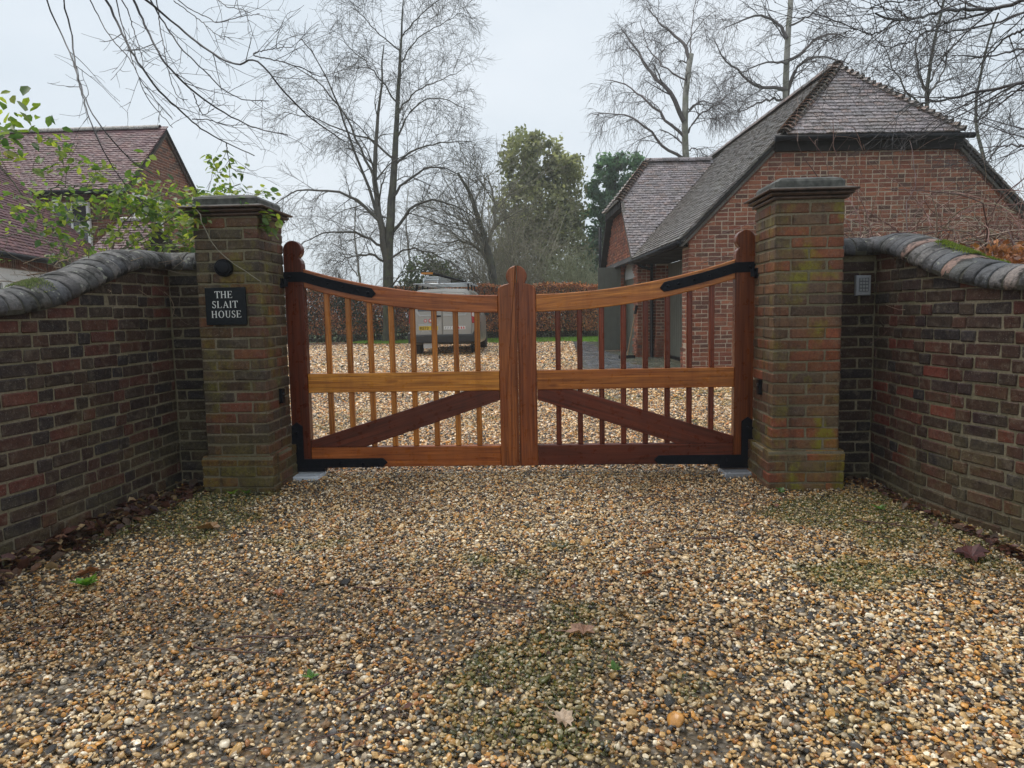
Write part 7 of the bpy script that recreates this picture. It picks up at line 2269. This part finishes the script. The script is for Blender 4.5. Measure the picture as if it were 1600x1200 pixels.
def vring(y, zb, zt, wb, wm, wt, rt=0.18, rb=0.08, zm=0.95):
    """closed half-symmetric section"""
    p = [(wb, zb), (wb + 0.03, zb + rb), (wm, zm), (wm - 0.01, zm + 0.12)]
    for i in range(6):
        a = pi / 2 * i / 5
        p.append((wt - rt + rt * cos(a), zt - rt + rt * sin(a)))
    p.append((0, zt + 0.025))
    full = [(x, z) for x, z in p] + [(-x, z) for x, z in p[:-1][::-1]]
    return [Vector((VX + x, VY + y, VG + z)) for x, z in full]
rings = [vring(-0.02, 0.40, 1.70, 0.80, 0.84, 0.70, 0.16), vring(0.03, 0.34, 1.775, 0.87, 0.915, 0.765, 0.17), vring(0.5, 0.28, 1.80, 0.88, 0.925, 0.785, 0.18), vring(2.3, 0.28, 1.80, 0.88, 0.925, 0.785, 0.18),
         vring(2.9, 0.28, 1.72, 0.88, 0.92, 0.74, 0.2), vring(3.35, 0.28, 1.30, 0.87, 0.90, 0.78, 0.2), vring(3.6, 0.28, 1.10, 0.86, 0.88, 0.78, 0.15, zm=0.8), vring(4.2, 0.30, 0.95, 0.80, 0.82, 0.70, 0.15, zm=0.7), vring(4.36, 0.36, 0.85, 0.70, 0.72, 0.62, 0.12, zm=0.62)]
m = MB(); K_ = len(rings[0]); v = [p for rg in rings for p in rg]; f = []
for j in range(len(rings) - 1):
    for i in range(K_):
        a, b = j * K_ + i, j * K_ + (i + 1) % K_; f.append((a, b, b + K_, a + K_))
f += [tuple(range(K_ - 1, -1, -1)), tuple(range((len(rings) - 1) * K_, len(rings) * K_))]
m.add(v, f); m.build('body', M_VAN, VAN, smooth=False)
def vprism(poly, y0, y1, name, mat, parent, bev=0.006):
    q = MB(); q.prism(poly, y0, y1, M=Matrix.Translation((VX, VY, VG)), bev=bev); return q.build(name, mat, parent)
for sg in (-1, 1):
    d = vprism([(sg * 0.008, 0.56), (sg * 0.775, 0.56), (sg * 0.80, 0.80), (sg * 0.785, 1.10), (sg * 0.70, 1.52), (sg * 0.60, 1.665), (sg * 0.008, 1.69)], -0.055, -0.015, 'rear_door', M_VAN, VAN, 0.012)
    vprism([(sg * 0.07, 1.20), (sg * 0.66, 1.20), (sg * 0.615, 1.50), (sg * 0.53, 1.59), (sg * 0.07, 1.60)], -0.062, -0.053, 'window', M_GLASS, d, 0.003)
    vprism([(sg * 0.03, 1.06), (sg * 0.62, 1.06), (sg * 0.70, 1.16), (sg * 0.71, 1.20), (sg * 0.66, 1.20), (sg * 0.60, 1.10), (sg * 0.03, 1.10)], -0.066, -0.054, 'pressing', M_VANL, d, 0.005)
    L_ = vprism([(sg * 0.805, 0.86), (sg * 0.91, 0.88), (sg * 0.885, 1.32), (sg * 0.79, 1.34), (sg * 0.775, 1.25), (sg * 0.79, 1.0)], -0.05, 0.05, 'tail_lamp', M_RED, VAN, 0.01)
    vprism([(sg * 0.80, 1.05), (sg * 0.87, 1.03), (sg * 0.865, 1.17), (sg * 0.80, 1.13)], -0.058, -0.049, 'lens', M_LCLEAR, L_, 0.003)
    q = MB(); q.box(VX + sg * 0.93 - 0.03 * (sg < 0), VX + sg * 0.93 + 0.03 + (0.09 if sg > 0 else -0.12) * 1.0, VY + 2.75, VY + 2.86, VG + 1.05, VG + 1.28); q.build('mirror', M_TRIM, VAN)
    for yy in (0.78, 3.55):
        q = MB(); Mw = Matrix.Translation((VX + sg * 0.80, VY + yy, VG + 0.315)) @ Matrix.Rotation(pi / 2, 4, 'Y') @ Matrix.Translation((0, 0, -0.10))
        q.lathe([(0.20, 0.0), (0.29, 0.0), (0.315, 0.03), (0.315, 0.17), (0.29, 0.20), (0.20, 0.20)], 20, Mw)
        wl = q.build('wheel', M_TYRE, VAN, smooth=False)
        q = MB(); q.lathe([(0.198, 0.03), (0.19, 0.04), (0.06, 0.05 if sg < 0 else 0.16), (0.05, 0.17)], 16, Mw); q.build('rim', M_STEEL, wl)
vprism([(-0.93, 0.34), (0.93, 0.34), (0.94, 0.62), (0.86, 0.66), (0.80, 0.565), (-0.80, 0.565), (-0.86, 0.66), (-0.94, 0.62)], -0.13, 0.12, 'bumper', M_TRIM, VAN, 0.03)
vprism([(-0.66, 0.66), (-0.10, 0.66), (-0.10, 0.86), (-0.66, 0.86)], -0.0565, -0.045, 'plate_recess', M_VANL, VAN, 0.003)
pl = vprism([(-0.64, 0.69), (-0.12, 0.69), (-0.12, 0.80), (-0.64, 0.80)], -0.064, -0.0572, 'number_plate', M_YEL, VAN, 0.002)
cu = bpy.data.curves.new('lettering', 'FONT'); cu.body = 'RE73'; cu.size = 0.115; cu.extrude = 0.001
to = bpy.data.objects.new('tmp_text', cu); COL.objects.link(to)
me = bpy.data.meshes.new_from_object(to); bpy.data.objects.remove(to)
me.materials.clear(); me.materials.append(M_BLACK)
o = bpy.data.objects.new('lettering', me); COL.objects.link(o)
o.matrix_basis = Matrix.Translation((VX - 0.615, VY - 0.066, VG + 0.705)) @ Matrix.Rotation(pi / 2, 4, 'X'); o.parent = pl; o.matrix_parent_inverse = world_of(pl).inverted()
vprism([(-0.16, 1.035), (-0.03, 1.045), (-0.03, 1.085), (-0.16, 1.09)], -0.085, -0.05, 'door_handle', M_BLACK, VAN, 0.006)
for (x, z, rad) in ((-0.46, 0.945, 0.045), (-0.32, 0.945, 0.055)):
    q = MB(); q.lathe([(rad, 0), (rad * 0.98, 0.003)], 16, Matrix.Translation((VX + x, VY - 0.0555, VG + z)) @ Matrix.Rotation(pi / 2, 4, 'X')); st = q.build('sticker', plain('red_sticker', (0.55, 0.04, 0.05), 0.4, 0, 0.05, 10, 0) if 'red_sticker' not in bpy.data.materials else bpy.data.materials['red_sticker'], VAN)
    q = MB(); q.lathe([(rad * 0.55, 0), (rad * 0.53, 0.001)], 12, Matrix.Translation((VX + x, VY - 0.0588, VG + z)) @ Matrix.Rotation(pi / 2, 4, 'X')); q.build('sticker_mark', M_LETTER, st)
vprism([(0.04, 0.70), (0.34, 0.70), (0.34, 0.79), (0.04, 0.79)], -0.058, -0.054, 'door_panel', M_LETTER, VAN, 0.0)
vprism([(0.40, 0.70), (0.62, 0.70), (0.62, 0.79), (0.40, 0.79)], -0.058, -0.054, 'door_panel', M_LETTER, VAN, 0.0)
for i in range(3):
    x = 0.425 + i * 0.066
    vprism([(x, 0.715), (x + 0.045, 0.715), (x + 0.03, 0.775), (x + 0.005, 0.775)], -0.0605, -0.0582, 'sticker_mark', bpy.data.materials['red_sticker'], VAN, 0.0)
for i in range(4):
    x = 0.065 + i * 0.066
    vprism([(x, 0.715), (x + 0.02, 0.715), (x + 0.04, 0.775), (x + 0.012, 0.775)], -0.0605, -0.0582, 'sticker_mark', M_GREY, VAN, 0.0)
q = MB(); q.box(VX - 0.55, VX - 0.28, VY + 0.05, VY + 0.25, VG + 0.20, VG + 0.34); q.build('exhaust_box', M_STEEL, VAN)
rk = None
for yy in (0.18, 1.1, 2.0):
    q = MB(); q.tube([(VX - 0.80, VY + yy, VG + 1.93), (VX + 0.80, VY + yy, VG + 1.93)], 0.024, 8); rk = q.build('roof_bar', M_STEEL, VAN, smooth=True)
    for sg in (-1, 1):
        q = MB(); q.box(VX + sg * 0.70 - 0.02, VX + sg * 0.70 + 0.02, VY + yy - 0.025, VY + yy + 0.025, VG + 1.72, VG + 1.93); q.build('rack_foot', M_BLACK, rk)
# ladder and pipe bundle carried on the rack
LD = thing('roof_ladder', 'aluminium ladder stack with an orange end, carried on the van roof rack', 'ladder', (VX - 0.1, VY + 1.0, VG + 1.96))
for lay in range(3):
    z = VG + 1.985 + lay * 0.075
    for x in (-0.48, -0.10):
        q = MB(); q.box(VX + x - 0.014, VX + x + 0.014, VY - 0.05 + lay * 0.15, VY + 2.6, z - 0.03, z + 0.03); q.build('rail', M_STEEL, LD)
    for k in range(8):
        q = MB(); q.tube([(VX - 0.466, VY + 0.12 + lay * 0.15 + k * 0.29, z), (VX - 0.114, VY + 0.12 + lay * 0.15 + k * 0.29, z)], 0.014, 6); q.build('rung', M_STEEL, LD)
q = MB(); q.box(VX - 0.52, VX - 0.22, VY - 0.10, VY + 0.02, VG + 2.185, VG + 2.235); q.build('end_cap', plain('orange_plastic', (0.55, 0.22, 0.03), 0.5, 0, 0.1, 10, 0), LD)
q = MB(); q.tube([(VX - 0.20, VY - 0.05, VG + 2.20), (VX + 0.55, VY + 0.9, VG + 2.00)], 0.035, 8); q.build('pole', M_BLACK, LD, smooth=True)

# ================================================================== damp air
hz = MB(); hz.box(-172, 172, -48, 272, -1.3, 17.5)
me = bpy.data.meshes.new('haze'); me.from_pydata(hz.v, [], hz.f)
hm = bpy.data.materials.new('damp_air'); hm.use_nodes = True
hm.node_tree.nodes.clear()
ho = hm.node_tree.nodes.new('ShaderNodeOutputMaterial'); hv = hm.node_tree.nodes.new('ShaderNodeVolumePrincipled')
hv.inputs['Color'].default_value = (0.93, 0.96, 0.98, 1); hv.inputs['Density'].default_value = 0.0016; hv.inputs['Anisotropy'].default_value = 0.2
hm.node_tree.links.new(hv.outputs[0], ho.inputs['Volume'])
me.materials.append(hm)
o = bpy.data.objects.new('haze', me); COL.objects.link(o); tag(o, kind='stuff')
